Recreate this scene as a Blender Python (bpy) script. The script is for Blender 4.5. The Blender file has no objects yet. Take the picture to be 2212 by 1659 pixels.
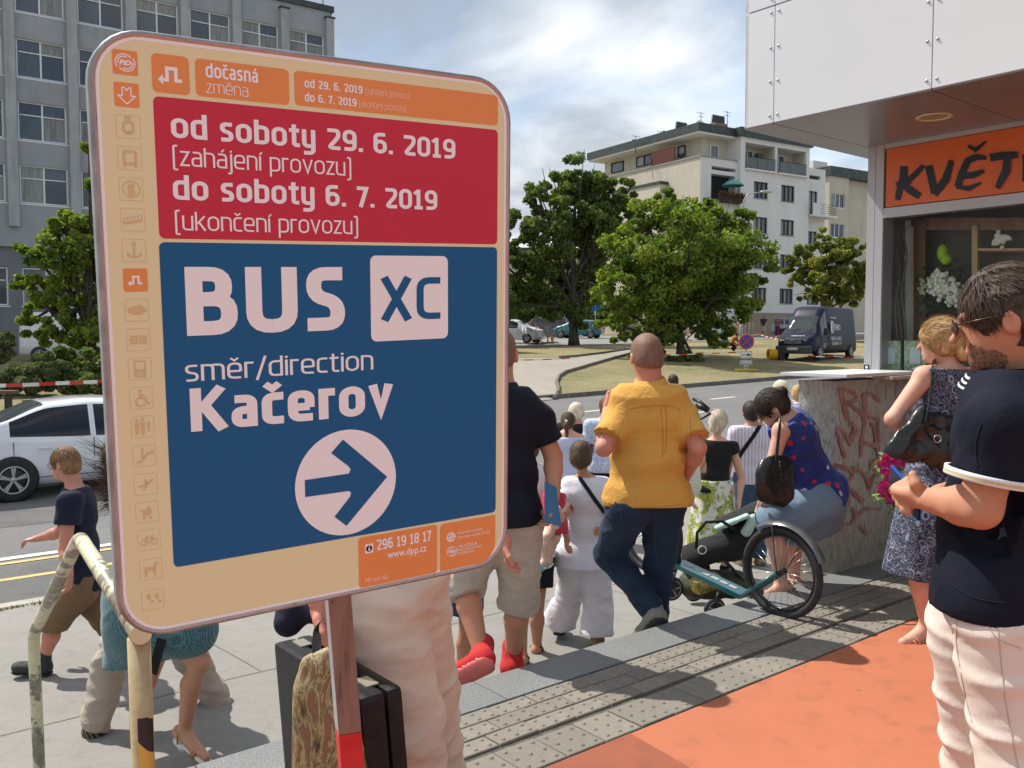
import bpy, bmesh, math, random
import numpy as np
from mathutils import Vector, Matrix
random.seed(7); RNG=np.random.default_rng(7)
C=bpy.context.scene
COL=C.collection
R=math.radians
# ---------------------------------------------------------------- camera, sky, sun, exposure
F=1940.0; PIT=R(3.1); CH=1.55
cam=bpy.data.cameras.new('camera'); camo=bpy.data.objects.new('camera',cam); COL.objects.link(camo)
cam.sensor_width=36; cam.lens=F/2212*36; cam.clip_start=.05; cam.clip_end=2000
camo.location=(0,0,CH); camo.rotation_euler=(R(90)-PIT,0,0); C.camera=camo
SUN_EL=R(54); SUN_AZ=math.atan2(-.824,.567)
w=bpy.data.worlds.new('World'); C.world=w; w.use_nodes=True
N=w.node_tree.nodes; L=w.node_tree.links; N.clear()
def nn(t,**k):
    n=N.new(t)
    for a,b in k.items(): setattr(n,a,b)
    return n
out=nn('ShaderNodeOutputWorld'); bg=nn('ShaderNodeBackground'); bg.inputs[1].default_value=.125
sky=nn('ShaderNodeTexSky',sky_type='NISHITA',sun_disc=False,sun_elevation=SUN_EL,sun_rotation=SUN_AZ,altitude=200,air_density=1.0,dust_density=1.2,ozone_density=2.0)
tc=nn('ShaderNodeTexCoord'); sep=nn('ShaderNodeSeparateXYZ'); L.new(tc.outputs['Generated'],sep.inputs[0])
ad=nn('ShaderNodeMath',operation='MAXIMUM'); L.new(sep.outputs[2],ad.inputs[0]); ad.inputs[1].default_value=0
ad2=nn('ShaderNodeMath',operation='ADD'); L.new(ad.outputs[0],ad2.inputs[0]); ad2.inputs[1].default_value=.22
dv=nn('ShaderNodeVectorMath',operation='SCALE')
iv=nn('ShaderNodeMath',operation='DIVIDE'); iv.inputs[0].default_value=1; L.new(ad2.outputs[0],iv.inputs[1])
L.new(tc.outputs['Generated'],dv.inputs[0]); L.new(iv.outputs[0],dv.inputs['Scale'])
def noise(src,scale,det,rough,dist,off):
    m=nn('ShaderNodeMapping'); m.inputs['Location'].default_value=off; L.new(src,m.inputs[0])
    n=nn('ShaderNodeTexNoise'); n.inputs['Scale'].default_value=scale; n.inputs['Detail'].default_value=det
    n.inputs['Roughness'].default_value=rough; n.inputs['Distortion'].default_value=dist; L.new(m.outputs[0],n.inputs['Vector']); return n
def ramp(src,stops):
    r=nn('ShaderNodeValToRGB'); e=r.color_ramp.elements
    while len(e)<len(stops): e.new(.5)
    for i,(p,c) in enumerate(stops): e[i].position=p; e[i].color=(c,c,c,1) if not isinstance(c,tuple) else (*c,1)
    L.new(src,r.inputs[0]); return r
n1=noise(dv.outputs[0],1.2,5,.45,.25,(3.1,1.4,0)); n2=noise(dv.outputs[0],1.9,5,.5,.3,(2.2,5.1,1))
cover=ramp(n1.outputs[0],[(.36,0.30),(.46,.85),(.56,1.0)])
shade=ramp(n2.outputs[0],[(.38,(2.3,2.65,3.05)),(.50,(3.7,4.0,4.35)),(.62,(5.9,6.05,6.2))])
mx=nn('ShaderNodeMixRGB'); L.new(cover.outputs[0],mx.inputs[0]); L.new(sky.outputs[0],mx.inputs[1]); L.new(shade.outputs[0],mx.inputs[2])
L.new(mx.outputs[0],bg.inputs[0]); L.new(bg.outputs[0],out.inputs[0])
sd=bpy.data.lights.new('sun','SUN'); sd.energy=3.9; sd.angle=R(.55); sd.color=(1,.95,.87)
so=bpy.data.objects.new('sun',sd); COL.objects.link(so)
SDIR=Vector((-.824*math.cos(SUN_EL),.567*math.cos(SUN_EL),math.sin(SUN_EL)))
so.rotation_euler=SDIR.to_track_quat('Z','Y').to_euler(); so.location=(0,0,30)
C.view_settings.view_transform='Standard'; C.view_settings.look='None'; C.view_settings.exposure=.56; C.view_settings.gamma=1
C.view_settings.use_curve_mapping=False
C.render.engine='CYCLES'; C.cycles.max_bounces=6; C.cycles.transparent_max_bounces=8
# ---------------------------------------------------------------- places
TH=R(39); US=np.array([math.cos(TH),math.sin(TH)]); VS=np.array([-math.sin(TH),math.cos(TH)])
def st(s,t,z=0.): return Vector((US[0]*s+VS[0]*t,US[1]*s+VS[1]*t,z))
def ray(px,py):
    c,s=math.cos(PIT),math.sin(PIT); rx=(px-1106)/F; ry=(py-829.5)/F
    return Vector((rx,c-ry*s,-s-ry*c))
def at(px,py,Y):
    d=ray(px,py); return Vector((0,0,CH))+d*(Y/d.y)
def onz(px,py,z):
    d=ray(px,py); return Vector((0,0,CH))+d*((z-CH)/d.z)
ZL=-.88
def sstep(a,b,x):
    k=np.clip((x-a)/(b-a),0,1); return k*k*(3-2*k)
def gz(x,y,lawn=None):           # the height of the street, and of the lawn bank beyond the far kerb
    t=-.629*x+.777*y
    z=ZL-.10+.03*np.maximum(y-14,0)-.012*np.maximum(y-80,0)
    lw=sstep(21.95,22.0,t)*.12+sstep(22,34,t)*.42
    return z+lw
def ong(px,py):
    d=ray(px,py); k=5.0
    for i in range(4000):
        p=Vector((0,0,CH))+d*k
        if p.z<gz(p.x,p.y): break
        k+=.05
    return p
# ---------------------------------------------------------------- materials
def S(r,g,b):
    f=lambda c:((c/255+.055)/1.055)**2.4 if c>10 else c/255/12.92
    return (f(r),f(g),f(b))
MATS={}
def mat(name,c1,c2=None,sc=6,rough=.6,bump=0,bsc=None,metal=0,spec=.5,detail=4,coat=0,trans=0,emis=0,lo=.35,hi=.65,stretch=None,alpha=1,ior=1.45,sheen=0,tl=0,bd=.01,dist=0):
    if name in MATS: return MATS[name]
    m=bpy.data.materials.new(name); m.use_nodes=True; MATS[name]=m
    n=m.node_tree.nodes; l=m.node_tree.links; b=n['Principled BSDF']
    b.inputs['Base Color'].default_value=(*c1,1); b.inputs['Roughness'].default_value=rough; b.inputs['Metallic'].default_value=metal
    b.inputs['Specular IOR Level'].default_value=spec; b.inputs['Coat Weight'].default_value=coat; b.inputs['Transmission Weight'].default_value=trans
    b.inputs['IOR'].default_value=ior; b.inputs['Alpha'].default_value=alpha; b.inputs['Sheen Weight'].default_value=sheen
    if emis: b.inputs['Emission Color'].default_value=(*c1,1); b.inputs['Emission Strength'].default_value=emis
    if c2 or bump:
        t=n.new('ShaderNodeTexCoord'); mp=n.new('ShaderNodeMapping'); l.new(t.outputs['Object'],mp.inputs[0])
        if stretch: mp.inputs['Scale'].default_value=stretch
        if c2:
            x=n.new('ShaderNodeTexNoise'); x.inputs['Scale'].default_value=sc; x.inputs['Detail'].default_value=detail; x.inputs['Distortion'].default_value=dist; l.new(mp.outputs[0],x.inputs['Vector'])
            r=n.new('ShaderNodeValToRGB'); r.color_ramp.elements[0].position=lo; r.color_ramp.elements[1].position=hi
            r.color_ramp.elements[0].color=(*c1,1); r.color_ramp.elements[1].color=(*c2,1)
            l.new(x.outputs[0],r.inputs[0]); l.new(r.outputs[0],b.inputs['Base Color'])
        if bump:
            y=n.new('ShaderNodeTexNoise'); y.inputs['Scale'].default_value=bsc or sc*4; y.inputs['Detail'].default_value=5; l.new(mp.outputs[0],y.inputs['Vector'])
            u=n.new('ShaderNodeBump'); u.inputs['Strength'].default_value=bump; u.inputs['Distance'].default_value=bd; l.new(y.outputs[0],u.inputs['Height']); l.new(u.outputs[0],b.inputs['Normal'])
    if tl:
        o=n['Material Output']; tr=n.new('ShaderNodeBsdfTranslucent'); ms=n.new('ShaderNodeMixShader'); ms.inputs[0].default_value=tl
        src=b.inputs['Base Color'].links[0].from_socket if b.inputs['Base Color'].links else None
        if src: 
            g=n.new('ShaderNodeMixRGB'); g.blend_type='MULTIPLY'; g.inputs[0].default_value=1; g.inputs[2].default_value=(1.3,1.5,.5,1); l.new(src,g.inputs[1]); l.new(g.outputs[0],tr.inputs[0])
        else: tr.inputs[0].default_value=(*c1,1)
        l.new(b.outputs[0],ms.inputs[1]); l.new(tr.outputs[0],ms.inputs[2]); l.new(ms.outputs[0],o.inputs[0])
    return m
class NT:                                    # small helper for custom node materials
    def __init__(s,name,rough=.6,**k):
        s.m=bpy.data.materials.new(name); s.m.use_nodes=True; MATS[name]=s.m; s.n=s.m.node_tree.nodes; s.l=s.m.node_tree.links; s.b=s.n['Principled BSDF']
        s.b.inputs['Roughness'].default_value=rough
        for a,v in k.items(): s.b.inputs[a.replace('_',' ')].default_value=v
        s.tc=s.n.new('ShaderNodeTexCoord')
    def vec(s,scale=(1,1,1),rot=(0,0,0),loc=(0,0,0),src=None):
        m=s.n.new('ShaderNodeMapping'); m.inputs['Scale'].default_value=scale; m.inputs['Rotation'].default_value=rot; m.inputs['Location'].default_value=loc
        s.l.new(src or s.tc.outputs['Object'],m.inputs[0]); return m.outputs[0]
    def noise(s,v,sc,det=4,rough=.5,dist=0):
        x=s.n.new('ShaderNodeTexNoise'); x.inputs['Scale'].default_value=sc; x.inputs['Detail'].default_value=det; x.inputs['Roughness'].default_value=rough; x.inputs['Distortion'].default_value=dist; s.l.new(v,x.inputs['Vector']); return x.outputs[0]
    def vor(s,v,sc,feat='F1',out='Distance',rnd=1):
        x=s.n.new('ShaderNodeTexVoronoi'); x.feature=feat; x.inputs['Scale'].default_value=sc; x.inputs['Randomness'].default_value=rnd; s.l.new(v,x.inputs['Vector']); return x.outputs[out]
    def wave(s,v,sc,dist=0,typ='BANDS',d='X',det=2,dsc=1):
        x=s.n.new('ShaderNodeTexWave'); x.wave_type=typ; x.bands_direction=d; x.inputs['Scale'].default_value=sc; x.inputs['Distortion'].default_value=dist; x.inputs['Detail'].default_value=det; x.inputs['Detail Scale'].default_value=dsc; s.l.new(v,x.inputs['Vector']); return x.outputs[1]
    def ramp(s,src,stops,interp='LINEAR'):
        r=s.n.new('ShaderNodeValToRGB'); r.color_ramp.interpolation=interp; e=r.color_ramp.elements
        while len(e)<len(stops): e.new(.5)
        for i,(p,c) in enumerate(stops): e[i].position=p; e[i].color=(*c,1) if isinstance(c,tuple) else (c,c,c,1)
        s.l.new(src,r.inputs[0]); return r.outputs[0]
    def mix(s,f,a,b,mode='MIX'):
        x=s.n.new('ShaderNodeMixRGB'); x.blend_type=mode
        for i,v in enumerate((f,a,b)):
            if isinstance(v,(int,float)): x.inputs[i].default_value=v if i==0 else (v,v,v,1)
            elif isinstance(v,tuple): x.inputs[i].default_value=(*v,1)
            else: s.l.new(v,x.inputs[i])
        return x.outputs[0]
    def math(s,op,a,b=0):
        x=s.n.new('ShaderNodeMath'); x.operation=op
        for i,v in enumerate((a,b)):
            if isinstance(v,(int,float)): x.inputs[i].default_value=v
            else: s.l.new(v,x.inputs[i])
        return x.outputs[0]
    def sep(s,v):
        x=s.n.new('ShaderNodeSeparateXYZ'); s.l.new(v,x.inputs[0]); return x.outputs
    def col(s,c): s.l.new(c,s.b.inputs['Base Color']); return s
    def bump(s,h,st_=.3,d=.01):
        u=s.n.new('ShaderNodeBump'); u.inputs['Strength'].default_value=st_; u.inputs['Distance'].default_value=d; s.l.new(h,u.inputs['Height']); s.l.new(u.outputs[0],s.b.inputs['Normal']); return s
# ---------------------------------------------------------------- objects
def tag(o,label=None,cat=None,group=None,kind=None):
    if label: o['label']=label
    if cat: o['category']=cat
    if group: o['group']=group
    if kind: o['kind']=kind
    return o
def thing(name,label,cat,loc=(0,0,0),group=None,rz=0,kind=None):
    o=bpy.data.objects.new(name,None); COL.objects.link(o); o.location=loc; o.rotation_euler=(0,0,rz); o.empty_display_size=.1
    return tag(o,label,cat,group,kind)
def wloc(o):
    v=Vector((0,0,0))
    while o: v+=o.location; o=o.parent
    return v
def link(name,me,parent=None,loc=None):
    o=bpy.data.objects.new(name,me); COL.objects.link(o)
    if parent: o.parent=parent
    if loc is not None: o.location=loc
    return o
def setm(me,mats,idx=None,smooth=False):
    for m in (mats if isinstance(mats,(list,tuple)) else [mats]): me.materials.append(m)
    if idx is not None: me.polygons.foreach_set('material_index',np.asarray(idx,dtype=np.int32))
    if smooth: me.polygons.foreach_set('use_smooth',np.ones(len(me.polygons),dtype=bool))
    me.update()
def npmesh(name,v,f,mats,smooth=True,idx=None):
    """numpy verts (n,3), faces (m,k)"""
    me=bpy.data.meshes.new(name); v=np.asarray(v,dtype=np.float32); f=np.asarray(f,dtype=np.int32); k=f.shape[1]
    me.vertices.add(len(v)); me.vertices.foreach_set('co',v.ravel()); me.loops.add(f.size); me.loops.foreach_set('vertex_index',f.ravel())
    me.polygons.add(len(f)); me.polygons.foreach_set('loop_start',np.arange(0,f.size,k,dtype=np.int32)); me.polygons.foreach_set('loop_total',np.full(len(f),k,dtype=np.int32))
    me.update(calc_edges=True); setm(me,mats,idx,smooth); return me
class MB:
    def __init__(s): s.v=[]; s.f=[]; s.i=[]; s.sm=[]
    def add(s,vs,fs,i=0,sm=False):
        o=len(s.v); s.v+= [tuple(x) for x in vs]; s.f+=[tuple(o+k for k in f) for f in fs]; s.i+=[i]*len(fs); s.sm+=[sm]*len(fs); return s
    def box(s,x0,x1,y0,y1,z0,z1,i=0,M=None):
        vs=[Vector((x,y,z)) for z in (z0,z1) for y in (y0,y1) for x in (x0,x1)]
        if M is not None: vs=[M@v for v in vs]
        return s.add(vs,[(0,2,3,1),(4,5,7,6),(0,1,5,4),(2,6,7,3),(0,4,6,2),(1,3,7,5)],i)
    def quad(s,a,b,c,d,i=0): return s.add([a,b,c,d],[(0,1,2,3)],i)
    def bar(s,a,b,w,h=None,i=0,up=(0,0,1)):
        a,b=Vector(a),Vector(b); d=(b-a).normalized(); h=h or w; r=d.cross(Vector(up))
        if r.length<1e-4: r=d.cross(Vector((1,0,0)))
        r.normalize(); u=r.cross(d)
        vs=[p+r*x*w/2+u*y*h/2 for p in (a,b) for x,y in ((-1,-1),(1,-1),(1,1),(-1,1))]
        return s.add(vs,[(3,2,1,0),(4,5,6,7),(0,1,5,4),(1,2,6,5),(2,3,7,6),(3,0,4,7)],i)
    def tube(s,path,r,n=8,i=0,cap=True,closed=False):
        P=[Vector(p) for p in path]; m=len(P); rr=r if isinstance(r,(list,tuple)) else [r]*m; vs=[]; pr=None
        for k,p in enumerate(P):
            a=P[k-1] if (k or closed) else P[0]; b=P[(k+1)%m] if (k<m-1 or closed) else P[-1]; d=(b-a).normalized()
            if pr is None:
                x=d.orthogonal().normalized()
            else:
                x=pr-d*pr.dot(d); x=x.normalized() if x.length>1e-6 else d.orthogonal().normalized()
            pr=x; y=d.cross(x)
            vs+=[p+(x*math.cos(2*math.pi*j/n)+y*math.sin(2*math.pi*j/n))*rr[k] for j in range(n)]
        fs=[]
        for k in range(m if closed else m-1):
            a=k*n; b=((k+1)%m)*n
            fs+=[(a+j,a+(j+1)%n,b+(j+1)%n,b+j) for j in range(n)]
        s.add(vs,fs,i,True)
        if cap and not closed:
            o=len(s.v)-len(vs); s.f+=[tuple(o+j for j in reversed(range(n))),tuple(o+(m-1)*n+j for j in range(n))]; s.i+=[i,i]; s.sm+=[False,False]
        return s
    def lathe(s,prof,c=(0,0,0),ax=(0,0,1),n=16,i=0,sm=True,a0=0,a1=2*math.pi):
        ax=Vector(ax).normalized(); x=ax.orthogonal().normalized(); y=ax.cross(x); c=Vector(c); vs=[]; full=abs(a1-a0-2*math.pi)<1e-6; cnt=n if full else n+1
        for r,h in prof: vs+=[c+ax*h+(x*math.cos(a0+(a1-a0)*j/n)+y*math.sin(a0+(a1-a0)*j/n))*r for j in range(cnt)]
        fs=[(k*cnt+j,k*cnt+(j+1)%cnt,(k+1)*cnt+(j+1)%cnt,(k+1)*cnt+j) for k in range(len(prof)-1) for j in range(n if full else n)]
        return s.add(vs,fs,i,sm)
    def disc(s,c,ax,r,n=24,i=0):
        ax=Vector(ax).normalized(); x=ax.orthogonal().normalized(); y=ax.cross(x); c=Vector(c)
        return s.add([c+(x*math.cos(2*math.pi*j/n)+y*math.sin(2*math.pi*j/n))*r for j in range(n)],[tuple(range(n))],i)
    def prism(s,pts,M,h,i=0):           # polygon in local xy, extruded along local z by h
        n=len(pts); vs=[M@Vector((x,y,z)) for z in (0,h) for x,y in pts]
        return s.add(vs,[tuple(reversed(range(n))),tuple(range(n,2*n))]+[(k,(k+1)%n,n+(k+1)%n,n+k) for k in range(n)],i)
    def ball(s,c,r,n=10,m=6,i=0,sc=(1,1,1)):
        c=Vector(c); vs=[c+Vector((0,0,-r*sc[2]))]
        for k in range(1,m):
            a=-math.pi/2+math.pi*k/m; vs+=[c+Vector((math.cos(a)*math.cos(2*math.pi*j/n)*r*sc[0],math.cos(a)*math.sin(2*math.pi*j/n)*r*sc[1],math.sin(a)*r*sc[2])) for j in range(n)]
        vs.append(c+Vector((0,0,r*sc[2]))); t=len(vs)-1
        fs=[(0,1+(j+1)%n,1+j) for j in range(n)]+[(1+(k-1)*n+j,1+(k-1)*n+(j+1)%n,1+k*n+(j+1)%n,1+k*n+j) for k in range(1,m-1) for j in range(n)]+[(t,1+(m-2)*n+j,1+(m-2)*n+(j+1)%n) for j in range(n)]
        return s.add(vs,fs,i,True)
    def mesh(s,name,mats,off=Vector((0,0,0)),bevel=0,rec=True):
        me=bpy.data.meshes.new(name); me.from_pydata([tuple(Vector(v)-off) for v in s.v],[],s.f)
        for m in (mats if isinstance(mats,(list,tuple)) else [mats]): me.materials.append(m)
        me.polygons.foreach_set('material_index',np.array(s.i,dtype=np.int32)); me.polygons.foreach_set('use_smooth',np.array(s.sm,dtype=bool))
        if bevel or rec:
            bm=bmesh.new(); bm.from_mesh(me)
            if rec: bmesh.ops.recalc_face_normals(bm,faces=bm.faces)
            if bevel: bmesh.ops.bevel(bm,geom=[e for e in bm.edges if len(e.link_faces)==2 and e.calc_face_angle(0)>.6],offset=bevel,segments=2,affect='EDGES',profile=.7)
            bm.to_mesh(me); bm.free()
        me.update(); return me
    def build(s,name,mats,parent=None,local=False,bevel=0,rec=True,origin=None):
        """vertices are world coordinates unless local; a top-level mesh gets its origin at its base"""
        if parent is None and origin is None:
            a=np.array([tuple(v) for v in s.v]); origin=Vector(((a[:,0].min()+a[:,0].max())/2,(a[:,1].min()+a[:,1].max())/2,a[:,2].min()))
        off=Vector((0,0,0)) if local else (wloc(parent) if parent else Vector(origin))
        o=link(name,s.mesh(name,mats,off,bevel,rec),parent)
        if parent is None: o.location=origin
        return o
FONT=None
def text_mesh(s,x0,x1,yb,cap,bold=0,ref=None,sp=1.0,shear=0):
    """flat lettering: baseline yb, left x0, fitted to right x1; cap = height of ref characters above the baseline"""
    def mk(t):
        cu=bpy.data.curves.new('t','FONT'); cu.body=t; cu.size=1
        if FONT: cu.font=FONT
        cu.offset=bold; cu.resolution_u=3; cu.space_character=sp; cu.shear=shear
        o=bpy.data.objects.new('t',cu); COL.objects.link(o); dg=bpy.context.evaluated_depsgraph_get(); me=bpy.data.meshes.new_from_object(o.evaluated_get(dg))
        v=np.empty(len(me.vertices)*3); me.vertices.foreach_get('co',v); v=v.reshape(-1,3); fs=[tuple(p.vertices) for p in me.polygons]
        bpy.data.objects.remove(o); bpy.data.curves.remove(cu); bpy.data.meshes.remove(me); return v,fs
    v,f=mk(s); r,_=mk(ref or 'x')
    v=v.copy(); k=cap/r[:,1].max(); v[:,1]=v[:,1]*k+yb
    lo,hi=v[:,0].min(),v[:,0].max(); v[:,0]=x0+(v[:,0]-lo)*((x1-x0)/(hi-lo)) if x1 is not None else x0+(v[:,0]-lo)*k
    return v[:,:2],f
def copyobj(o,parent=None,loc=None):
    c=o.copy(); COL.objects.link(c)
    if parent is not None: c.parent=parent
    if loc is not None: c.location=loc
    return c
def copytree(o,loc=None,parent=None):
    c=copyobj(o,parent,loc)
    for ch in list(o.children): copytree(ch,None,c)
    return c
# ---------------------------------------------------------------- 2D print helpers
def ribbon(pts,w,closed=False):
    P=[Vector(p) for p in pts]; n=len(P); ww=w if isinstance(w,(list,tuple)) else [w]*n; Lf=[];Rt=[]
    for k,p in enumerate(P):
        a=P[k-1] if (k or closed) else None; b=P[(k+1)%n] if (k<n-1 or closed) else None
        d1=(p-a).normalized() if a is not None else (b-p).normalized(); d2=(b-p).normalized() if b is not None else d1
        m=(d1+d2); m=m.normalized() if m.length>1e-6 else d1; nrm=Vector((-m.y,m.x)); c=max(.35,Vector((-d1.y,d1.x)).dot(nrm))
        Lf.append(p+nrm*ww[k]/2/c); Rt.append(p-nrm*ww[k]/2/c)
    v=Lf+Rt; f=[(n+k,n+(k+1)%n,(k+1)%n,k) for k in range(n if closed else n-1)]
    return v,f
def rrect(x0,x1,y0,y1,r,n=5):
    o=[]
    for cx,cy,a in ((x1-r,y1-r,0),(x0+r,y1-r,90),(x0+r,y0+r,180),(x1-r,y0+r,270)):
        o+=[(cx+r*math.cos(R(a+90*k/n)),cy+r*math.sin(R(a+90*k/n))) for k in range(n+1)]
    return o
def circ(cx,cy,r,n=28,a0=0,a1=360,full=True):
    return [(cx+r*math.cos(R(a0+(a1-a0)*k/n)),cy+r*math.sin(R(a0+(a1-a0)*k/n))) for k in range(n if full else n+1)]
class Flat:                      # flat print on a plane: M maps (x,y,height) to the world
    def __init__(s,M): s.M=M; s.mb=MB(); s.k=0
    def poly(s,pts,z,i=0): s.k+=1; s.mb.add([s.M(p[0],p[1],z) for p in pts],[tuple(range(len(pts)))],i); return s
    def vf(s,v,f,z,i=0): s.mb.add([s.M(p[0],p[1],z) for p in v],f,i); return s
    def rib(s,pts,w,z,i=0,closed=False): return s.vf(*ribbon(pts,w,closed),z,i)
    def text(s,*a,z=.8,i=0,**k): return s.vf(*text_mesh(*a,**k),z,i)
    def build(s,name,mats,parent,**k): return s.mb.build(name,mats,parent,rec=False,**k)
# ---------------------------------------------------------------- the ground
def grid(name,xs,ys,fn,m,kind='structure',off=0):
    X,Y=np.meshgrid(xs,ys); X=X.ravel(); Y=Y.ravel(); wx=US[0]*X+VS[0]*Y; wy=US[1]*X+VS[1]*Y; v=np.stack([wx,wy,fn(wx,wy)+off],1)
    n=len(xs); q=np.arange((n-1)*(len(ys)-1)); q=q+q//(n-1); f=np.stack([q,q+1,q+n+1,q+n],1)
    return tag(link(name,npmesh(name,v,f,m)),kind=kind)
def drape(name,poly,m,dz=.006,step=.8,kind='structure',parent=None):
    bm=bmesh.new(); vs=[bm.verts.new((p[0],p[1],0)) for p in poly]; bm.faces.new(vs)
    P=np.array([(p[0],p[1]) for p in poly])
    for d in (US,VS):
        q=P@d
        for k in np.arange(math.floor(q.min()/step)*step,q.max(),step):
            bmesh.ops.bisect_plane(bm,geom=bm.verts[:]+bm.edges[:]+bm.faces[:],plane_co=(d[0]*k,d[1]*k,0),plane_no=(d[0],d[1],0))
    bmesh.ops.triangulate(bm,faces=bm.faces)
    for v in bm.verts: v.co.z=float(gz(v.co.x,v.co.y))+dz
    bmesh.ops.recalc_face_normals(bm,faces=bm.faces)
    me=bpy.data.meshes.new(name); bm.to_mesh(me); bm.free()
    if me.polygons and me.polygons[0].normal.z<0: me.flip_normals()
    setm(me,m,smooth=True); o=link(name,me,parent); 
    if kind and not parent: o['kind']=kind
    return o
def asphalt(name,c1,c2,patch,bs=.5):
    t=NT(name,.85); v=t.vec(); a=t.noise(v,.7,5,.6,.4); b=t.noise(v,90,3,.6); c=t.noise(v,9,5,.7); vo=t.vor(v,170,out='Distance')
    base=t.ramp(a,[(.35,c1),(.65,c2)]); base=t.mix(t.ramp(b,[(.4,0.),(.62,.35)]),base,patch); base=t.mix(t.ramp(c,[(.52,0.),(.72,.5)]),base,tuple(x*.72 for x in c1)); sp=t.vor(v,1.7); sn=t.noise(v,5,4,.6); base=t.mix(t.ramp(t.math('ADD',sp,t.math('MULTIPLY',sn,.10)),[(.07,.6),(.085,0.)]),base,tuple(x*.55 for x in c1)); wv=t.noise(t.vec((.35,1.6,1),(0,0,-TH)),1.3,5,.6,.6); base=t.mix(t.ramp(wv,[(.50,0.),(.64,.35)]),base,tuple(x*1.18 for x in c2)); base=t.mix(t.ramp(wv,[(.30,.35),(.42,.0)]),base,tuple(x*.70 for x in c1))
    t.col(base); t.bump(t.math('ADD',b,vo),bs,.006); return t.m
A_walk=asphalt('asphalt_walk',(.215,.203,.185),(.255,.243,.223),(.31,.295,.27),.35)
A_road=asphalt('asphalt_road',(.125,.125,.127),(.16,.158,.155),(.20,.195,.19))
A_patch=asphalt('asphalt_patch',(.085,.085,.085),(.13,.127,.122),(.2,.195,.185),.8)
A_far=asphalt('asphalt_far',(.19,.185,.175),(.24,.23,.22),(.27,.26,.25))
t=NT('dry_grass',.95); v=t.vec(); a=t.noise(v,.22,5,.6,.3); b=t.noise(t.vec((1,1,1)),14,5,.7); c=t.noise(v,1.6,5,.65)
g1=t.ramp(a,[(.38,(.33,.27,.13)),(.52,(.25,.215,.095)),(.64,(.13,.15,.05))]); g2=t.mix(t.ramp(c,[(.35,0.),(.65,.55)]),g1,(.38,.32,.19)); g3=t.mix(t.ramp(b,[(.40,.0),(.68,.75)]),g2,(.11,.105,.04)); t.col(g3); t.bump(b,.9,.08); GRASS=t.m
GRAN=mat('granite',(.245,.255,.25),(.335,.345,.335),sc=55,rough=.7,bump=.15,bsc=160,detail=6)
t=NT('granite_slab',.65); v=t.vec(); a=t.noise(v,2.2,4,.6,.5); b=t.noise(v,120,4,.75); base=t.ramp(b,[(.34,(.09,.097,.097)),(.5,(.17,.178,.176)),(.66,(.31,.315,.305))]); base=t.mix(t.ramp(a,[(.35,.0),(.7,.45)]),base,(.125,.132,.132)); t.col(base); t.bump(b,.2,.003); GRAN2=t.m
CONC=mat('kerb_concrete',(.17,.165,.15),(.26,.25,.225),sc=7,rough=.85,bump=.4,bsc=60)
KDARK=mat('kerb_grey',(.11,.105,.095),(.17,.16,.145),sc=6,rough=.85,bump=.4,bsc=50)
PAINTW=mat('road_paint_white',(.42,.42,.40),(.62,.61,.58),sc=25,rough=.7,bump=.3,bsc=90,lo=.3,hi=.5)
PAINTY=mat('road_paint_yellow',(.30,.27,.20),(.60,.43,.16),sc=18,rough=.7,bump=.3,bsc=90,lo=.3,hi=.45)
grid('pavement',np.linspace(-24,34,30),[3.0,4.5,6,7.5,8.99],lambda x,y:0*x+ZL,A_walk)
rd=np.linspace(-60,120,91)
grid('road',rd,np.linspace(9.15,21.86,18),gz,A_road)
grid('lawn',np.concatenate([np.linspace(-120,-20,21),np.linspace(-19,80,100),np.linspace(84,200,20)]),np.concatenate([np.linspace(21.98,60,64),np.linspace(64,140,16)]),gz,GRASS)
grid('ground',np.linspace(-900,1100,41),np.concatenate([np.linspace(-200,-10,6),[8,20,60,110,160,240,400,700,1200]]),lambda x,y:np.where(y<40,-2.6,np.minimum(gz(x,y)-.5,2.0)),mat('far_ground',(.12,.12,.07),(.18,.16,.1),sc=.05))
def strip(s0,s1,t0,t1): return [st(s0,t0),st(s1,t0),st(s1,t1),st(s0,t1)]
drape('road_patch',strip(-12,7.0,9.16,11.05),A_patch,.004,1.0)
drape('road_patch',strip(-12,8,13.3,14.6),A_patch,.004,1.0)
def mark(name,s0,s1,t,w,m,dz=.008): return drape(name,strip(s0,s1,t-w/2,t+w/2),m,dz,1.2)
mark('white_line',-12,7,11.40,.15,PAINTW); mark('yellow_line',-12,7,11.16,.10,PAINTY); mark('yellow_line',-12,7,10.42,.10,PAINTY)
for k in range(-4,12):
    mark('lane_dash',14+k*3.1,15.3+k*3.1,18.55,.16,PAINTW)
for k in range(-3,6): mark('lane_dash',12.5+k*3.4,13.7+k*3.4,16.4,.14,PAINTW)
mark('give_way_line',27,29,17.0,.5,PAINTW)
# kerbs
def kerb(name,s0,s1,t0,t1,ztop,zbot,m,L_=1.0,follow=False):
    K=tag(thing(name,None,None,(0,0,0)),kind='structure'); proto=None; s=s0; j=0
    while s<s1:
        a=st(s,0); c=st(s+L_/2,(t0+t1)/2); dz=float(gz(c.x,c.y-.0)) if follow else 0
        if proto is None:
            M=Matrix.Rotation(TH,4,'Z'); mb=MB(); mb.box(.004,L_-.004,0,t1-t0,zbot,ztop,M=M)
            proto=mb.build('kerb_stone',m,K,local=True,bevel=.012); o=proto
        else: o=copyobj(proto,K)
        p=st(s,t0); o.location=(p.x,p.y,dz+random.uniform(-.004,.004)); s+=L_; j+=1
    return K
kerb('pavement_kerb',-20,18,9.0,9.16,ZL+.006,ZL-.3,mat('kerb_pale',(.33,.31,.26),(.42,.40,.34),sc=7,rough=.85,bump=.3,bsc=60))
kerb('far_kerb',-14,60,21.84,22.0,.045+.10,-.3,KDARK,follow=False) if False else None
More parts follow.
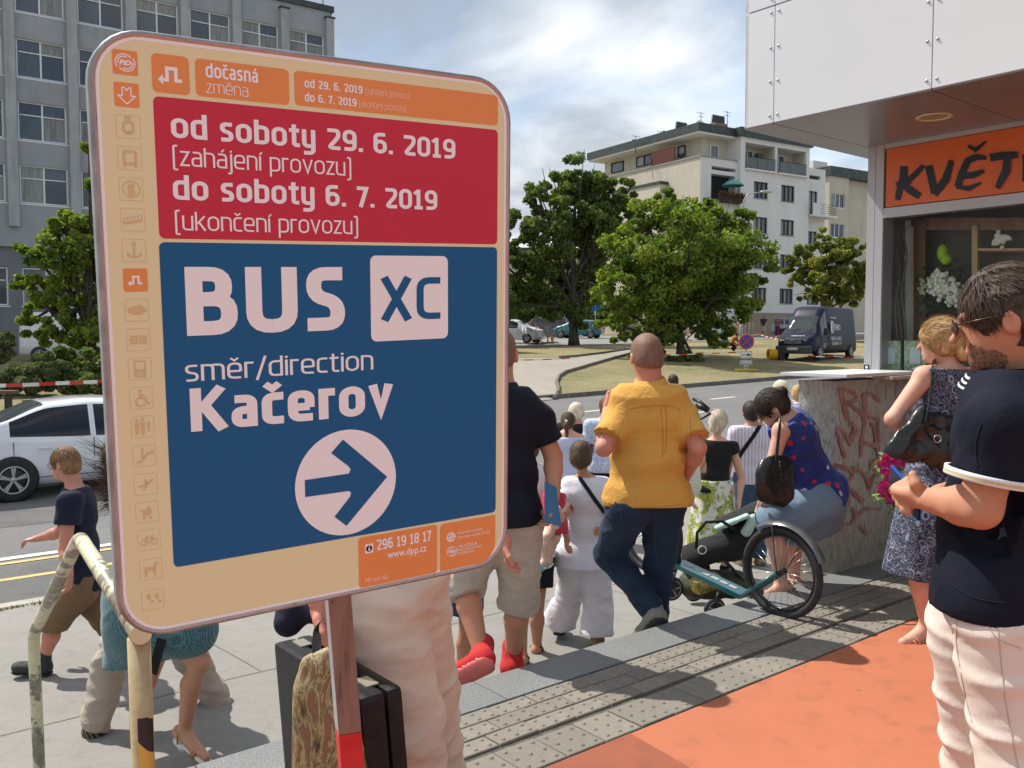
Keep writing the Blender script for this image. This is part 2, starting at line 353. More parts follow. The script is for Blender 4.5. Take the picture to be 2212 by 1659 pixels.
K=tag(thing('far_kerb',None,None),kind='structure')
for j in range(72):
    a=st(-14+j,21.84); b=st(-13+j,21.84); za=float(gz(a.x,a.y)); zb=float(gz(b.x,b.y)); mb=MB(); dx=Vector((VS[0],VS[1],0))*.16; e=(b-a)*.008
    P=[a+e,b-e,b-e+dx,a+e+dx]; Z=[za,zb,zb,za]
    mb.add([Vector((p.x,p.y,z+h)) for h in (-.25,.15) for p,z in zip(P,Z)],[(3,2,1,0),(4,5,6,7),(0,1,5,4),(1,2,6,5),(2,3,7,6),(3,0,4,7)]); mb.build('kerb_stone',KDARK,K,bevel=.015)
def slabline(name,pts,w_,m,z=ZL+.004):
    v,f=ribbon(pts,w_); mb=MB(); mb.add([(p[0],p[1],z) for p in v],f); o=mb.build(name,m,rec=False,origin=(0,0,0)); o['kind']='structure'
JT=mat('joint_dark',(.14,.13,.115),(.20,.19,.17),sc=20,rough=.9); JL=mat('repair_strip',(.30,.285,.25),(.36,.34,.31),sc=20,rough=.9)
def jag(s0,t0,s1,t1,n=14,a=.012): return [tuple(st(s0+(s1-s0)*k/n+random.gauss(0,a),t0+(t1-t0)*k/n+random.gauss(0,a)))[:2] for k in range(n+1)]
slabline('pavement_joint',jag(-2,6.1,9,6.1,40,.003),.009,JT); slabline('pavement_joint',jag(2.0,7.6,9,7.65,30,.003),.014,JL); slabline('pavement_joint',jag(.4,5.0,.1,8.9,16,.003),.008,JT); slabline('pavement_joint',jag(2.6,6.1,2.4,8.9,16,.003),.008,JT); slabline('pavement_joint',jag(6.1,4.9,6.0,8.9,16,.003),.014,JL)

# grass strip in the kerb joint on the left
mb=MB()
for k in range(900):
    s=random.uniform(-1.5,2.6); p=st(s,8.93+random.gauss(0,.02)); h=random.uniform(.01,.035); a=random.uniform(0,6.28); d=Vector((math.cos(a),math.sin(a),0))*.008
    mb.add([Vector((p.x,p.y,ZL))-d,Vector((p.x,p.y,ZL))+d,Vector((p.x,p.y,ZL+h))+d*2],[(0,1,2)])
mb.build('moss',mat('moss',(.16,.19,.05),(.26,.25,.10),sc=20,rough=.9),rec=False)['kind']='stuff'
# far street, path
near=[ong(x,y) for x,y in ((700,756),(1120,750),(1300,745),(1500,739),(1700,731),(1900,728),(2300,726))]
far=[Vector((p.x+7,p.y+21,0)) for p in reversed(near)]
drape('far_street',[(p.x,p.y) for p in near+far],A_far,.03,2.0)
PV=NT('path_pavers',.85); v=PV.vec((1,1,1),(0,0,-TH)); br=PV.n.new('ShaderNodeTexBrick'); br.inputs['Scale'].default_value=5; br.inputs['Mortar Size'].default_value=.02
br.inputs['Color1'].default_value=(.34,.31,.26,1); br.inputs['Color2'].default_value=(.29,.265,.225,1); br.inputs['Mortar'].default_value=(.16,.15,.12,1); PV.l.new(v,br.inputs['Vector'])
PV.col(PV.mix(PV.ramp(PV.noise(v,1.4,5,.6),[(.4,0.),(.7,.4)]),br.outputs[0],(.4,.37,.31))); PV.bump(br.outputs[1],.3,.01)
lo=[(1000,880),(1100,874),(1196,864),(1205,853),(1206,842),(1202,828),(1208,815),(1222,806),(1250,798),(1290,786),(1350,769),(1402,757)]
up=[(1405,751),(1350,757),(1300,765),(1250,771),(1200,775),(1120,775),(1000,776)]
pp=[ong(*p) for p in lo+up]
drape('path',[(p.x,p.y) for p in pp],PV.m,.02,.5)
def edging(pts,name='path_edging'):
    mb=MB(); P=[]
    for i in range(len(pts)-1):
        a,b=ong(*pts[i]),ong(*pts[i+1])
        for k in range(6): q=a.lerp(b,k/6); P.append(Vector((q.x,q.y,float(gz(q.x,q.y))+.05)))
    for a,b in zip(P,P[1:]): mb.bar(a,b,.09,.14)
    return tag(mb.build(name,mat('edging',(.13,.105,.085),(.2,.17,.14),sc=9,rough=.9)),kind='structure')
edging(lo[2:]); edging(up[:5])
def paved_rows():
    pass
# ---------------------------------------------------------------- raised plaza with stone edge, tactile paving and steps
t=NT('orange_surface',.72); v=t.vec(); a=t.noise(v,1.1,4,.55,.4); b=t.noise(v,260,3,.7); sp=t.vor(v,3.3,out='Distance'); sn=t.noise(v,7,4,.6)
base=t.ramp(a,[(.3,(.46,.140,.064)),(.7,(.51,.162,.076))]); base=t.mix(t.ramp(b,[(.35,.0),(.62,.5)]),base,(.33,.10,.048)); base=t.mix(t.ramp(t.math('ADD',sp,t.math('MULTIPLY',sn,.12)),[(.085,.75),(.105,0.)]),base,(.20,.10,.06)); base=t.mix(t.ramp(sn,[(.52,0.),(.72,.5)]),base,(.27,.085,.045)); t.col(base); t.bump(b,.35,.003); ORANGE=t.m
t=NT('orange_old',.8); v=t.vec(); a=t.noise(v,6,5,.6,.4); b=t.noise(v,240,3,.7); base=t.ramp(a,[(.3,(.24,.065,.03)),(.7,(.32,.085,.038))]); base=t.mix(t.ramp(b,[(.35,.0),(.65,.4)]),base,(.26,.1,.06)); t.col(base); t.bump(b,.5,.003)
def flatpoly(name,pts,z,m,kind='structure'):
    mb=MB(); mb.add([(p[0],p[1],z) for p in pts],[tuple(range(len(pts)))]); o=mb.build(name,m,rec=False,origin=(0,0,0)); o['kind']=kind; return o
flatpoly('plaza',[st(-9,-8),st(12,-8),st(12,2.37),st(-9,2.37)],0,ORANGE)
q=[onz(*p,0) for p in ((1353,1582),(1488,1659),(1700,1900),(900,1900))]; e=st(0.9,2.365); 
def st_of(p): return (US[0]*p.x+US[1]*p.y, VS[0]*p.x+VS[1]*p.y)
s_=st_of(q[0])[0]
flatpoly('plaza_patch',[st(s_,2.366),q[1],q[2],st(-1.5,0.5),st(-1.5,2.366)],.004,t.m)
flatpoly('mortar_bed',[st(-9,2.36),st(12,2.36),st(12,2.95),st(-9,2.95)],-.012,mat('joint_dirt',(.07,.065,.055),(.12,.11,.09),sc=30,rough=.95,bump=.3))
TILE=NT('tactile_concrete',.85); v=TILE.vec(); a=TILE.noise(v,26,5,.7); oi=TILE.n.new('ShaderNodeObjectInfo'); base=TILE.ramp(oi.outputs['Random'],[(0.,(.185,.168,.138)),(.5,(.215,.197,.164)),(1.,(.245,.222,.185))]); base=TILE.mix(TILE.ramp(a,[(.4,0.),(.7,.45)]),base,(.135,.122,.10)); TILE.col(base); TILE.bump(TILE.noise(v,160,3,.6),.5,.003)
TP=tag(thing('tactile_paving',None,None),kind='structure')
def tile(nx,ny,L_,W_):
    M=Matrix.Rotation(TH,4,'Z'); mb=MB(); e=.0025
    a=[(e,e),(L_-e,e),(L_-e,W_-e),(e,W_-e)]; b=[(e*2.4,e*2.4),(L_-e*2.4,e*2.4),(L_-e*2.4,W_-e*2.4),(e*2.4,W_-e*2.4)]
    vs=[M@Vector((x,y,z)) for z,P in ((-.03,a),(-.003,a),(0,b)) for x,y in P]
    mb.add(vs,[(0,1,5,4),(1,2,6,5),(2,3,7,6),(3,0,4,7),(4,5,9,8),(5,6,10,9),(6,7,11,10),(7,4,8,11),(8,9,10,11)])
    for i in range(nx):
        for j in range(ny):
            c=M@Vector(((i+.5)*L_/nx,(j+.5)*W_/ny,0)); mb.lathe([(.0125,-.001),(.009,.0045),(.004,.0058)],c,n=6); o=len(mb.v)-6; mb.f.append(tuple(range(o,o+6))); mb.i.append(0); mb.sm.append(True)
    return mb.mesh('paving_tile',TILE.m,rec=False)
mA=tile(3,3,.2,.2); mB_=tile(3,2,.2,.1)
for j in range(34):
    s=1.0+j*.2
    for me,t0,off in ((mA,2.385,0),(mB_,2.615,.06),(mB_,2.718,.15),(mB_,2.82,.03)):
        p=st(s+off,t0); o=link('paving_tile',me,TP,(p.x,p.y,random.uniform(-.0025,.001))); o.rotation_euler=(random.gauss(0,.004),random.gauss(0,.004),random.gauss(0,.004))
ED=tag(thing('stone_edge',None,None),kind='structure'); M=Matrix.Rotation(TH,4,'Z')
mb=MB(); mb.box(.002,1.248,0,.25,-.16,0,M=M); gm=mb.mesh('edge_slab',GRAN2,bevel=.004)
for j in range(9): p=st(-3.9+j*1.25,2.93); link('edge_slab',gm,ED,(p.x,p.y,.0))
SP=tag(thing('steps',None,None),kind='structure')
mb=MB(); mb.box(.002,1.498,0,.34,-.16,0,M=M); sm_=mb.mesh('step_slab',GRAN2,bevel=.006)
for r in range(1,5):
    for j in range(8): p=st(-4.2+j*1.5+(r%2)*.4,2.93+.25+(r-1)*.31); link('step_slab',sm_,SP,(p.x,p.y,-.176*r))
mb=MB(); a=[st(-9,-8),st(12,-8),st(12,2.96),st(-9,2.96)]; mb.add([(p.x,p.y,z) for z in (-.9,-.04) for p in a],[(0,1,5,4),(1,2,6,5),(2,3,7,6),(3,0,4,7)]); mb.build('plaza_base',CONC,origin=(0,0,0))['kind']='structure'
# ---------------------------------------------------------------- stroke lettering with even rounded strokes, as on the transport signs
def rp(P,r,n=5):
    o=[P[0]]
    for a,b,c in zip(P,P[1:],P[2:]):
        a,b,c=Vector(a),Vector(b),Vector(c); d1,d2=a-b,c-b; q=min(r,d1.length*.499,d2.length*.499)
        if q<.5: o.append(tuple(b)); continue
        p0=b+d1.normalized()*q; p1=b+d2.normalized()*q
        for k in range(n+1): u=k/n; o.append(tuple(((1-u)**2)*p0+2*u*(1-u)*(b*1.04-(p0+p1)*.02)+u*u*p1))
    o.append(P[-1]); return o
def glyph(c,w):
    h=w/2; acc={'á':('a','´'),'í':('ı','´'),'č':('c','ˇ'),'ě':('e','ˇ'),'é':('e','´')}
    if c in acc:
        b,k=acc[c]; S_,W=glyph(b,w); m=W/2; ww=w*.8
        if k=='´': S_=S_+[([(m-3,108),(m+13,128)],0,ww)]
        else: S_=S_+[([(m-17,128),(m,112),(m+17,128)],0,ww)]
        return S_,W
    W={'o':68,'n':64,'a':60,'e':66,'s':56,'b':66,'d':66,'p':66,'t':48,'y':62,'u':63,'z':54,'h':64,'j':w+8,'ı':w,'i':w,'v':66,'r':42,'k':62,'c':52,'m':102,'/':48,'(':30,')':30,'.':w,' ':30,'B':82,'U':88,'S':72,'X':84,'C':68,'K':80,'2':66,'9':68,'0':68,'6':68,'1':50,'7':60,'8':68,'g':64}[c]
    T=118 if c.isdigit() else 130; r=32
    ring=lambda y0,y1:(rrect(h,W-h,y0,y1,min(r,(y1-y0)*.45,(W-w)*.48)),1,w)
    o=lambda P,r_=r:(rp(P,r_),0,w)
    G={'o':lambda:[ring(h,100-h)],'n':lambda:[o([(h,0),(h,100)]),o([(h,100-h),(W-h,100-h),(W-h,0)])],
     'a':lambda:[o([(8,100-h),(W-h,100-h),(W-h,0)]),o([(W-h,60-h*.6),(h,60-h*.6),(h,h),(W-h,h)],20)],
     'e':lambda:[o([(W-h,44),(W-h,100-h),(h,100-h),(h,h),(W-5,h)]),o([(h,47),(W-h,47)])],
     's':lambda:[o([(W-5,100-h),(h,100-h),(h,55),(W-h,46),(W-h,h),(4,h)],21)],
     'b':lambda:[o([(h,0),(h,128)]),o([(h,100-h),(W-h,100-h),(W-h,h),(h,h)])],
     'd':lambda:[o([(W-h,0),(W-h,128)]),o([(W-h,100-h),(h,100-h),(h,h),(W-h,h)])],
     'p':lambda:[o([(h,-38),(h,100)]),o([(h,100-h),(W-h,100-h),(W-h,h),(h,h)])],
     'g':lambda:[o([(W-h,100),(W-h,-38+h),(8,-38+h)]),o([(W-h,100-h),(h,100-h),(h,h),(W-h,h)])],
     't':lambda:[o([(12+h,121),(12+h,h),(W,h)],18),o([(0,100-h),(W-2,100-h)])],
     'y':lambda:[o([(h,100),(h,h),(W-h,h)]),o([(W-h,100),(W-h,-38+h),(8,-38+h)],22)],
     'u':lambda:[o([(h,100),(h,h),(W-h,h)]),o([(W-h,100),(W-h,0)])],
     'z':lambda:[o([(2,100-h),(W-h,100-h),(h,h),(W,h)],0)],
     'h':lambda:[o([(h,0),(h,128)]),o([(h,100-h),(W-h,100-h),(W-h,0)])],
     'j':lambda:[o([(W-h,100),(W-h,-38+h),(-6,-38+h)],14),([(W-h,111),(W-h,111+w)],0,w)],
     'ı':lambda:[o([(h,0),(h,100)])],'i':lambda:[o([(h,0),(h,100)]),([(h,111),(h,111+w)],0,w)],
     'v':lambda:[([(h*.9,100),(W/2,h*1.1),(W-h*.9,100)],0,w)],
     'r':lambda:[o([(h,0),(h,100)]),o([(h,100-h),(W,100-h)])],
     'k':lambda:[o([(h,0),(h,128)]),([(W-h,100),(h+7,48)],0,w*.95),([(h+16,58),(W-h*.6,0)],0,w*1.05)],
     'c':lambda:[o([(W,100-h),(h,100-h),(h,h),(W,h)])],
     'm':lambda:[o([(h,0),(h,100)]),o([(h,100-h),(W/2,100-h),(W/2,0)]),o([(W/2-3,100-h),(W-h,100-h),(W-h,0)])],
     '/':lambda:[([(4,-18),(W-4,132)],0,w)],'(':lambda:[o([(W-2,132),(h,132),(h,-26),(W-2,-26)],16)],')':lambda:[o([(2,132),(W-h,132),(W-h,-26),(2,-26)],16)],
     '.':lambda:[([(h,0),(h,w)],0,w)],' ':lambda:[],
     'B':lambda:[o([(h,0),(h,T)]),o([(h,T-h),(W-8-h,T-h),(W-8-h,T*.53),(h,T*.53)],30),o([(h,T*.53),(W-h,T*.53),(W-h,h),(h,h)],32)],
     'U':lambda:[o([(h,T),(h,h),(W-h,h),(W-h,T)],42)],
     'S':lambda:[o([(W-4,T-h),(h+2,T-h),(h+2,T*.54),(W-h,T*.45),(W-h,h),(3,h)],32)],
     'C':lambda:[o([(W,T-h),(h,T-h),(h,h),(W,h)],32)],
     'X':lambda:[([(h*.9,T),(W-h*.9,0)],0,w*1.1),([(W-h*.9,T),(h*.9,0)],0,w*1.1)],
     'K':lambda:[o([(h,0),(h,T)]),([(W-h*.9,T),(h+8,T*.47)],0,w),([(h+18,T*.58),(W-h*.7,0)],0,w*1.1)],
     '2':lambda:[o([(4,T-h),(W-h,T-h),(W-h,T*.62),(h*.9,h),(W-1,h)],24)],
     '9':lambda:[ring(T*.42,T-h),o([(W-h,T*.75),(W-h,h),(8,h)])],'6':lambda:[ring(h,T*.58),o([(h,T*.3),(h,T-h),(W-8,T-h)])],
     '0':lambda:[ring(h,T-h)],'8':lambda:[ring(h,T*.52),ring(T*.54,T-h)],
     '1':lambda:[([(2,T-26),(W*.5,T-h*.7)],0,w*.9),o([(W*.5,T),(W*.5,0)]),([(4,h),(W-2,h)],0,w)],
     '7':lambda:[([(2,T-h),(W-h,T-h),(W*.34,0)],0,w)]}
    return G[c](),W
def letters(f,s,x0,x1,yb,cap,w,ref,z=.8,i=0,gap=10):
    kk={'d':128,'U':130,'2':118,'w':100,'x':100,'h':128,'K':130}[ref]; ky=cap/kk; items=[]; x=0
    for c in s:
        S_,W=glyph(c,w)
        items.append((x,S_)); x+=W+gap*(1.25 if c==' ' else 1)
    tot=x-gap; kx=(x1-x0)/tot if x1 else ky
    for X,S_ in items:
        for n,(P,cl,ww) in enumerate(S_):
            v,fc=ribbon(P,ww,bool(cl)); f.vf([(x0+(X+p[0])*kx,yb+p[1]*ky) for p in v],fc,z+.04*n,i)
# ---------------------------------------------------------------- the information sign
SO=Vector((-.4935,1.2534,1.8786)); SU=Vector((.8372,.5454,.04)); SV=Vector((.0084,-.0860,.9963)); SN=Vector((-.5468,.8338,.0765))
SU.normalize(); SV=(SV-SU*SV.dot(SU)).normalized(); SN=SV.cross(SU)*-1 if SV.cross(SU).dot(SN)<0 else SV.cross(SU)
def bp(x,y,z=0): return SO+SU*(x/1000)+SV*(y/1000)-SN*(z/1000)
SIGN=thing('information_sign','large yellow bus diversion sign on a square post with BUS XC and a white arrow','sign',(.0,1.63,0.0))
def prn(name,c,rough=.42):
    t=NT(name,.5,Specular_IOR_Level=.22); v=t.vec(); a=t.noise(v,3,4); b=t.noise(v,22,5,.65); base=t.mix(t.ramp(a,[(.35,.0),(.7,.10)]),c,tuple(min(1,x*1.15+.02) for x in c)); base=t.mix(t.ramp(b,[(.62,0.),(.8,.18)]),base,tuple(x*.7+.05 for x in c)); t.col(base); t.bump(b,.03,.002); return t.m
YEL=prn('sign_yellow',(.76,.74,.46)); YTAN=prn('sign_tan',(.66,.53,.28)); SRED=prn('sign_red',(.56,.035,.075)); SBLUE=prn('sign_blue',(.010,.115,.29)); SOR=prn('sign_orange',(.78,.30,.10)); SWH=prn('sign_white',(.86,.90,.95)); SBLK=prn('sign_black',(.03,.015,.015)); SPALE=prn('sign_pale_orange',(.95,.68,.55))
t=NT('sign_rim',.45,Metallic=.15); v=t.vec(); a=t.noise(t.vec((4,4,1.2)),16,6,.7,.3); b=t.noise(t.vec((2,2,2)),60,5,.75); base=t.ramp(a,[(.30,(.20,.17,.165)),(.36,(.42,.33,.315)),(.62,(.50,.40,.38))]); base=t.mix(t.ramp(b,[(.68,0.),(.74,.6)]),base,(.15,.12,.12)); t.col(base); t.bump(a,.25,.002); RIM=t.m
t=NT('sign_back',.5,Metallic=.5); v=t.vec(); t.col(t.ramp(t.noise(v,20,4),[(.35,(.22,.23,.24)),(.65,(.36,.37,.38))])); SBACK=t.m
X0,X1,Y0,Y1=-81,587,-775,85
def ringprof(mb,prof,i):
    rings=[]
    for inset,z,rad in prof: rings.append([bp(x,y,z) for x,y in rrect(X0+inset,X1-inset,Y0+inset,Y1-inset,rad,8)])
    n=len(rings[0]); vs=[p for r in rings for p in r]
    mb.add(vs,[(k*n+j,k*n+(j+1)%n,(k+1)*n+(j+1)%n,(k+1)*n+j) for k in range(len(rings)-1) for j in range(n)],i,True); return rings
mb=MB(); ringprof(mb,[(9.5,-.4,62),(8,1.6,63),(5.2,3,66)],0); rim=mb.build('rim',RIM,SIGN); mb=MB(); ringprof(mb,[(5.2,3,66),(2,2,69.5),(0,-3,72)],0); mb.build('rim_bead',SBACK,SIGN)
mb=MB(); ringprof(mb,[(0,-3,72),(0,-22,72),(3,-25,69),(14,-25,58),(14,-8,58)],0); mb.build('rim_edge',SBACK,SIGN)
mb=MB(); mb.add([bp(x,y,-9) for x,y in rrect(X0+10,X1-10,Y0+10,Y1-10,60,8)],[tuple(range(36))]); mb.build('back_plate',SBACK,SIGN)
f=Flat(bp); f.poly(rrect(X0+9,X1-9,Y0+9,Y1-9,62,8),0,0); f.vf(*ribbon(rrect(X0+11.2,X1-11.2,Y0+11.2,Y1-11.2,60,8),4.5,True),.15,1); f.build('face_sheet',[YEL,SWH],SIGN)
def panel(name,x0,x1,y0,y1,r,m,z=.3): f=Flat(bp); f.poly(rrect(x0,x1,y0,y1,r),z); return f.build(name,m,SIGN)
panel('red_panel',0,560.5,-193.5,0,8,SRED); panel('blue_panel',-1,560.5,-674,-198.5,8,SBLUE)
panel('orange_panel',0,50,5.5,57,7,SOR); panel('orange_panel',58,193.5,6,57,7,SOR); panel('orange_panel',201.5,560.3,7,57,7,SOR)
panel('orange_panel',292,440,-765,-678,6,SOR)
f=Flat(bp); q=[(445.5,-684),(451,-679),(560,-679)]+[(560,-735),(556,-745),(548,-756),(538,-762),(530,-765),(445.5,-765)]; f.poly(list(reversed(q)),.3); f.build('orange_panel',SOR,SIGN)
def line(*a,m=SWH,z=.8,**k): f=Flat(bp); f.text(*a,z=z,**k); return f.build('lettering',m,SIGN)
def sl(*a,m=SWH,z=.8,**k): f=Flat(bp); letters(f,*a,z=z,**k); return f.build('lettering',m,SIGN)
BW,LW=20.5,12
sl('od soboty 29. 6. 2019',22,476.5,-54,34.5,BW,'d'); sl('(zahájení provozu)',22.5,290,-92,26.5,LW,'d')
sl('do soboty 6. 7. 2019',21,442,-139,34.5,BW,'d'); sl('(ukončení provozu)',22,300,-181.5,26.5,LW,'d')
sl('BUS',32,275.5,-332,99,27,'U',gap=14); f=Flat(bp); f.poly(rrect(320,462,-353,-214.5,10),.6); f.build('route_plate',SWH,SIGN)
sl('XC',338,447.3,-319.5,70,20,'U',gap=14,m=SBLUE,z=1.0)
sl('směr/direction',27,323,-398.5,31,LW+1,'d'); sl('Kačerov',32,357.5,-473,64,24.5,'K')
sl('dočasná',72.3,147,32.6,20,BW,'d'); sl('změna',72.4,132,11.5,17,9,'d')
sl('od 29. 6. 2019',217.3,311,34.2,13,21,'d'); sl('(zahájení provozu)',316,393,34.6,9.6,11,'d',m=SPALE)
sl('do 6. 7. 2019',217,300.8,14,13,21,'d'); sl('(ukončení provozu)',305,386,14.2,9.6,11,'d',m=SPALE)
f=Flat(bp); f.poly(circ(274,-581.3,87.6,56),.6); f.build('arrow_disc',SWH,SIGN)
f=Flat(bp); up=[(345.5,-580.5),(268,-509),(247.5,-529),(276.5,-554),(280.5,-560),(277,-566.5),(202.5,-567.7),(202.5,-595.3),(277,-595.6),(280.5,-599),(278.5,-605.5),(251,-635),(271.5,-653.7)]; f.poly(up,1.0); f.build('arrow',SBLUE,SIGN)
sl('296 19 18 17',324.5,428,-705,18.5,20,'2'); line('www.dpp.cz',344.6,418.8,-722.2,8.4,bold=.012,ref='w')
line('PP tab 6b',303.5,345,-757.5,7.3,bold=.004,ref='P',m=SPALE)
f=Flat(bp); f.poly(rrect(304,318.5,-707,-691,1.5),.5,0); f.poly(circ(311.2,-699,5.6,20),.7,1); f.poly([(309.6,-702.5),(313,-702.5),(313,-698.4),(309.6,-698.4)],.9,0); f.poly(circ(311.3,-696,1.2,10),.9,0); f.build('information_mark',[SWH,SBLK],SIGN)
line('Dopravní podnik',480.7,533.5,-702.6,4.8,ref='D'); line('hlavního města Prahy',480.7,548.3,-710.7,4.8,ref='h')
line('PRAŽSKÁ',481.2,521,-727.9,4.6,ref='P',shear=.25); line('INTEGROVANÁ',481,531,-734.3,4.6,ref='I',shear=.25); line('DOPRAVA',481,515,-740.6,4.6,ref='D',shear=.25)
def pid(f,cx,cy,r,z,i=0,lw=.11):
    for a0,a1,dr in ((35,215,1),(215,395,1),(60,190,.72),(240,370,.72)): f.rib(circ(cx+(.12*r if a0>200 else -.12*r),cy,r*dr,12,a0,a1,False),r*lw*1.3,z,i); z+=.02
    f.text('PiD',cx-r*.72,cx+r*.72,cy-r*.3,r*.6,z=z+.1,i=i,bold=.05,ref='P',shear=.3)
f=Flat(bp); f.rib(circ(467.5,-705.5,7.4,24),2.2,.6,0,True); f.rib([(457.5,-706),(464,-706),(471,-701.5),(473,-700)],2,.8); f.rib([(477.5,-705),(471,-705),(464,-709.5),(462,-711)],2,.82); f.rib([(465.5,-700),(469.5,-711)],1.6,.9); f.build('operator_logo',SWH,SIGN)
f=Flat(bp); pid(f,469.4,-732,9,.6); f.build('operator_logo',SWH,SIGN)
# pictograms in the left column
def meander(f,cx,cy,k,z,i):
    f.rib([(cx-.62*k,cy-.42*k),(cx-.28*k,cy-.42*k),(cx-.28*k,cy+.42*k),(cx+.36*k,cy+.42*k),(cx+.36*k,cy-.42*k),(cx+.8*k,cy-.42*k)],.26*k,z,i)
    f.poly([(cx-.95*k,cy-.42*k),(cx-.58*k,cy-.80*k),(cx-.58*k,cy-.04*k)],z+.05,i)
f=Flat(bp); meander(f,25,31,18.5,.6,0); f.build('detour_arrow',SWH,SIGN)
def icon(k):
    cx,cy=-34.2+(.5 if k<6 else 0)+(2.2*(k-15)/3 if k>15 else 0),[39.9,-2.2,-44.1,-85.9,-127.4,-168.8,-210.5,-251.3,-293.1,-334.7,-376,-417.7,-459.1,-500.9,-543,-584.2,-625.8,-670.1,-716.7][k]
    f=Flat(bp); z=.3
    g=lambda pts,i=1,zz=.5: f.poly([(cx+x,cy+y) for x,y in pts],zz,i)
    r=lambda pts,w_,i=1,zz=.5,cl=False: f.rib([(cx+x,cy+y) for x,y in pts],w_,zz,i,cl)
    if k in (0,1,7): f.poly(rrect(cx-16,cx+16,cy-16,cy+16,3),.3,0)
    else: f.rib(rrect(cx-15.3,cx+15.3,cy-15.3,cy+15.3,2.6),.55,.3,1,True)
    if k==0: pid(f,cx,cy,11,.5,1)
    elif k==1: r([(-5.5,-1),(-5.5,9.5),(-3,9.5),(0,5.5),(3,9.5),(5.5,9.5),(5.5,-1),(11,-1),(0,-12),(-11,-1)],1.6,cl=True)
    elif k==7: meander(f,cx,cy,11,.5,1)
    elif k==2:
        r(rrect(-6,6,-7,6,2),3,cl=True); r([(-3,9.5),(0,7),(3,9.5),(0,12.5),(-3,9.5)],1.2,zz=.55); r([(-5,13),(5,13)],1.3,zz=.6); g([(-4,-10),(4,-10),(2,-7.5),(-2,-7.5)])
    elif k==3:
        r(rrect(-7.5,7.5,-7,9,1.5),3.6,cl=True); g([(-9,-12),(-5.5,-12),(-5.5,-9),(-9,-9)]); g([(5.5,-12),(9,-12),(9,-9),(5.5,-9)])
    elif k==4: r(circ(0,0,11,24),1.4,cl=True); f.text('S',cx-5,cx+5,cy-7.5,15,z=.55,i=1,bold=.05,ref='S')
    elif k==5:
        g([(-12,-7),(12,-2),(12,7),(-12,2)]); 
        for q in range(5): x=-10.5+q*4.4; y=-3.6+(x+12)*.2; g([(x,y),(x+3.2,y+.7),(x+3.2,y+5.2),(x,y+4.5)],2,.7)
    elif k==6: r([(0,-9),(0,8)],2.6); r(circ(0,9.5,2,12),1.6,cl=True,zz=.6); r([(-9,-3),(-7,-7.5),(0,-9.5),(7,-7.5),(9,-3)],2.2,zz=.7)
    elif k==8: g([(-12,-3),(-5,-6),(3,-6),(3,5),(-5,5),(-12,3)]); g([(0,-6),(7,-6),(7,7),(0,7)],1,.6); g([(7.5,-4),(12,-3),(13,0),(12,3.5),(7.5,4)])
    elif k==9: g([(-11,-6),(-1,-6),(-1,6),(-11,6)]); g([(1,-6),(11,-6),(11,6),(1,6)]); r([(-9,2),(-3,2)],1,2,.7); r([(3,2),(9,2)],1,2,.7); r([(-9,-2),(-3,-2)],1,2,.7); r([(3,-2),(9,-2)],1,2,.7)
    elif k==10:
        r(rrect(-7,7,-11,11,1),1.8,cl=True); r([(-6,-1.5),(6,-1.5)],1.4,zz=.6)
        for a in range(3):
            for b in range(3): g([(-5+a*4,-9+b*2.5),(-2.4+a*4,-9+b*2.5),(-2.4+a*4,-7.4+b*2.5),(-5+a*4,-7.4+b*2.5)])
    elif k==11: g(circ(-1.5,10.5,2.3,10)); r([(-1.5,7),(-1,0),(5,-1),(8,-8),(10.5,-7.5)],2.4); r(circ(-1,-5,6.5,14,100,330,False),1.8,zz=.65); r([(-1,4),(5,4)],1.8,zz=.7)
    elif k==12:
        for x,s_ in ((-8,1),(0,1.1),(8,.65)): g(circ(x,9.5*s_-2*(1-s_),2*s_+.4,10)); g([(x-3*s_,6*s_),(x+3*s_,6*s_),(x+2.4*s_,-1),(x+1.8*s_,-10.5*s_),(x-1.8*s_,-10.5*s_),(x-2.4*s_,-1)])
    elif k==13: g(circ(-2.5,9,2,10)); g([(-4,6),(-1,6),(-1,-1),(-4,-3)]); r([(-10,-9),(-5,-9),(5,3),(11,3),(11,6.5)],3)
    elif k==14: g([(-11,-4),(-3,-3.5),(8,2.5),(12,7),(9,6.5),(3,3),(-4,-.5),(-11,-2)]); g([(0,0),(-2,8),(-.3,8),(4,1.5)]); g([(0,-2.2),(-4,-8),(-2.4,-8.5),(4,-.5)],1,.6)
    elif k==15: g([(-6,0)]+[(6*math.cos(R(a)),9*math.sin(R(a))) for a in (0,25,50,75)]+[(0,3),(-6,4)]); r([(-6,2),(-9.5,5)],1.4,zz=.6); g([(-6,-.5),(7,-.5),(4,-4.5),(-4,-4.5)]); g(circ(-4,-8,2.1,12)); g(circ(4,-8,2.1,12))
    elif k==16: r(circ(-6.5,-3,4.6,16),1.2,cl=True); r(circ(6.5,-3,4.6,16),1.2,cl=True); r([(-6.5,-3),(-3,3.5),(4.5,3.5),(0,-3),(-6.5,-3)],1.1,zz=.6); r([(6.5,-3),(3.5,6),(6.5,6.5)],1.1,zz=.7); r([(-5,5),(-1.5,5)],1.4,zz=.75)
    elif k==17: g([(-9,1),(-11,5.5),(-10,5.8),(-7.5,3.5),(3,3.5),(6,10),(12,8),(11,6.3),(8,5.7),(6.5,-2),(6,-10.5),(4,-10.5),(4,-2.5),(-4,-2.8),(-5.5,-6),(-5.5,-10.5),(-8,-10.5),(-8.8,-4)])
    elif k==18:
        for x,y in ((-5.5,3),(5.5,2)):
            g([(x-3.2+a*.6,y+4+b) for a,b in ((0,0),(1.5,2.4),(5,3),(9,1),(9.5,-3),(8,-6.5),(3.5,-5.5),(.6,-3))]); g(circ(x+4,y-6,2.3,10))
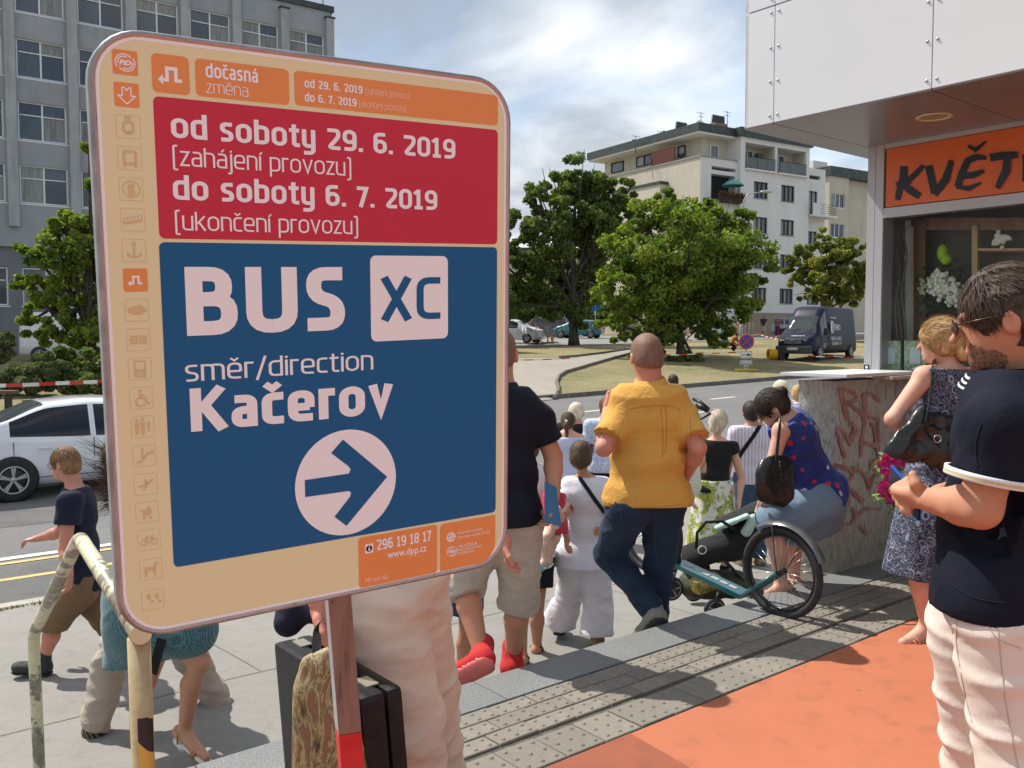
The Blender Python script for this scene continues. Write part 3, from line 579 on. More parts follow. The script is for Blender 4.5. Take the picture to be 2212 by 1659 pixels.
    f.build('pictogram',[SOR,SWH if k in (0,1,7) else YTAN,YEL],SIGN)
for k in range(19): icon(k)
# post: square tube behind the board, leaning as in the photo
t=NT('post_paint',.5); v=t.vec(); a=t.noise(t.vec((6,6,.8)),9,6,.65,.2); b=t.noise(v,45,4,.7); base=t.ramp(a,[(.42,(.25,.155,.125)),(.58,(.20,.125,.10)),(.66,(.12,.085,.07))]); base=t.mix(t.ramp(b,[(.66,0.),(.70,.9)]),base,(.04,.03,.03)); t.col(base); t.bump(a,.2,.002); POST=t.m
PG=mat('post_galvanised',(.36,.38,.38),(.50,.52,.52),sc=12,rough=.4,metal=.4,bump=.05)
PR=mat('post_red',(.52,.012,.02),(.62,.03,.035),sc=14,rough=.45); PW=mat('post_white',(.75,.73,.70),(.85,.83,.80),sc=14,rough=.5)
pa=at(722,1190,1.60); pb=at(768,1780,1.64); pd=(pb-pa).normalized(); pd=pd/abs(pd.z)
px_=Vector((.93,.37,0)).normalized()
def seg(z0,z1,m,name):
    mb=MB(); a=pa+pd*(pa.z-z0); b=pa+pd*(pa.z-z1); u=px_; w_=Vector((-u.y,u.x,0)); h=.021
    vs=[p+u*x*h+w_*y*h for p in (a,b) for x,y in ((-1,-1),(1,-1),(1,1),(-1,1))]
    mb.add(vs,[(3,2,1,0),(4,5,6,7),(0,1,5,4),(1,2,6,5),(2,3,7,6),(3,0,4,7)],0); 
    mb.i=[0,0,0,0,0,1] if len(m)>1 else [0]*6
    return mb.build(name,m,SIGN,bevel=.003)
zc=at(735,1578,1.62).z
seg(1.62,zc,[POST,PG],'post'); seg(zc-.0005,zc-.2,[PR],'red_band'); seg(zc-.2,zc-.4,[PW],'white_band'); seg(zc-.4,zc-.6,[PR],'red_band'); seg(zc-.6,.0,[PG],'post_foot')
mb=MB(); c=pa+pd*(pa.z-.03); mb.box(c.x-.2,c.x+.2,c.y-.12,c.y+.12,0,.09); mb.build('foot_block',mat('rubber_black',(.03,.03,.03),(.05,.05,.05),sc=20,rough=.8,bump=.2),SIGN,bevel=.02)
mb=MB(); mb.bar(bp(120,-60,-26),bp(400,-60,-26),.04,.02,up=SN); mb.bar(bp(120,-640,-26),bp(400,-640,-26),.04,.02,up=SN); mb.build('clamp',PG,SIGN)
# ---------------------------------------------------------------- handrail of the steps
t=NT('rail_paint',.42); v=t.vec(); a=t.noise(v,7,6,.65,.5); b=t.noise(v,38,5,.7); base=t.ramp(b,[(.35,(.60,.57,.36)),(.65,(.68,.65,.44))]); base=t.mix(t.ramp(a,[(.50,0.),(.53,1.)]),base,t.ramp(b,[(.35,(.16,.15,.11)),(.7,(.38,.36,.27))])); t.col(base); t.bump(a,.4,.002); RAILP=t.m
HR=thing('handrail','worn cream steel handrail with striped post at the steps','handrail',tuple(st(-.2,1.8,0)))
A0=at(299,1345,1.86); A0=Vector((A0.x,A0.y,.93)); A1=at(172,1160,2.76); A2=at(72,1372,3.42); 
def arc(p,q,r_,k=5):
    return [p.lerp(q,i/k) for i in range(k+1)]
def bend(a,b,c,rr):
    d1=(a-b).normalized(); d2=(c-b).normalized(); p=b+d1*rr; q=b+d2*rr
    return [((1-u)**2)*p+2*u*(1-u)*b+u*u*q for u in [k/5 for k in range(6)]]
pt=[A0+Vector((0,0,-.0))]+bend(A0,A1,A2,.06)+bend(A1,A2,A2+Vector((.012,0,-1)),.05)+[Vector((A2.x+.02,A2.y,ZL))]
mb=MB(); mb.tube([A0.lerp(A1,-.03)]+pt[1:],.0215,16); mb.build('rail',RAILP,HR)
nb=Vector((A0.x+.012,A0.y,0)); mb=MB(); mb.tube([nb,Vector((A0.x,A0.y,.915))],.0232,18)
mb.build('post',mat('rail_tan',(.34,.25,.12),(.46,.38,.22),sc=9,rough=.45,bump=.15,bsc=50),HR)
t=NT('hazard_tape',.5); v=t.vec(); s_=t.sep(v); k=t.math('FRACT',t.math('MULTIPLY',t.math('ADD',s_[2],t.math('MULTIPLY',s_[0],1.3)),7.0)); t.col(t.ramp(k,[(.0,(.62,.40,.08)),(.48,(.62,.40,.08)),(.5,(.02,.02,.025)),(1.,(.02,.02,.025))],'CONSTANT')); HAZ=t.m
mb=MB(); hz=[]
for k in range(9):
    a=R(-88+k*11); 
    for z in (.20,.75): c_=nb.lerp(Vector((A0.x,A0.y,.915)),z/.915); hz.append(Vector((c_.x+math.cos(a)*.0237,c_.y+math.sin(a)*.0237,z)))
mb.add(hz,[(2*k,2*k+2,2*k+3,2*k+1) for k in range(8)],0,True); mb.build('hazard_strip',HAZ,HR)
# ---------------------------------------------------------------- kiosk, its concrete base wall and canopy
AL=mat('panel_white',(.72,.76,.78),(.76,.80,.82),sc=.8,rough=.32,spec=.5,coat=.2,bump=.01,bsc=2)
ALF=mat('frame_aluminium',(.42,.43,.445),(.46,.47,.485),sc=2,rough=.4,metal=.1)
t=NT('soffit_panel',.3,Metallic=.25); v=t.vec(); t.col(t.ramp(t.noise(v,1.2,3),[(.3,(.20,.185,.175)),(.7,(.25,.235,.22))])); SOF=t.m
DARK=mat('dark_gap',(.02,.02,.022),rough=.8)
t=NT('graffiti_concrete',.9); v=t.vec(); a=t.noise(t.vec((1,1,.35)),42,5,.75,.6); b=t.noise(v,3,4,.6); c=t.noise(t.vec((1,1,.6)),14,5,.7); base=t.ramp(a,[(.38,(.23,.24,.21)),(.47,(.45,.47,.43)),(.65,(.57,.60,.56))]); base=t.mix(t.ramp(b,[(.4,0.),(.65,.5)]),base,(.5,.48,.42)); z_=t.sep(v)[2]; base=t.mix(t.ramp(t.math('ADD',z_,t.math('MULTIPLY',c,.35)),[(.25,.55),(.6,0.)]),base,(.24,.21,.14)); t.col(base); t.bump(t.math('ADD',a,t.math('MULTIPLY',c,.6)),1.0,.02); GCONC=t.m
t=NT('graffiti_paint',.8); v=t.vec(); a=t.noise(t.vec((1,1,.35)),42,5,.75,.6); b=t.noise(v,9,4,.6); base=t.mix(t.ramp(a,[(.40,.75),(.50,0.)]),t.ramp(b,[(.35,(.37,.14,.14)),(.65,(.48,.30,.28))]),(.22,.17,.14)); t.col(base); t.bump(a,1.,.015); t.b.inputs['Alpha'].default_value=1; GP=t.m
WALL=thing('concrete_wall','rough concrete wall covered in red graffiti below the shop window','wall',tuple(st(5.25,3.17)))
M=Matrix.Rotation(TH,4,'Z')
mb=MB()
# front face slightly bent at the chipped corner
P=[(0,.0),(0,.16)]
def wl(s,t,z): p=st(s,t); return Vector((p.x,p.y,z))
ns,nz=16,26; vs=[]; fs=[]
for j in range(nz+1):
    for i in range(ns+1):
        s=5.25+.78*i/ns; z=-.02+1.275*j/nz; d=random.uniform(-.004,.004)
        if i==0: s+=random.uniform(-.012,.006)
        vs.append(wl(s,3.17+d,z))
fs=[(j*(ns+1)+i,j*(ns+1)+i+1,(j+1)*(ns+1)+i+1,(j+1)*(ns+1)+i) for j in range(nz) for i in range(ns)]
mb.add(vs,fs,0,True)
lft=[j*(ns+1) for j in range(nz+1)]; o=len(mb.v); mb.v+=[tuple(Vector(vs[k])+Vector((VS[0],VS[1],0))*.27) for k in lft]
mb.f+=[(lft[j],lft[j+1],o+j+1,o+j) for j in range(nz)]; mb.i+=[0]*nz; mb.sm+=[True]*nz
a=[wl(5.25,3.44,z) for z in (-.95,1.25)]+[wl(6.2,3.44,z) for z in (-.95,1.25)]; mb.add([wl(5.245,3.18,-1),wl(5.245,3.44,-1),wl(5.245,3.44,0),wl(5.245,3.18,0)],[(0,1,2,3)]); mb.add(a,[(0,1,3,2)]); mb.add([wl(5.245,3.18,1.25),wl(6.2,3.18,1.25),wl(6.2,3.44,1.25),wl(5.245,3.44,1.25)],[(0,1,2,3)])
mb.build('front_face',GCONC,WALL,rec=False)
mb=MB(); mb.add([wl(6.0,3.165,-.02),wl(6.0,-4,-.02),wl(6.0,-4,1.25),wl(6.0,3.165,1.25)],[(0,1,2,3)]); mb.build('side_face',GCONC,WALL,rec=False)
def onwall(px,py,pad=.006):
    d=ray(px,py); n=Vector((VS[0],VS[1],0)); k=(3.17-pad-0)/(d.dot(n)); return Vector((0,0,CH))+d*k
mb=MB(); cam0=Vector((0,0,CH))
gr=[[(165,205),(200,300),(215,370),(228,432)],[(160,208),(215,215),(262,232),(308,262),(300,285),(262,300),(205,312)],[(245,322),(290,352),(352,408)],
 [(458,300),(420,255),(385,238),(345,250),(352,300),(350,350),(345,440)],[(362,365),(385,405),(420,425),(458,420)],
 [(215,700),(190,640),(165,560),(150,492),(182,490),(222,545),(252,615)],[(240,448),(278,470),(285,500),(262,545),(250,590)],
 [(352,440),(340,520),(330,600),(325,698)],[(402,448),(425,520),(440,590),(452,690)],[(330,590),(395,602),(456,618)],
 [(122,742),(152,815),(185,900),(238,1018)],[(125,744),(205,772),(272,808),(262,840),(190,884)],[(205,872),(260,935),(342,1015)],
 [(268,775),(300,772),(345,810),(372,860),(385,932),(395,870),(440,810)],[(390,760),(458,790)],[(390,745),(440,720),(458,700)],
 [(262,1058),(282,1090),(288,1140),(262,1170),(190,1190),(200,1215)],[(300,1110),(340,1078),(390,1062),(456,1072)],[(455,430),(448,520),(458,590)],[(300,1180),(340,1215),(378,1250)]]
for n,g in enumerate(gr):
    g=rp([(x,y) for x,y in g],20,3); w_=(9 if n<16 else 7)
    for dd,i in ((w_*1.25,0),):
        v,f=ribbon(g,[dd*random.uniform(.8,1.2)*(2.7 if n in (0,3,6,9) else 2.0) for _ in g]); mb.add([onwall(1762.6+.3018*x,777.6+.3018*y,.007+.0006*n) for x,y in v],f,0)
mb.build('graffiti',GP,WALL,rec=False)
mb=MB(); q=[wl(5.12,3.02,1.285),wl(6.02,3.02,1.285),wl(6.02,3.5,1.285),wl(5.12,3.5,1.285)]; mb.add(q+[p+Vector((0,0,.022)) for p in q],[(3,2,1,0),(4,5,6,7),(0,1,5,4),(1,2,6,5),(2,3,7,6),(3,0,4,7)]); mb.build('sill',mat('sill_white',(.60,.60,.60),(.68,.68,.68),sc=4,rough=.4),WALL,bevel=.003)
mb=MB(); q=[wl(5.6,2.98,1.262),wl(6.01,2.98,1.262),wl(6.01,3.12,1.262),wl(5.6,3.12,1.262)]; mb.add(q+[p+Vector((0,0,.02)) for p in q],[(3,2,1,0),(4,5,6,7),(0,1,5,4),(1,2,6,5),(2,3,7,6),(3,0,4,7)]); mb.build('sill_board',mat('board_tan',(.42,.36,.30),(.5,.43,.36),sc=8,rough=.7),WALL)
KI=thing('flower_shop_kiosk','white panelled kiosk with overhanging roof and orange KVĚT sign above its window','kiosk',tuple(st(6.0,3.35)))
def kb(name,s0,s1,t0,t1,z0,z1,m,par=KI,bevel=.002): 
    mb=MB(); mb.box(s0,s1,t0,t1,z0,z1,M=M); return mb.build(name,m,par,bevel=bevel)
kb('corner_post',6.002,6.15,3.353,3.41,1.272,2.878,ALF); kb('corner_post',6.0,6.15,3.29,3.349,1.272,2.878,ALF)
kb('header',6.0,6.1,-3,3.287,2.368,2.436,ALF); kb('top_rail',6.0,6.1,-3,3.287,2.846,2.878,ALF); kb('sill_rail',5.99,6.1,-3,3.287,1.268,1.302,ALF)
kb('rear_wall',6.6,6.68,-3,3.35,-.1,2.87,mat('wall_inside',(.10,.10,.08),(.16,.15,.12),sc=4,rough=.7))
kb('end_wall',6.16,7.5,3.36,3.41,-.9,2.87,mat('end_inside',(.30,.33,.31),(.36,.39,.37),sc=4,rough=.6)); kb('inner_floor',6.16,6.6,-3,3.35,1.2,1.27,mat('shelf_wood',(.34,.22,.12),(.46,.32,.18),sc=5,rough=.6,stretch=(1,6,1)))
SGN=MATS.get('x') or mat('kiosk_orange',(.62,.125,.028),(.68,.145,.034),sc=3,rough=.4,bump=.01)
kb('sign_panel',6.0,6.04,-3,3.272,2.442,2.842,SGN)
def onk(px,py,s=5.994):
    d=ray(px,py); n=Vector((US[0],US[1],0)); return Vector((0,0,CH))+d*(s/d.dot(n))
INK=mat('ink_black',(.008,.009,.014),(.012,.013,.02),sc=5,rough=.35)
mb=MB()
KV=[([(1292,1278),(1285,1370),(1262,1440),(1240,1535)],[58,62,56,42]),([(1440,1272),(1375,1340),(1310,1400),(1232,1425)],[34,44,52,50]),([(1285,1418),(1345,1465),(1412,1508)],[50,60,52]),
 ([(1478,1272),(1500,1360),(1522,1488)],[58,60,52]),([(1655,1232),(1610,1380),(1522,1492)],[40,62,58]),
 ([(1782,1118),(1838,1152),(1920,1085)],[24,34,14]),([(1922,1212),(1845,1205),(1778,1235),(1735,1330),(1705,1420),(1712,1448)],[30,48,50,54,50,30]),([(1735,1352),(1820,1345),(1902,1312)],[46,50,30]),([(1706,1436),(1785,1448),(1882,1402)],[30,40,14]),
 ([(1952,1210),(2050,1196),(2162,1188)],[62,58,52]),([(2085,1200),(2075,1310),(2038,1380),(2006,1445)],[54,64,54,40]),
 ([(2225,1185),(2230,1290),(2222,1395)],[52,56,48])]
for n,(g,w_) in enumerate(KV):
    P=[];W_=[]
    for k in range(len(g)-1):
        for q in range(5): u=q/5; P.append((g[k][0]*(1-u)+g[k+1][0]*u,g[k][1]*(1-u)+g[k+1][1]*u)); W_.append((w_[k]*(1-u)+w_[k+1]*u)*random.uniform(.96,1.04))
    P.append(g[-1]); W_.append(w_[-1]); v,f=ribbon(P,W_); mb.add([onk(1589.8+.28125*x,.28125*y,5.996-.0007*n) for x,y in v],f)
    if n in (2,4,8,10,11): mb.build('letter',INK,KI,rec=False); mb=MB()
# glazing
g=bpy.data.materials.new('shop_glass'); g.use_nodes=True; n=g.node_tree.nodes; l=g.node_tree.links; n.clear(); o_=n.new('ShaderNodeOutputMaterial'); tr=n.new('ShaderNodeBsdfTransparent'); tr.inputs[0].default_value=(.93,.97,.95,1); gl=n.new('ShaderNodeBsdfGlossy'); gl.inputs['Roughness'].default_value=.02; fr=n.new('ShaderNodeFresnel'); fr.inputs[0].default_value=1.28; mx_=n.new('ShaderNodeMixShader'); l.new(fr.outputs[0],mx_.inputs[0]); l.new(tr.outputs[0],mx_.inputs[1]); l.new(gl.outputs[0],mx_.inputs[2]); l.new(mx_.outputs[0],o_.inputs[0]); GLASS=g; MATS['shop_glass']=g
mb=MB(); mb.add([wl(6.02,3.287,1.303),wl(6.02,1.62,1.303),wl(6.02,1.62,2.367),wl(6.02,3.287,2.367)],[(0,1,2,3)]); mb.build('window_pane',GLASS,KI,rec=False)
mb=MB(); mb.add([wl(6.02,1.58,1.303),wl(6.02,-3,1.303),wl(6.02,-3,2.367),wl(6.02,1.58,2.367)],[(0,1,2,3)]); mb.build('window_pane',GLASS,KI,rec=False)
kb('mullion',6.0,6.06,1.575,1.625,1.303,2.367,ALF)
# canopy
kb('roof_core',4.90,9.5,-5,3.60,2.89,4.6,mat('roof_core',(.05,.05,.052),rough=.8),bevel=0)
tb=[3.63,3.41,2.41,1.41,.41,-.59,-1.59,-2.59,-5]; zb=[2.882,3.607,4.33,4.7]
for a,b in zip(tb,tb[1:]):
    for c_,d_ in zip(zb,zb[1:]): kb('fascia_panel',4.872,4.898,b+.003,a-.003,c_+.003,d_-.006,AL,bevel=.0015)
kb('fascia_panel',4.872,9.5,3.602,3.628,2.885,4.7,AL)
sb=[4.9,9.5]
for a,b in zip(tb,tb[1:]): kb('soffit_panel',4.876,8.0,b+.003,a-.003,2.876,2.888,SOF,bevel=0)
mb=MB(); mb.lathe([(.0095,0),(.0085,.003),(.005,.005),(0,.0055)],(0,0,0),tuple(-Vector((US[0],US[1],0))),n=8); rm=mb.mesh('rivet',mat('rivet_steel',(.45,.46,.48),rough=.3,metal=.7)); kl=wloc(KI)
for a in tb[1:-3]:
    for z in (2.93,3.14,3.35,3.565,3.65,3.86,4.07):
        for e in (-.028,.028): p=st(4.8715,a+e); link('rivet',rm,KI,Vector((p.x,p.y,z))-kl)
c=onz(2018,252,2.874); mb=MB(); mb.lathe([(.105,0),(.10,-.006),(.085,-.006),(.082,.0)],(c.x,c.y,2.874),n=28); mb.build('downlight',mat('lamp_ring',(.60,.50,.34),rough=.4),KI); mb=MB(); mb.disc((c.x,c.y,2.8745),(0,0,-1),.082,28); mb.build('lamp_glass',mat('lamp_glass',(.30,.21,.11),rough=.3),KI)
# sticker on the post
mb=MB(); mb.add([onk(1865+x*13,898-110+y*14,5.9975) for x,y in ((.1,0),(1,.05),(.95,1),(.05,.9))],[(0,1,2,3)]); mb.build('sticker',INK,KI,rec=False)
mb=MB(); mb.add([onk(1865+x*13,898-110+y*14,5.996) for x,y in ((.35,.15),(.7,.2),(.75,.5),(.5,.6),(.3,.45))],[(0,1,2,3,4)]); mb.build('sticker_print',SWH,KI,rec=False)
# things seen in the window
def ink(px,py,s): return onk(px,py,s)
TW=mat('twig_brown',(.10,.07,.05),(.2,.15,.11),sc=30,rough=.8)
for k,(x0,sway,top) in enumerate(((1938,7,480),(1946,9,484),(1926,8,500),(1912,5,520),(1953,6,490),(1919,6,482))):
    P=[]; ph=random.uniform(0,6)
    for q in range(15): u=q/14; P.append(ink(x0+sway*math.sin(ph+u*9)*(.3+u),735-(735-top)*u,6.16+.03*(k%3)))
    mb=MB(); mb.tube(P,[.0075*(1-.75*q/14)+.001 for q in range(15)],5)
    for q in (4,7,9,11):
        a=P[q]; mb.tube([a,a+Vector((random.uniform(-.03,.03),0,.07)),a+Vector((random.uniform(-.05,.05),.01,.16))],[.003,.002,.001],4)
    tag(mb.build('twig',TW),['tall curly bare twig in the shop window by the corner post','curly bare twig reaching highest behind the shop window','forked bare twig standing low in the shop window','thin bare twig at the far left edge of the shop window','wavy bare twig beside the pale panel in the shop window','slim dark twig right against the window corner'][k],'twig','decorative twigs in the shop window')
def kq(name,x0,x1,y0,y1,s,m,label,cat,th=.01,group=None):
    a=[ink(x,y,s) for x,y in ((x0,y1),(x1,y1),(x1,y0),(x0,y0))]; b=[p+Vector((US[0],US[1],0))*th for p in a]; mb=MB(); mb.add(a+b,[(0,1,2,3),(7,6,5,4),(0,4,5,1),(1,5,6,2),(2,6,7,3),(3,7,4,0)]); return tag(mb.build(name,m),label,cat,group)
kq('display_panel',1955,1967,476,800,6.3,mat('panel_mint',(.50,.56,.50),(.56,.62,.55),sc=2,rough=.5),'tall pale green panel standing behind the curly twigs','panel')
WD=mat('wood_light',(.46,.32,.18),(.58,.43,.26),sc=5,rough=.6,stretch=(1,1,9))
kq('wooden_post',1967,1972,490,800,6.31,WD,'slim light wooden post next to the pale green panel','post',.02)
kq('wooden_board',1972,1998,474,712,6.42,mat('wood_mid',(.20,.125,.065),(.27,.18,.10),sc=4,rough=.6,stretch=(1,1,8)),'wide brown wooden board inside the shop window','board',.02)
mb=MB(); v=[]; 
out_=[(2030,850),(2030,680),(2035,630),(2052,598),(2085,578),(2125,568),(2125,545),(2060,545),(2015,560),(1990,600),(1990,850)]
kq('arched_board',1998,2212,470,497,6.43,mat('wood_mid2',(.22,.14,.08),(.3,.2,.11),sc=4,rough=.6,stretch=(1,8,1)),'long brown board across the top of the shop window','board',.02)
kq('shelf_post',2099,2111,487,640,6.4,WD,'light wooden upright of the shop shelf','post',.03)
kq('shop_shelf',2111,2300,536,542,6.38,WD,'light wooden shelf with a white owl figure','shelf',.2)
WHF=mat('flower_white',(.74,.78,.66),(.86,.86,.78),sc=20,rough=.6); GRF=mat('leaf_dark',(.03,.06,.03),(.06,.1,.04),sc=12,rough=.6)
mb=MB()
for k in range(260):
    a=random.gauss(0,1); b=random.gauss(0,1); p=ink(2030+a*13+ (26 if k%3==0 else 0),614+b*12+(18 if k%3==0 else 0),6.3+random.uniform(-.05,.05)); mb.ball(p,random.uniform(.010,.02),6,4)
f_=thing('flower_bouquet','round white hydrangea bouquet with green leaves inside the shop window','bouquet',tuple(ink(2030,690,6.3))); mb.build('flowers',WHF,f_,rec=False)['kind']='stuff'
mb=MB()
for k in range(420):
    p=ink(2035+random.gauss(0,26),640+random.gauss(0,34),6.36+random.uniform(-.04,.05)); d=Vector((random.gauss(0,1),random.gauss(0,1),random.gauss(0,1))).normalized()*.03; e=d.orthogonal().normalized()*.012; mb.add([p-d,p+e,p+d,p-e],[(0,1,2,3)])
mb.build('leaves',GRF,f_,rec=False)['kind']='stuff'
mb=MB()
for k in range(16): mb.ball(ink(1991+random.gauss(0,6),616+random.uniform(-24,26),6.28),.011,7,5)
mb.build('buds',mat('bud_green',(.42,.47,.25),(.5,.55,.3),sc=10,rough=.5),f_,rec=False)['kind']='stuff'
mb=MB(); mb.ball(ink(2036,546,6.34),.055,10,7,sc=(.7,.7,1.1)); mb.ball(ink(2043,560,6.34),.04,10,7); tag(mb.build('neon_vase',mat('lime_green',(.35,.62,.03),rough=.4)),'lime green ornament above the white flowers','ornament')
mb=MB()
for k in range(60): mb.ball(ink(2160+random.gauss(0,8),518+random.gauss(0,5),6.36),.016,6,4)
tag(mb.build('owl_figure',WHF,rec=False),'fluffy white figure sitting on the shop shelf','figure')
FRM=NT('frame_moss',.7); v=FRM.vec(); FRM.col(FRM.ramp(FRM.noise(v,38,5,.7),[(.4,(.20,.30,.14)),(.55,(.42,.50,.38)),(.7,(.6,.66,.58))]))
for k,(x0,x1) in enumerate(((1899,1945),(1953,2000))):
    fr_=kq('picture_frame',x0,x1,736,799,6.12,FRM.m,['mossy green picture frame leaning at the window corner','mossy green picture frame further from the window corner'][k],'picture frame',.02,'mossy picture frames')
    off=wloc(fr_); a=[ink(x,y,6.115)-off for x,y in ((x0+12,786),(x1-12,786),(x1-12,750),(x0+12,750))]; m_=bpy.data.meshes.new('picture'); m_.from_pydata([tuple(p) for p in a],[],[(0,1,2,3)]); m_.materials.append(mat('picture_blue',(.46,.58,.62),(.55,.66,.7),sc=8,rough=.4)); link('picture',m_,fr_)
# petunias hanging by the wall
PB=thing('petunia_basket','magenta petunias hanging beside the woman in the paisley dress','flowers',tuple(at(1945,1090,4.75)))
mb=MB(); mg=MB()
PET=[(1915+random.gauss(0,6),1000+random.gauss(0,7)) for _ in range(7)]+[(1948+random.gauss(0,9),1004+random.gauss(0,5)) for _ in range(7)]+[(1918+random.gauss(0,8),1040+random.gauss(0,14)) for _ in range(13)]+[(1930+random.gauss(0,6),1072+random.gauss(0,9)) for _ in range(7)]+[(1907+random.gauss(0,5),1058+random.gauss(0,7)) for _ in range(6)]
for x,y in PET:
    c=at(x,y,4.75+random.uniform(-.06,.06)); nrm=Vector((random.uniform(-.8,.3),-1,random.uniform(-.3,.6))).normalized(); a=nrm.orthogonal().normalized(); b=nrm.cross(a); r_=random.uniform(.017,.026); vs=[c-nrm*.008]
    for q in range(15): th=q/15*6.283; rr=r_*(1+.16*math.cos(5*th)); vs.append(c+(a*math.cos(th)+b*math.sin(th))*rr+nrm*.004*math.sin(q*2.2))
    mb.add(vs,[(0,1+q,1+(q+1)%15) for q in range(15)],0,True)
PETM=mat('petunia',(.42,.012,.16),(.60,.03,.28),sc=35,rough=.6,tl=.25)
mb.build('petals',PETM,PB,rec=False)['kind']='stuff'
for k in range(420):
    x,y=random.choice(PET); c=at(x+random.gauss(6,9),y+random.gauss(3,10),4.82+random.uniform(-.05,.06)); d=Vector((random.gauss(0,1),random.gauss(0,1),random.gauss(0,1))).normalized()*.022; e=d.orthogonal().normalized()*.009; mg.add([c-d,c+e,c+d,c-e],[(0,1,2,3)])
mg.build('leaves',mat('petunia_leaf',(.10,.20,.04),(.22,.34,.09),sc=25,rough=.6,tl=.3),PB,rec=False)['kind']='stuff'
mb=MB(); c=at(1950,1060,4.86); mb.lathe([(.05,-.09),(.085,.0),(.09,.06),(.08,.06),(.07,0)],c,n=16); mb.build('pot',mat('pot_brown',(.2,.1,.06),rough=.7),PB)
# ---------------------------------------------------------------- figures: signed distance fields of limbs, trunk, head and clothes, meshed by surface nets
def V3(*a): return np.array(a,dtype=float)
def nrm(v): v=np.asarray(v,float); return v/max(1e-9,np.linalg.norm(v))
def cone(a,b,ra,rb): return ('c',np.array(a,float),np.array(b,float),ra,rb)
def ell(c,r,B=None): return ('e',np.array(c,float),np.array(r,float),B)
def slab(a,b,ra,rb,B,s): return ('f',np.array(a,float),np.array(b,float),ra,rb,B,s)      # cone flattened by s along basis axis
def ev(p,X):
    k=p[0]
    if k=='c':
        _,a,b,ra,rb=p; ab=b-a; L2=max(1e-9,ab@ab); t=np.clip(((X-a)@ab)/L2,0,1); return np.linalg.norm(X-a-t[:,None]*ab,axis=1)-(ra+(rb-ra)*t)
    if k=='f':
        _,a,b,ra,rb,B,s=p; Y=(X-a)@B.T/s; q=(b-a)@B.T/s; L2=max(1e-9,q@q); t=np.clip((Y@q)/L2,0,1); return (np.linalg.norm(Y-t[:,None]*q,axis=1)-(ra+(rb-ra)*t))*min(s)
    if k=='e':
        _,c,r,B=p; Y=X-c
        if B is not None: Y=Y@B.T
        k0=np.linalg.norm(Y/r,axis=1); k1=np.linalg.norm(Y/(r*r),axis=1); return k0*(k0-1)/np.maximum(k1,1e-9)
    if k=='sub': return None
    if k=='fn': return p[1](X)
def field(prims,X,k=.02,cuts=(),subs=(),disp=None):
    d=None
    for p in prims:
        kk=k
        if p[0]=='k': kk=p[1]; p=p[2]
        di=ev(p,X)
        if p[0]=='cut': continue
        if d is None: d=di
        else:
            h=np.maximum(kk-np.abs(d-di),0)/kk; d=np.minimum(d,di)-h*h*kk*.25
    if disp is not None: d=d-disp(X)
    for q,n in cuts: d=np.maximum(d,(X-np.asarray(q))@np.asarray(n))
    for p,kk in subs:
        di=-ev(p,X); h=np.maximum(kk-np.abs(d-di),0)/kk; d=np.maximum(d,di)+h*h*kk*.25
    return d
def limits(prims,pad):
    lo=np.full(3,1e9); hi=-lo
    for p in prims:
        if p[0]=='k': p=p[2]
        if p[0] in 'cf':
            m=max(p[3],p[4])*(max(p[6]) if p[0]=='f' else 1)
            for q in (p[1],p[2]): lo=np.minimum(lo,q-m); hi=np.maximum(hi,q+m)
        elif p[0]=='e': m=max(p[2]); lo=np.minimum(lo,p[1]-m); hi=np.maximum(hi,p[1]+m)
    return lo-pad,hi+pad
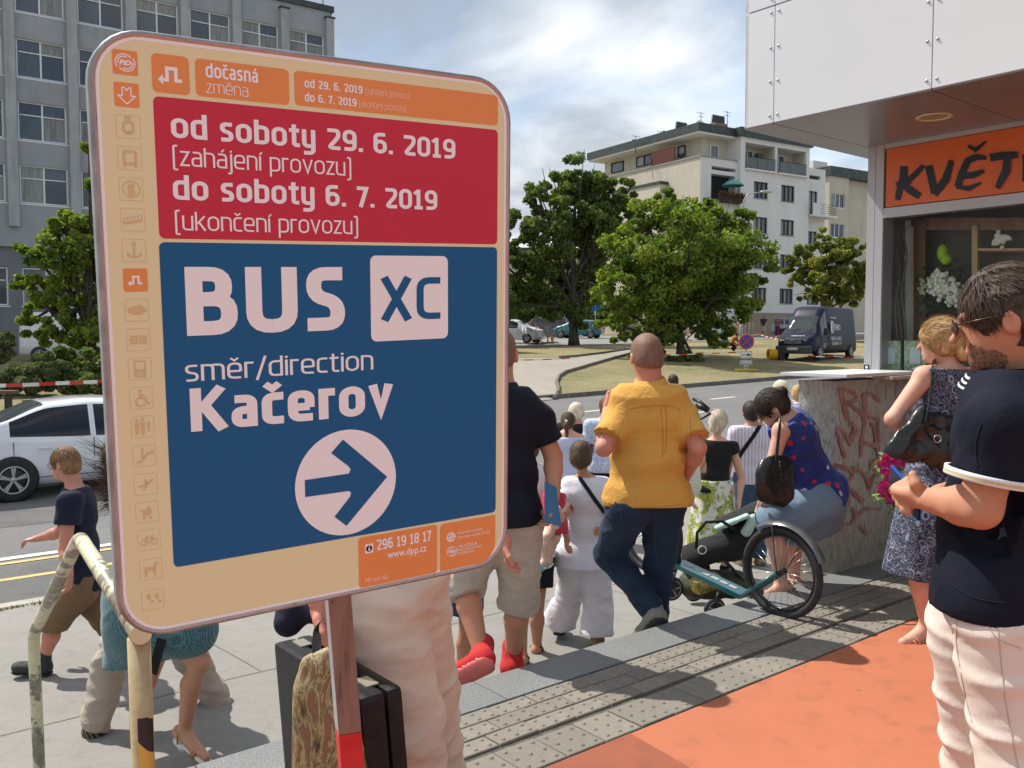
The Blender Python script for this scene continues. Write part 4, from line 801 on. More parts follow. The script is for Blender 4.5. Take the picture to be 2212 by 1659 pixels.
def nets(fn,lo,hi,h):
    """surface nets over a sparse grid"""
    B=4; n=np.maximum(1,np.ceil((hi-lo)/(h*B)).astype(int)); G=[lo[i]+(np.arange(n[i])+.5)*h*B for i in range(3)]
    g=np.stack(np.meshgrid(*G,indexing='ij'),-1).reshape(-1,3); dc=fn(g).reshape(n)
    act=np.abs(dc)<h*B*1.35
    D=np.repeat(np.repeat(np.repeat(np.where(dc>0,1.,-1.),B,0),B,1),B,2).astype(np.float32)
    ia=np.argwhere(act)
    if len(ia)==0: return np.zeros((0,3)),np.zeros((0,4),int)
    o=np.stack(np.meshgrid(*[np.arange(B)]*3,indexing='ij'),-1).reshape(-1,3); I=(ia[:,None,:]*B+o[None]).reshape(-1,3)
    D[I[:,0],I[:,1],I[:,2]]=fn(lo+(I+.5)*h)
    s=D>0; c=s[:-1,:-1,:-1].astype(np.int8)
    off=[(i,j,k) for i in (0,1) for j in (0,1) for k in (0,1)]; N_=[D.shape[i]-1 for i in range(3)]
    sl=lambda A,a:A[a[0]:a[0]+N_[0],a[1]:a[1]+N_[1],a[2]:a[2]+N_[2]]
    sm=sum(sl(s,a).astype(np.int8) for a in off); cell=np.argwhere((sm>0)&(sm<8))
    idx=np.full(N_,-1,dtype=np.int64); idx[cell[:,0],cell[:,1],cell[:,2]]=np.arange(len(cell))
    val=[D[cell[:,0]+a[0],cell[:,1]+a[1],cell[:,2]+a[2]] for a in off]; acc=np.zeros((len(cell),3)); cnt=np.zeros(len(cell))
    for a in range(8):
        for b in range(a+1,8):
            A,Bb=np.array(off[a]),np.array(off[b])
            if np.abs(A-Bb).sum()!=1: continue
            m=(val[a]>0)!=(val[b]>0); t=val[a][m]/(val[a][m]-val[b][m]); acc[m]+=A+(Bb-A)*t[:,None]; cnt[m]+=1
    v=lo+(cell+.5+acc/np.maximum(cnt,1)[:,None])*h
    F_=[]
    for ax in range(3):
        e=[0,0,0]; e[ax]=1; u=[0,0,0]; u[(ax+1)%3]=1; w_=[0,0,0]; w_[(ax+2)%3]=1; u=np.array(u); w_=np.array(w_)
        sh=tuple(slice(0,D.shape[i]-e[i]) for i in range(3)); s1=s[sh]; s2=s[tuple(slice(e[i],None) for i in range(3))]
        q=np.argwhere(s1!=s2); q=q[(q[:,(ax+1)%3]>0)&(q[:,(ax+2)%3]>0)&(q[:,(ax+1)%3]<N_[(ax+1)%3])&(q[:,(ax+2)%3]<N_[(ax+2)%3])]
        if len(q)==0: continue
        g_=lambda d:idx[q[:,0]-d[0],q[:,1]-d[1],q[:,2]-d[2]]
        f=np.stack([g_(u+w_),g_(w_),g_(0*u),g_(u)],1); fl=s1[q[:,0],q[:,1],q[:,2]]; f[fl]=f[fl][:,::-1]; F_.append(f[(f>=0).all(1)])
    return v,np.concatenate(F_)
WR=np.random.default_rng(3)
def wob(X,fr,seed=0,stretch=(1,1,1)):
    r=np.random.default_rng(seed); Y=X*np.array(stretch)*fr; o=0
    Y=Y+.6*np.sin(Y[:,[1,2,0]]*1.3+seed)
    for k in range(4): a=nrm(r.normal(size=3)); o=o+np.sin(Y@a*(1+.35*k)+r.uniform(0,6))
    return o/4
def folds(amp,fr,seed=1,stretch=(1,1,1),sharp=True):
    def f(X):
        a=wob(X,fr,seed,stretch); b=wob(X,fr*2.3,seed+5,stretch)
        if sharp: a=np.maximum(1-3.6*np.abs(a),-1); b=np.maximum(1-3.6*np.abs(b),-1)
        return amp*(.75*a+.25*b)
    return f
def basis(f,up=(0,0,1)):
    f=nrm(f); r=nrm(np.cross(f,up)); u=np.cross(r,f); return np.stack([r,f,u])   # rows: right, forward, up
def pose(base,H,yaw,lean=0,side=0,legL=(0,0),legR=(0,0),armL=(5,8,15,0),armR=(5,8,15,0),male=True,head=(0,0),wide=1.0):
    """base: ground point between the feet; yaw 0 faces away from the camera, positive turns left.
    leg=(thigh forward, knee bend); arm=(forward, outward, elbow bend, inward)"""
    y=R(yaw); f=V3(-math.sin(y),math.cos(y),0); r=V3(math.cos(y),math.sin(y),0); u=V3(0,0,1); b=np.array(base,float); J={'H':H,'f':f,'r':r,'male':male,'wide':wide}
    def dirn(fw): a=R(fw); return -u*math.cos(a)+f*math.sin(a)
    ends=[]
    for s,l in ((-1,legL),(1,legR)):
        d1=dirn(l[0]); d2=dirn(l[0]-l[1]); ends.append((s,d1*.245*H,d2*.246*H))
    low=max(-(e[1]+e[2])[2] for e in ends); pz=b+u*(low+.045*H)
    hw=(.052 if male else .058)*H
    tl=R(lean); tu=u*math.cos(tl)+f*math.sin(tl); tf=f*math.cos(tl)-u*math.sin(tl); tr=r*math.cos(R(side))+tu*math.sin(R(side)); tu=tu*math.cos(R(side))-r*math.sin(R(side))
    J['tu']=tu;J['tf']=tf;J['tr']=tr
    J['pelvis']=pz+tu*.02*H; J['waist']=pz+tu*.12*H; J['chest']=pz+tu*.215*H; J['neck']=pz+tu*.305*H
    sw=(.108 if male else .094)*H*wide
    for s,n,l,e,a in ((-1,'L',legL,ends[0],armL),(1,'R',legR,ends[1],armR)):
        hip=pz+r*s*hw; J['hip'+n]=hip; J['knee'+n]=hip+e[1]; J['ank'+n]=hip+e[1]+e[2]
        J['toe'+n]=J['ank'+n]+nrm(f*math.cos(R(max(0,l[1]-l[0])*.8))-u*math.sin(R(max(0,l[1]-l[0])*.8)))*.145*H+r*s*.015*H-u*.02*H
        sh=J['neck']+tr*s*sw-tu*.032*H; J['sh'+n]=sh
        A,O_,E_,I_=[R(q) for q in a]; d=-tu*math.cos(A)+tf*math.sin(A); d=d*math.cos(O_)+tr*s*math.sin(O_); el=sh+d*.172*H; g=-tu*math.cos(A+E_)+tf*math.sin(A+E_); g=g*math.cos(I_)-tr*s*math.sin(I_); wr=el+nrm(g)*.145*H
        J['el'+n]=el; J['wr'+n]=wr; J['hd'+n]=nrm(g)
    hy,hp=R(yaw+head[0]),R(head[1]); J['hf']=V3(-math.sin(hy)*math.cos(hp),math.cos(hy)*math.cos(hp),-math.sin(hp)); J['head']=J['neck']+tu*.085*H+tf*.012*H+J['hf']*.008*H
    return J
def headprims(J,jaw=1.0,nose=1.0):
    H=J['H']; k=H/1.75*(1.0 if J['male'] else .96); B=basis(J['hf']); c=np.array(J['head']); P=lambda r,f,u:c+(B[0]*r+B[1]*f+B[2]*u)*k
    pr=[ell(P(0,-.008,.022),V3(.077,.098,.098)*k,B),ell(P(0,.022,-.045),V3(.058*jaw,.07,.075)*k,B),ell(P(0,.062,-.088),V3(.028*jaw,.026,.022)*k,B),
     ('k',.014*k,cone(P(0,.088,.012),P(0,.113*nose,-.026),.007*k,.0100*k)),('k',.02*k,cone(P(-.034,.082,.024),P(.034,.082,.024),.011*k,.011*k)),
     ('k',.012*k,cone(P(-.016,.088,-.058),P(.016,.088,-.058),.0065*k,.0065*k)),('k',.01*k,ell(P(-.083,-.006,-.008),V3(.010,.019,.030)*k,B)),('k',.01*k,ell(P(.083,-.006,-.008),V3(.011,.021,.034)*k,B))]
    subs=[(ell(P(-.033,.098,.006),V3(.018,.014,.012)*k,B),.012*k),(ell(P(.033,.098,.006),V3(.018,.014,.012)*k,B),.012*k)]+[(ell(P(e*.094,.000,-.006),V3(.007,.010,.017)*k,B),.005*k) for e in (-1,1)]
    return pr,subs,P,B,k
def handprims(w_,d,pn,s,H,curl=35,k=None):
    """wrist, pointing direction, palm normal, side"""
    k=H/1.75*(k or 1); d=nrm(d); pn=nrm(np.array(pn)-d*np.dot(pn,d)); x=np.cross(d,pn)*s; w_=np.array(w_); B=np.stack([x,d,pn])
    pr=[ell(w_+d*.05*k,V3(.042,.055,.017)*k,B),cone(w_,w_+d*.02*k,.025*k,.026*k)]
    for i,(o,l) in enumerate(((-.031,.062),(-.011,.072),(.010,.07),(.030,.056))):
        a=w_+d*.085*k+x*o*k; c1=R(curl*.8+4*i); c2=R(curl*1.9+6*i); b=a+(d*math.cos(c1)+pn*math.sin(c1))*l*.55*k; e=b+(d*math.cos(c2)+pn*math.sin(c2))*l*.5*k
        pr+=[('k',.008*k,cone(a,b,.0098*k,.0088*k)),('k',.006*k,cone(b,e,.0088*k,.0075*k))]
    a=w_+d*.03*k-x*.034*k; b=a+nrm(d*.65-x*.6+pn*.3)*.042*k; e=b+nrm(d*.9-x*.1+pn*.35)*.034*k
    pr+=[('k',.012*k,cone(a,b,.0135*k,.011*k)),('k',.006*k,cone(b,e,.011*k,.0088*k))]
    return pr
def trunk(J,g=0,belly=0,bust=0):
    H=J['H']; m=J['male']; B=np.stack([J['tr'],J['tf'],J['tu']]); w_=J['wide']
    a=[ell(J['chest']+J['tu']*.02*H,V3((.098 if m else .087)*H*w_+g,(.064+.0)*H*(.5+.5*w_)+g,.105*H+g),B),
       ell(J['waist'],V3((.082 if m else .074)*H*w_+g,(.058*H+belly)*(.5+.5*w_)+g,.10*H+g),B),
       ell(J['pelvis'],V3((.088 if m else .098)*H*w_+g,(.064 if m else .068)*H*(.5+.5*w_)+g,.075*H+g),B),
       cone(J['shL'],J['shR'],.030*H+g*.8,.030*H+g*.8)]+[('k',.06,cone(J['neck']+J['tu']*.002*H,J['sh'+q]+J['tu']*.004*H,.030*H+g*.5,.028*H+g*.6)) for q in 'LR']
    if belly: a.append(ell(J['waist']+J['tf']*belly-J['tu']*.02*H,V3(.078*H*w_+g,.06*H+g,.09*H+g),B))
    if bust:
        for s in (-1,1): a.append(ell(J['chest']+J['tf']*.055*H+J['tr']*s*.04*H+J['tu']*.012*H,V3(.042*H,.036*H,.042*H)+g,B))
    return a
def limb(a,b,ra,rb,bul=0,at_=.35,dirv=None):
    a,b=np.array(a),np.array(b); m=a+(b-a)*at_+(dirv if dirv is not None else 0)*bul
    return [cone(a,m,ra,ra*(1-at_)+rb*at_+abs(bul)*.6),cone(m,b,ra*(1-at_)+rb*at_+abs(bul)*.6,rb)]
def legprims(J,s,g=0,lo=1.0):
    H=J['H']; f=.92+.08*J['wide'] if J['wide']<1.1 else J['wide']*.9; hip,kn,an=J['hip'+s],J['knee'+s],J['ank'+s]
    sh=nrm(an-kn); th=nrm(kn-hip); back=-J['f']+sh*np.dot(J['f'],sh); back=nrm(back) if np.linalg.norm(back)>.1 else -J['f']
    p=[cone(hip,kn,.052*H*f+g,.033*H+g)]
    mid=kn+(an-kn)*.33+back*.012*H
    p+=[cone(kn,mid,.030*H+g,.034*H+g),cone(mid,an,.034*H+g,.0195*H+g)]
    return p
def armprims(J,s,g=0,up=True,low=True):
    H=J['H']; k=1.0 if J['male'] else .88; p=[]
    if up: p.append(cone(J['sh'+s],J['el'+s],.032*H*k+g,.0245*H*k+g))
    if low:
        m=J['el'+s]+(J['wr'+s]-J['el'+s])*.3; p+=[cone(J['el'+s],m,.0245*H*k+g,.025*H*k+g),cone(m,J['wr'+s],.025*H*k+g,.0155*H*k+g)]
    return p
SK={}
def skin(name,c):
    if name not in SK:
        t=NT('skin_'+name,.58,Specular_IOR_Level=.35,Subsurface_Weight=.08,Subsurface_Scale=.02); v=t.vec(); a=t.noise(v,9,4); b=t.noise(v,120,3,.6); d=tuple(x*y for x,y in zip(c,(1.05,.80,.74)))
        t.col(t.mix(t.ramp(a,[(.38,0.),(.68,.75)]),c,d)); t.bump(b,.12,.002); SK[name]=t.m
    return SK[name]
TAN=skin('tanned',(.50,.265,.165)); FAIR=skin('fair',(.62,.37,.27)); RED_=skin('ruddy',(.55,.26,.19)); PALE=skin('pale',(.66,.45,.36))
def smesh(name,v,f,m,parent,off): 
    if len(v)==0: return None
    me=npmesh(name,v-np.array(off),f,m); return link(name,me,parent)
def joinm(L_):
    v=[];f=[];o=0
    for a,b in L_:
        if len(a): v.append(a); f.append(b+o); o+=len(a)
    return np.concatenate(v),np.concatenate(f)
class Person:
    def __init__(s,J,label,group=None,cat='person',h=.012,hh=None,sk=FAIR):
        s.J=J; s.h=h; s.hh=hh or h*.7; s.sk=sk; b=min(J['ankL'][2],J['ankR'][2])-.045*J['H']; c=(J['pelvis']); s.off=Vector((c[0],c[1],b)); s.o=thing('person',label,cat,s.off,group)
    def part(s,name,prims,m,h=None,k=.02,**kw):
        lo,hi=limits(prims,.03); v,f=nets(lambda X:field(prims,X,k,**kw),lo,hi,h or s.h); return smesh(name,v,f,m,s.o,s.off)
    def body(s,arms='LR',legs='LR',feet='',hands=None,bust=0,belly=0,head=True,jaw=1,nose=1,torso=True,neckr=1.0,cuts=(),foot=None):
        J=s.J; H=J['H']; L_=[]; pr=[]
        if torso: pr+=trunk(J,-.012,belly,bust)
        nk=(.034 if J['male'] else .027)*H*neckr; pr.append(cone(J['neck']-J['tu']*.02*H,J['head']-J['hf']*.02*H-V3(0,0,.02)*H,nk,nk*.95))
        for a in arms: pr+=armprims(J,a)
        for a in legs: pr+=legprims(J,a)
        for a in feet: pr+=s.footprims(a)
        lo,hi=limits(pr,.02); L_.append(nets(lambda X:field(pr,X,.018,cuts),lo,hi,s.h))
        if head:
            hp,sb,s.P,s.B,s.k=headprims(J,jaw,nose); hp=hp+[cone(J['neck'],J['head']-J['hf']*.02*H-V3(0,0,.03)*H,nk*.98,nk*.93)]; lo,hi=limits(hp,.01); L_.append(nets(lambda X:field(hp,X,.03,subs=sb),lo,hi,s.hh))
        for a in arms:
            q=(hands or {}).get(a)
            if q=='none': continue
            d,pn,curl=q if q else (J['hd'+a],(-1 if a=='R' else 1)*J['r'],35)
            hp2=handprims(J['wr'+a],d,pn,1 if a=='R' else -1,H,curl); lo,hi=limits(hp2,.01); L_.append(nets(lambda X:field(hp2,X,.012),lo,hi,max(.0035,s.hh*.7)))
        v,f=joinm(L_); s.bodyo=smesh('body',v,f,s.sk,s.o,s.off); return s
    def footprims(s,a,g=0):
        J=s.J; H=J['H']; an,to=J['ank'+a],J['toe'+a]; d=nrm(to-an); dn=nrm(an-J['knee'+a]); heel=an+dn*.018*H-d*.03*H
        return [cone(an,heel+d*.01*H,.02*H+g,.022*H+g),('k',.03,cone(an,an+(to-an)*.6+dn*.014*H,.021*H+g,.018*H+g)),('k',.03,cone(heel+dn*.003,to,.017*H+g,.014*H+g))]
    def shoe(s,a,m,ms,high=.0,g=.008,name='shoe',th=.016,open_=False):
        J=s.J; H=J['H']; an,to=J['ank'+a],J['toe'+a]; f=nrm(to-an); dn=nrm(an-J['knee'+a]); f=nrm(f-dn*(f@dn)*.35); n=nrm(np.cross(f,J['r'])) ; n=n if n@dn<0 else -n
        x=np.cross(f,n); B=np.stack([x,f,n]); c=an-n*.03*H
        sole=c+f*.035*H
        up=[slab(c-f*.008*H,c+f*.085*H,.030*H+g,.027*H+g,B,V3(1,1,.78)),('k',.03,cone(c+n*.02*H-f*.004*H,c+n*(.045+high)*H-f*.002*H,.026*H+g,.026*H+g))]
        lo,hi=limits(up,.02); cz=c-n*.018*H
        v,fc=nets(lambda X:field(up,X,.03,cuts=[(cz,-n)],disp=folds(.0015,40,3)),lo,hi,min(s.h,.009)); o=smesh(name,v,fc,m,s.o,s.off)
        so=[slab(c-f*.012*H-n*.0*H,c+f*.088*H,.033*H+g,.030*H+g,B,V3(1,1,1))]
        lo,hi=limits(so,.02); v,fc=nets(lambda X:field(so,X,.02,cuts=[(cz+n*.002,n),(cz-n*th,-n)]),lo,hi,min(s.h,.009)); q=smesh('sole',v,fc,ms,o,s.off); return o
    def cloth(s,name,prims,m,k=.03,amp=.003,fr=14,seed=1,stretch=(1,1,1),cuts=(),subs=(),h=None,sharp=True):
        d=folds(amp,fr,seed,stretch,sharp) if amp else None; return s.part(name,prims,m,h=h or s.h,k=k,cuts=cuts,subs=subs,disp=d)
    def sleeve(s,a,frac,g,m=None):
        J=s.J; q=J['sh'+a]+(J['el'+a]-J['sh'+a])*frac; n=nrm(J['el'+a]-J['sh'+a]); H=J['H']; k=1.0 if J['male'] else .9
        base=cone(J['sh'+a],q+n*.03,.031*H*k+g*.85,.029*H*k+g*1.25)
        return ('fn2',base,q,n)
    def top(s,m,g=.012,sl=.5,hem=.0,belly=0,bust=0,name='shirt',amp=.004,fr=12,seed=1,neck=.0,flare=0,extra=(),stretch=(1,1,1),subs=(),hemn=None,k=.035,h=None):
        J=s.J; H=J['H']; pr=trunk(J,g,belly,bust)
        hp=J['pelvis']-J['tu']*(.0+hem)*H; hn=-J['tu'] if hemn is None else nrm(hemn)
        B=np.stack([J['tr'],J['tf'],J['tu']]); pr.append(ell(J['pelvis']-J['tu']*hem*.8*H,V3(.095*H*J['wide']+g*1.2+flare,.068*H*(.5+.5*J['wide'])+g*1.2+flare+belly*.5,.11*H+hem*H*.6),B)); pr+=list(extra)
        base=[p for p in pr]; sls=[s.sleeve(a,sl,g) for a in 'LR'] if sl>0 else []
        dsp=folds(amp,fr,seed,stretch)
        nq=J['neck']+J['tu']*(.012+neck)*H
        def fn(X):
            d=field(base,X,k); d=d
            for _,c,q,n in sls:
                e=np.maximum(ev(c,X),(X-q)@n); h_=np.maximum(.03-np.abs(d-e),0)/.03; d=np.minimum(d,e)-h_*h_*.0075
            d=d-dsp(X); d=np.maximum(d,(X-hp)@hn); d=np.maximum(d,(X-nq)@J['tu'])
            for _,c,q,n in sls:   # keep the end of each sleeve open-cut
                w_=ev(cone(q,q+n*.12,.05*H,.05*H),X); d=np.where(w_<0,np.maximum(d,(X-q)@n),d)
            if sl<=0:
                for a in 'LR':
                    n=nrm(J['sh'+a]-J['neck']); w_=np.linalg.norm(X-J['sh'+a],axis=1)-.075*H; d=np.where(w_<0,np.maximum(d,(X-(J['sh'+a]+n*.006*H))@n),d)
            for p,kk in subs: d=np.maximum(d,-ev(p,X))
            return d
        lo,hi=limits(base+[c for _,c,_,_ in sls],.03); v,f=nets(fn,lo,hi,h or s.h); return smesh(name,v,f,m,s.o,s.off)
    def trousers(s,m,g=.016,end=1.0,name='trousers',amp=.005,fr=13,seed=2,bell=0,top=.03,stretch=(1,1,1.7),k=.03,wid=0,h=None):
        J=s.J; H=J['H']; B=np.stack([J['tr'],J['tf'],J['tu']]); pr=[ell(J['pelvis'],V3(.092*H*J['wide']+g*.6,.066*H*(.5+.5*J['wide'])+g*.6,.085*H),B)]; cl=[]
        for a in 'LR':
            hip,kn,an=J['hip'+a],J['knee'+a],J['ank'+a]; f=J['wide']
            if end<=1.0 and end>.5: e=kn+(an-kn)*((end-.5)*2); legs=[cone(hip,kn,.054*H*f+g,.040*H+g+wid),cone(kn,e+nrm(an-kn)*.03,.040*H+g+wid,.030*H+g+bell+wid)]; q=e; n=nrm(an-kn)
            else: e=hip+(kn-hip)*(end*2); n=nrm(kn-hip); legs=[cone(hip,e+n*.04,.054*H*f+g,.046*H+g+bell+wid)]; q=e
            cl.append((legs,q,n))
        dsp=folds(amp,fr,seed,stretch)
        def fn(X):
            d=field(pr,X,k)
            for legs,q,n in cl:
                e=field(legs,X,.04); e=np.maximum(e,(X-q)@n); h_=np.maximum(k-np.abs(d-e),0)/k; d=np.minimum(d,e)-h_*h_*k*.25
            d=d-dsp(X); return np.maximum(d,(X-(J['pelvis']+J['tu']*top*H))@J['tu'])
        allp=pr+[c for l_,_,_ in cl for c in l_]; lo,hi=limits(allp,.03); v,f=nets(fn,lo,hi,h or s.h); return smesh(name,v,f,m,s.o,s.off)
    def skirt(s,m,length=.3,flare=.06,g=.012,amp=.012,n=9,name='skirt',top=.075,ax=None,h=None,seed=0):
        J=s.J; H=J['H']; u=np.array([0,0,-1.]) if ax is None else nrm(ax); a=J['pelvis']+J['tu']*.03*H; b=J['pelvis']+u*length*H
        f=J['f']; r=J['r']; L_=np.linalg.norm(b-a)
        def fn(X):
            Y=X-a; t=np.clip((Y@u)/L_,-.3,1.2); c=Y-np.outer(Y@u,u); x=c@r; y=c@f; th=np.arctan2(y,x); w_=J['wide']
            rr=(.092*H*w_+g)+flare*np.clip(t,0,2)+amp*np.clip(t,0,1.2)*np.sin(th*n+seed+np.sin(t*3))+np.where(t<0,t*.05,0)
            d=np.sqrt((x/1.0)**2+(y/.82)**2)-rr; return np.maximum(np.maximum(d*.8,(Y@u)-L_),-(Y@u)-top*H*.6)
        R_=.1*H*J['wide']+flare+g+.05; lo=np.minimum(a,b)-R_; hi=np.maximum(a,b)+R_; lo[2]=min(a[2],b[2])-.03; hi[2]=max(a[2],b[2])+.1
        v,fc=nets(fn,lo,hi,h or s.h); return smesh(name,v,fc,m,s.o,s.off)
    def hair(s,m,kind='short',g=.012,seed=5,strands=0,col=None,rough=1.0,front=.055,low=-.06,back=None,slen=.02):
        P,B,k=s.P,s.B,s.k; pr=[ell(P(0,-.010,.024),V3(.079+g,.100+g,.100+g)*k,B)]
        if kind in('short','buzz','male'): pr.append(ell(P(0,-.04,-.03),V3(.070+g*.5,.068+g*.6,.07)*k,B))
        if kind in('bob','full'): pr+=[ell(P(0,-.035,-.03),V3(.084+g*.6,.085+g*.5,.085)*k,B)]
        if kind=='pony': pr+=[ell(P(0,-.04,-.02),V3(.072+g*.5,.07+g*.4,.06)*k,B),('k',.03,cone(P(0,-.10,.02),P(0,-.125,-.04),.022*k,.03*k)),cone(P(0,-.125,-.04),P(.01,-.12,-.20),.03*k,.016*k)]
        if kind=='lowpony': pr+=[ell(P(0,-.04,-.02),V3(.074+g*.5,.07+g*.4,.065)*k,B),('k',.02,ell(P(0,-.115,-.075),V3(.05,.035,.042)*k,B))]
        if kind=='bun': pr+=[ell(P(0,-.04,-.02),V3(.072+g*.5,.07+g*.4,.055)*k,B),('k',.015,ell(P(0,-.115,.045),V3(.04,.036,.038)*k,B))]
        subs=[(ell(P(0,front+.075,-.055),V3(.12,.085,.095)*k,B),.0)]
        sv=[(cone(P(e*.13,.006,-.010),P(e*.07,.010,-.034),.034*k,.032*k),0) for e in (-1,1)] if kind!='full' else []
        amp=(.003 if kind not in('buzz',) else .0008)*rough
        def disp(X):
            Y=(X-np.array(s.J['head']))@B.T/k; a=np.arctan2(Y[:,0],Y[:,2]+.3*Y[:,1]+.001); st_=np.sin(a*26+8*wob(X,14,seed))*.5+wob(X,60,seed+1)*.6+wob(X,22,seed+2)*.9; return amp*st_
        def fn(X):
            d=field(pr,X,.03)-disp(X)
            for p,_ in subs+sv: d=np.maximum(d,-ev(p,X))
            return np.maximum(d,-((X-P(0,0,low if kind!='pony' else -.3))@(B[2]*.94-B[1]*(.34 if kind in('male','short','buzz') else 0)))) if kind not in ('bob','full','lowpony') else d
        lo,hi=limits(pr,.02*k); v,f=nets(fn,lo,hi,s.hh); o=smesh('hair',v,f,m,s.o,s.off)
        if strands and len(v):
            rg=np.random.default_rng(seed); c=np.array(P(0,-.01,.02)); i=rg.integers(0,len(v),strands); p=v[i]; nn_=p-c; nn_/=np.linalg.norm(nn_,axis=1)[:,None]
            dn=-B[2]*.9-B[1]*.25 if kind!='lowpony' else -B[1]*.9-B[2]*.25
            if kind in('male','short'): dn=-B[2]*.45-B[1]*.2
            fl=dn-nn_*(nn_@dn)[:,None]; fl/=np.maximum(1e-3,np.linalg.norm(fl,axis=1))[:,None]; ln=slen*k*rg.uniform(.5,1.3,strands)[:,None]
            d=fl*ln+nn_*ln*(.07)+rg.normal(size=(strands,3))*.0018*k; w_=np.cross(nn_,fl); w_/=np.maximum(1e-6,np.linalg.norm(w_,axis=1))[:,None]; w_=w_*.0011*k*rg.uniform(.6,1.4,strands)[:,None]
            q0=p-nn_*.003; V_=np.stack([q0-w_,q0+w_,q0+d*.6+w_*.7,q0+d*.6-w_*.7,q0+d+nn_*0],1).reshape(-1,3); b=np.arange(strands)*5
            T_=np.concatenate([np.stack([b,b+1,b+2],1),np.stack([b,b+2,b+3],1),np.stack([b+3,b+2,b+4],1)]); me=npmesh('hair_strands',V_-np.array(s.off),T_,m,smooth=False); q=link('hair_strands',me,o); q['kind']='stuff'
        return o
    def eyes(s,mE):
        mb=MB()
        for x in (-.031,.031): mb.ball(s.P(x,.0835,.006),.0115*s.k,8,6)
        mb2=mb; return None
    def glasses(s,dark=True,rim=None,shift=0):
        P=s.P; k=s.k; mb=MB()
        for x in (-.033,.033):
            mb.tube([P(x+.026*math.cos(a)+0,.1075+shift-.012*abs(math.cos(a)) ,.002+.021*math.sin(a)) for a in [q/14*6.283 for q in range(14)]],.0016*k,5,closed=True)
        mb.tube([P(-.008,.108+shift,.008),P(.008,.108+shift,.008)],.0016*k,5)
        for x in (-1,1): mb.tube([P(x*.058,.098+shift,.008),P(x*.080,.05,.010),P(x*.084,-.005,.012),P(x*.080,-.02,-.004)],.0017*k,5)
        g=mb.build('glasses',rim or mat('frame_black',(.015,.015,.016),rough=.3),s.o); 
        mb=MB()
        for x in (-.033,.033):
            vs=[P(x,.111+shift,.002)]+[P(x+.0255*math.cos(a),.1075+shift-.012*abs(math.cos(a)),.002+.0205*math.sin(a)) for a in [q/14*6.283 for q in range(14)]]; mb.add(vs,[(0,1+q,1+(q+1)%14) for q in range(14)],0,True)
        m=mat('lens_dark',(.02,.008,.01),rough=.08,spec=.8) if dark else mat('lens_clear',(.55,.5,.48),rough=.05,alpha=.25)
        q=mb.build('lens',m,g,rec=False); q['kind']='stuff' if False else q.get('kind','thing'); return g
def pt(px,py,Y): return np.array(at(px,py,Y))
def over(J,**k):
    for a,v in k.items(): J[a]=np.array(v,float)
    if 'neck' in k or 'pelvis' in k:
        J['tu']=nrm(J['neck']-J['pelvis']); r=nrm(J['shR']-J['shL']); J['tf']=nrm(np.cross(J['tu'],r)); J['tr']=nrm(np.cross(J['tf'],J['tu'])); L_=np.linalg.norm(J['neck']-J['pelvis'])
        if 'chest' not in k: J['chest']=J['neck']-J['tu']*.30*L_
        if 'waist' not in k: J['waist']=J['pelvis']+J['tu']*.36*L_
    return J
def fab(name,c,c2=None,sc=6,b=.25,bs=9,weave=260,rough=.85,sheen=.1,st_=(1,1,1),coarse=.5):
    if name in MATS: return MATS[name]
    t=NT(name,rough,Sheen_Weight=sheen*.3,Specular_IOR_Level=.25); v=t.vec(st_); a=t.noise(v,sc,4); f=t.noise(v,bs*.9,3,.5,1.6); f2=t.noise(v,bs*2.6,3,.5,1.2); w_=t.noise(t.vec(),weave,2)
    rg_=t.math('ADD',t.math('ABSOLUTE',t.math('SUBTRACT',f,.5)),t.math('MULTIPLY',t.math('ABSOLUTE',t.math('SUBTRACT',f2,.5)),.4))
    t.col(t.ramp(a,[(.35,c),(.7,c2 or tuple(x*.86 for x in c))])); t.bump(t.math('ADD',t.math('MULTIPLY',rg_,-1.6*coarse),t.math('MULTIPLY',w_,.06)),b*.7,.05); return t.m
NAVY=fab('cloth_navy',(.007,.009,.019),(.011,.014,.027)); NAVYT=fab('cloth_navy_tee',(.009,.013,.030),(.014,.020,.042)); YELS=fab('linen_yellow',(.66,.36,.075),(.58,.31,.07),b=.45,bs=12,weave=140)
CREAM=fab('cotton_cream',(.72,.65,.58),(.68,.60,.53),b=.18,bs=6,coarse=.3); WHITEC=fab('linen_white',(.72,.70,.74),(.62,.60,.66),b=.5,bs=9); KHAKI=fab('cotton_khaki',(.42,.36,.30),(.36,.31,.25),b=.45); KHAKID=fab('shorts_brown',(.21,.135,.075),(.17,.105,.06),b=.4)
JEANS=fab('denim_dark',(.010,.022,.05),(.022,.045,.085),sc=4,b=.4); JEANM=fab('denim_mid',(.035,.075,.15),(.05,.10,.19),b=.4); BLACKC=fab('cloth_black',(.010,.010,.011),(.016,.016,.017)); BLACKL=mat('leather_black',(.010,.010,.011),(.018,.018,.019),sc=9,rough=.32,bump=.35,bsc=14,bd=.02,spec=.6)
OFFW=fab('shorts_offwhite',(.50,.45,.38),(.42,.38,.32),b=.5); SKYB=fab('skirt_blue',(.19,.27,.36),(.15,.22,.31),b=.35); WHITET=fab('tee_white',(.74,.74,.80),(.66,.66,.74),b=.3); LILAC=fab('tee_lilac',(.50,.54,.72),(.44,.48,.66))
HB=lambda n,c,c2:(MATS.get(n) or (lambda t:(t.col(t.ramp(t.noise(t.vec((1,1,.35)),55,5,.7),[(.35,c),(.65,c2)])),t.bump(t.noise(t.vec((1,1,.3)),90,4,.7),.5,.004),t.m)[2])(NT(n,.6,Specular_IOR_Level=.3)))
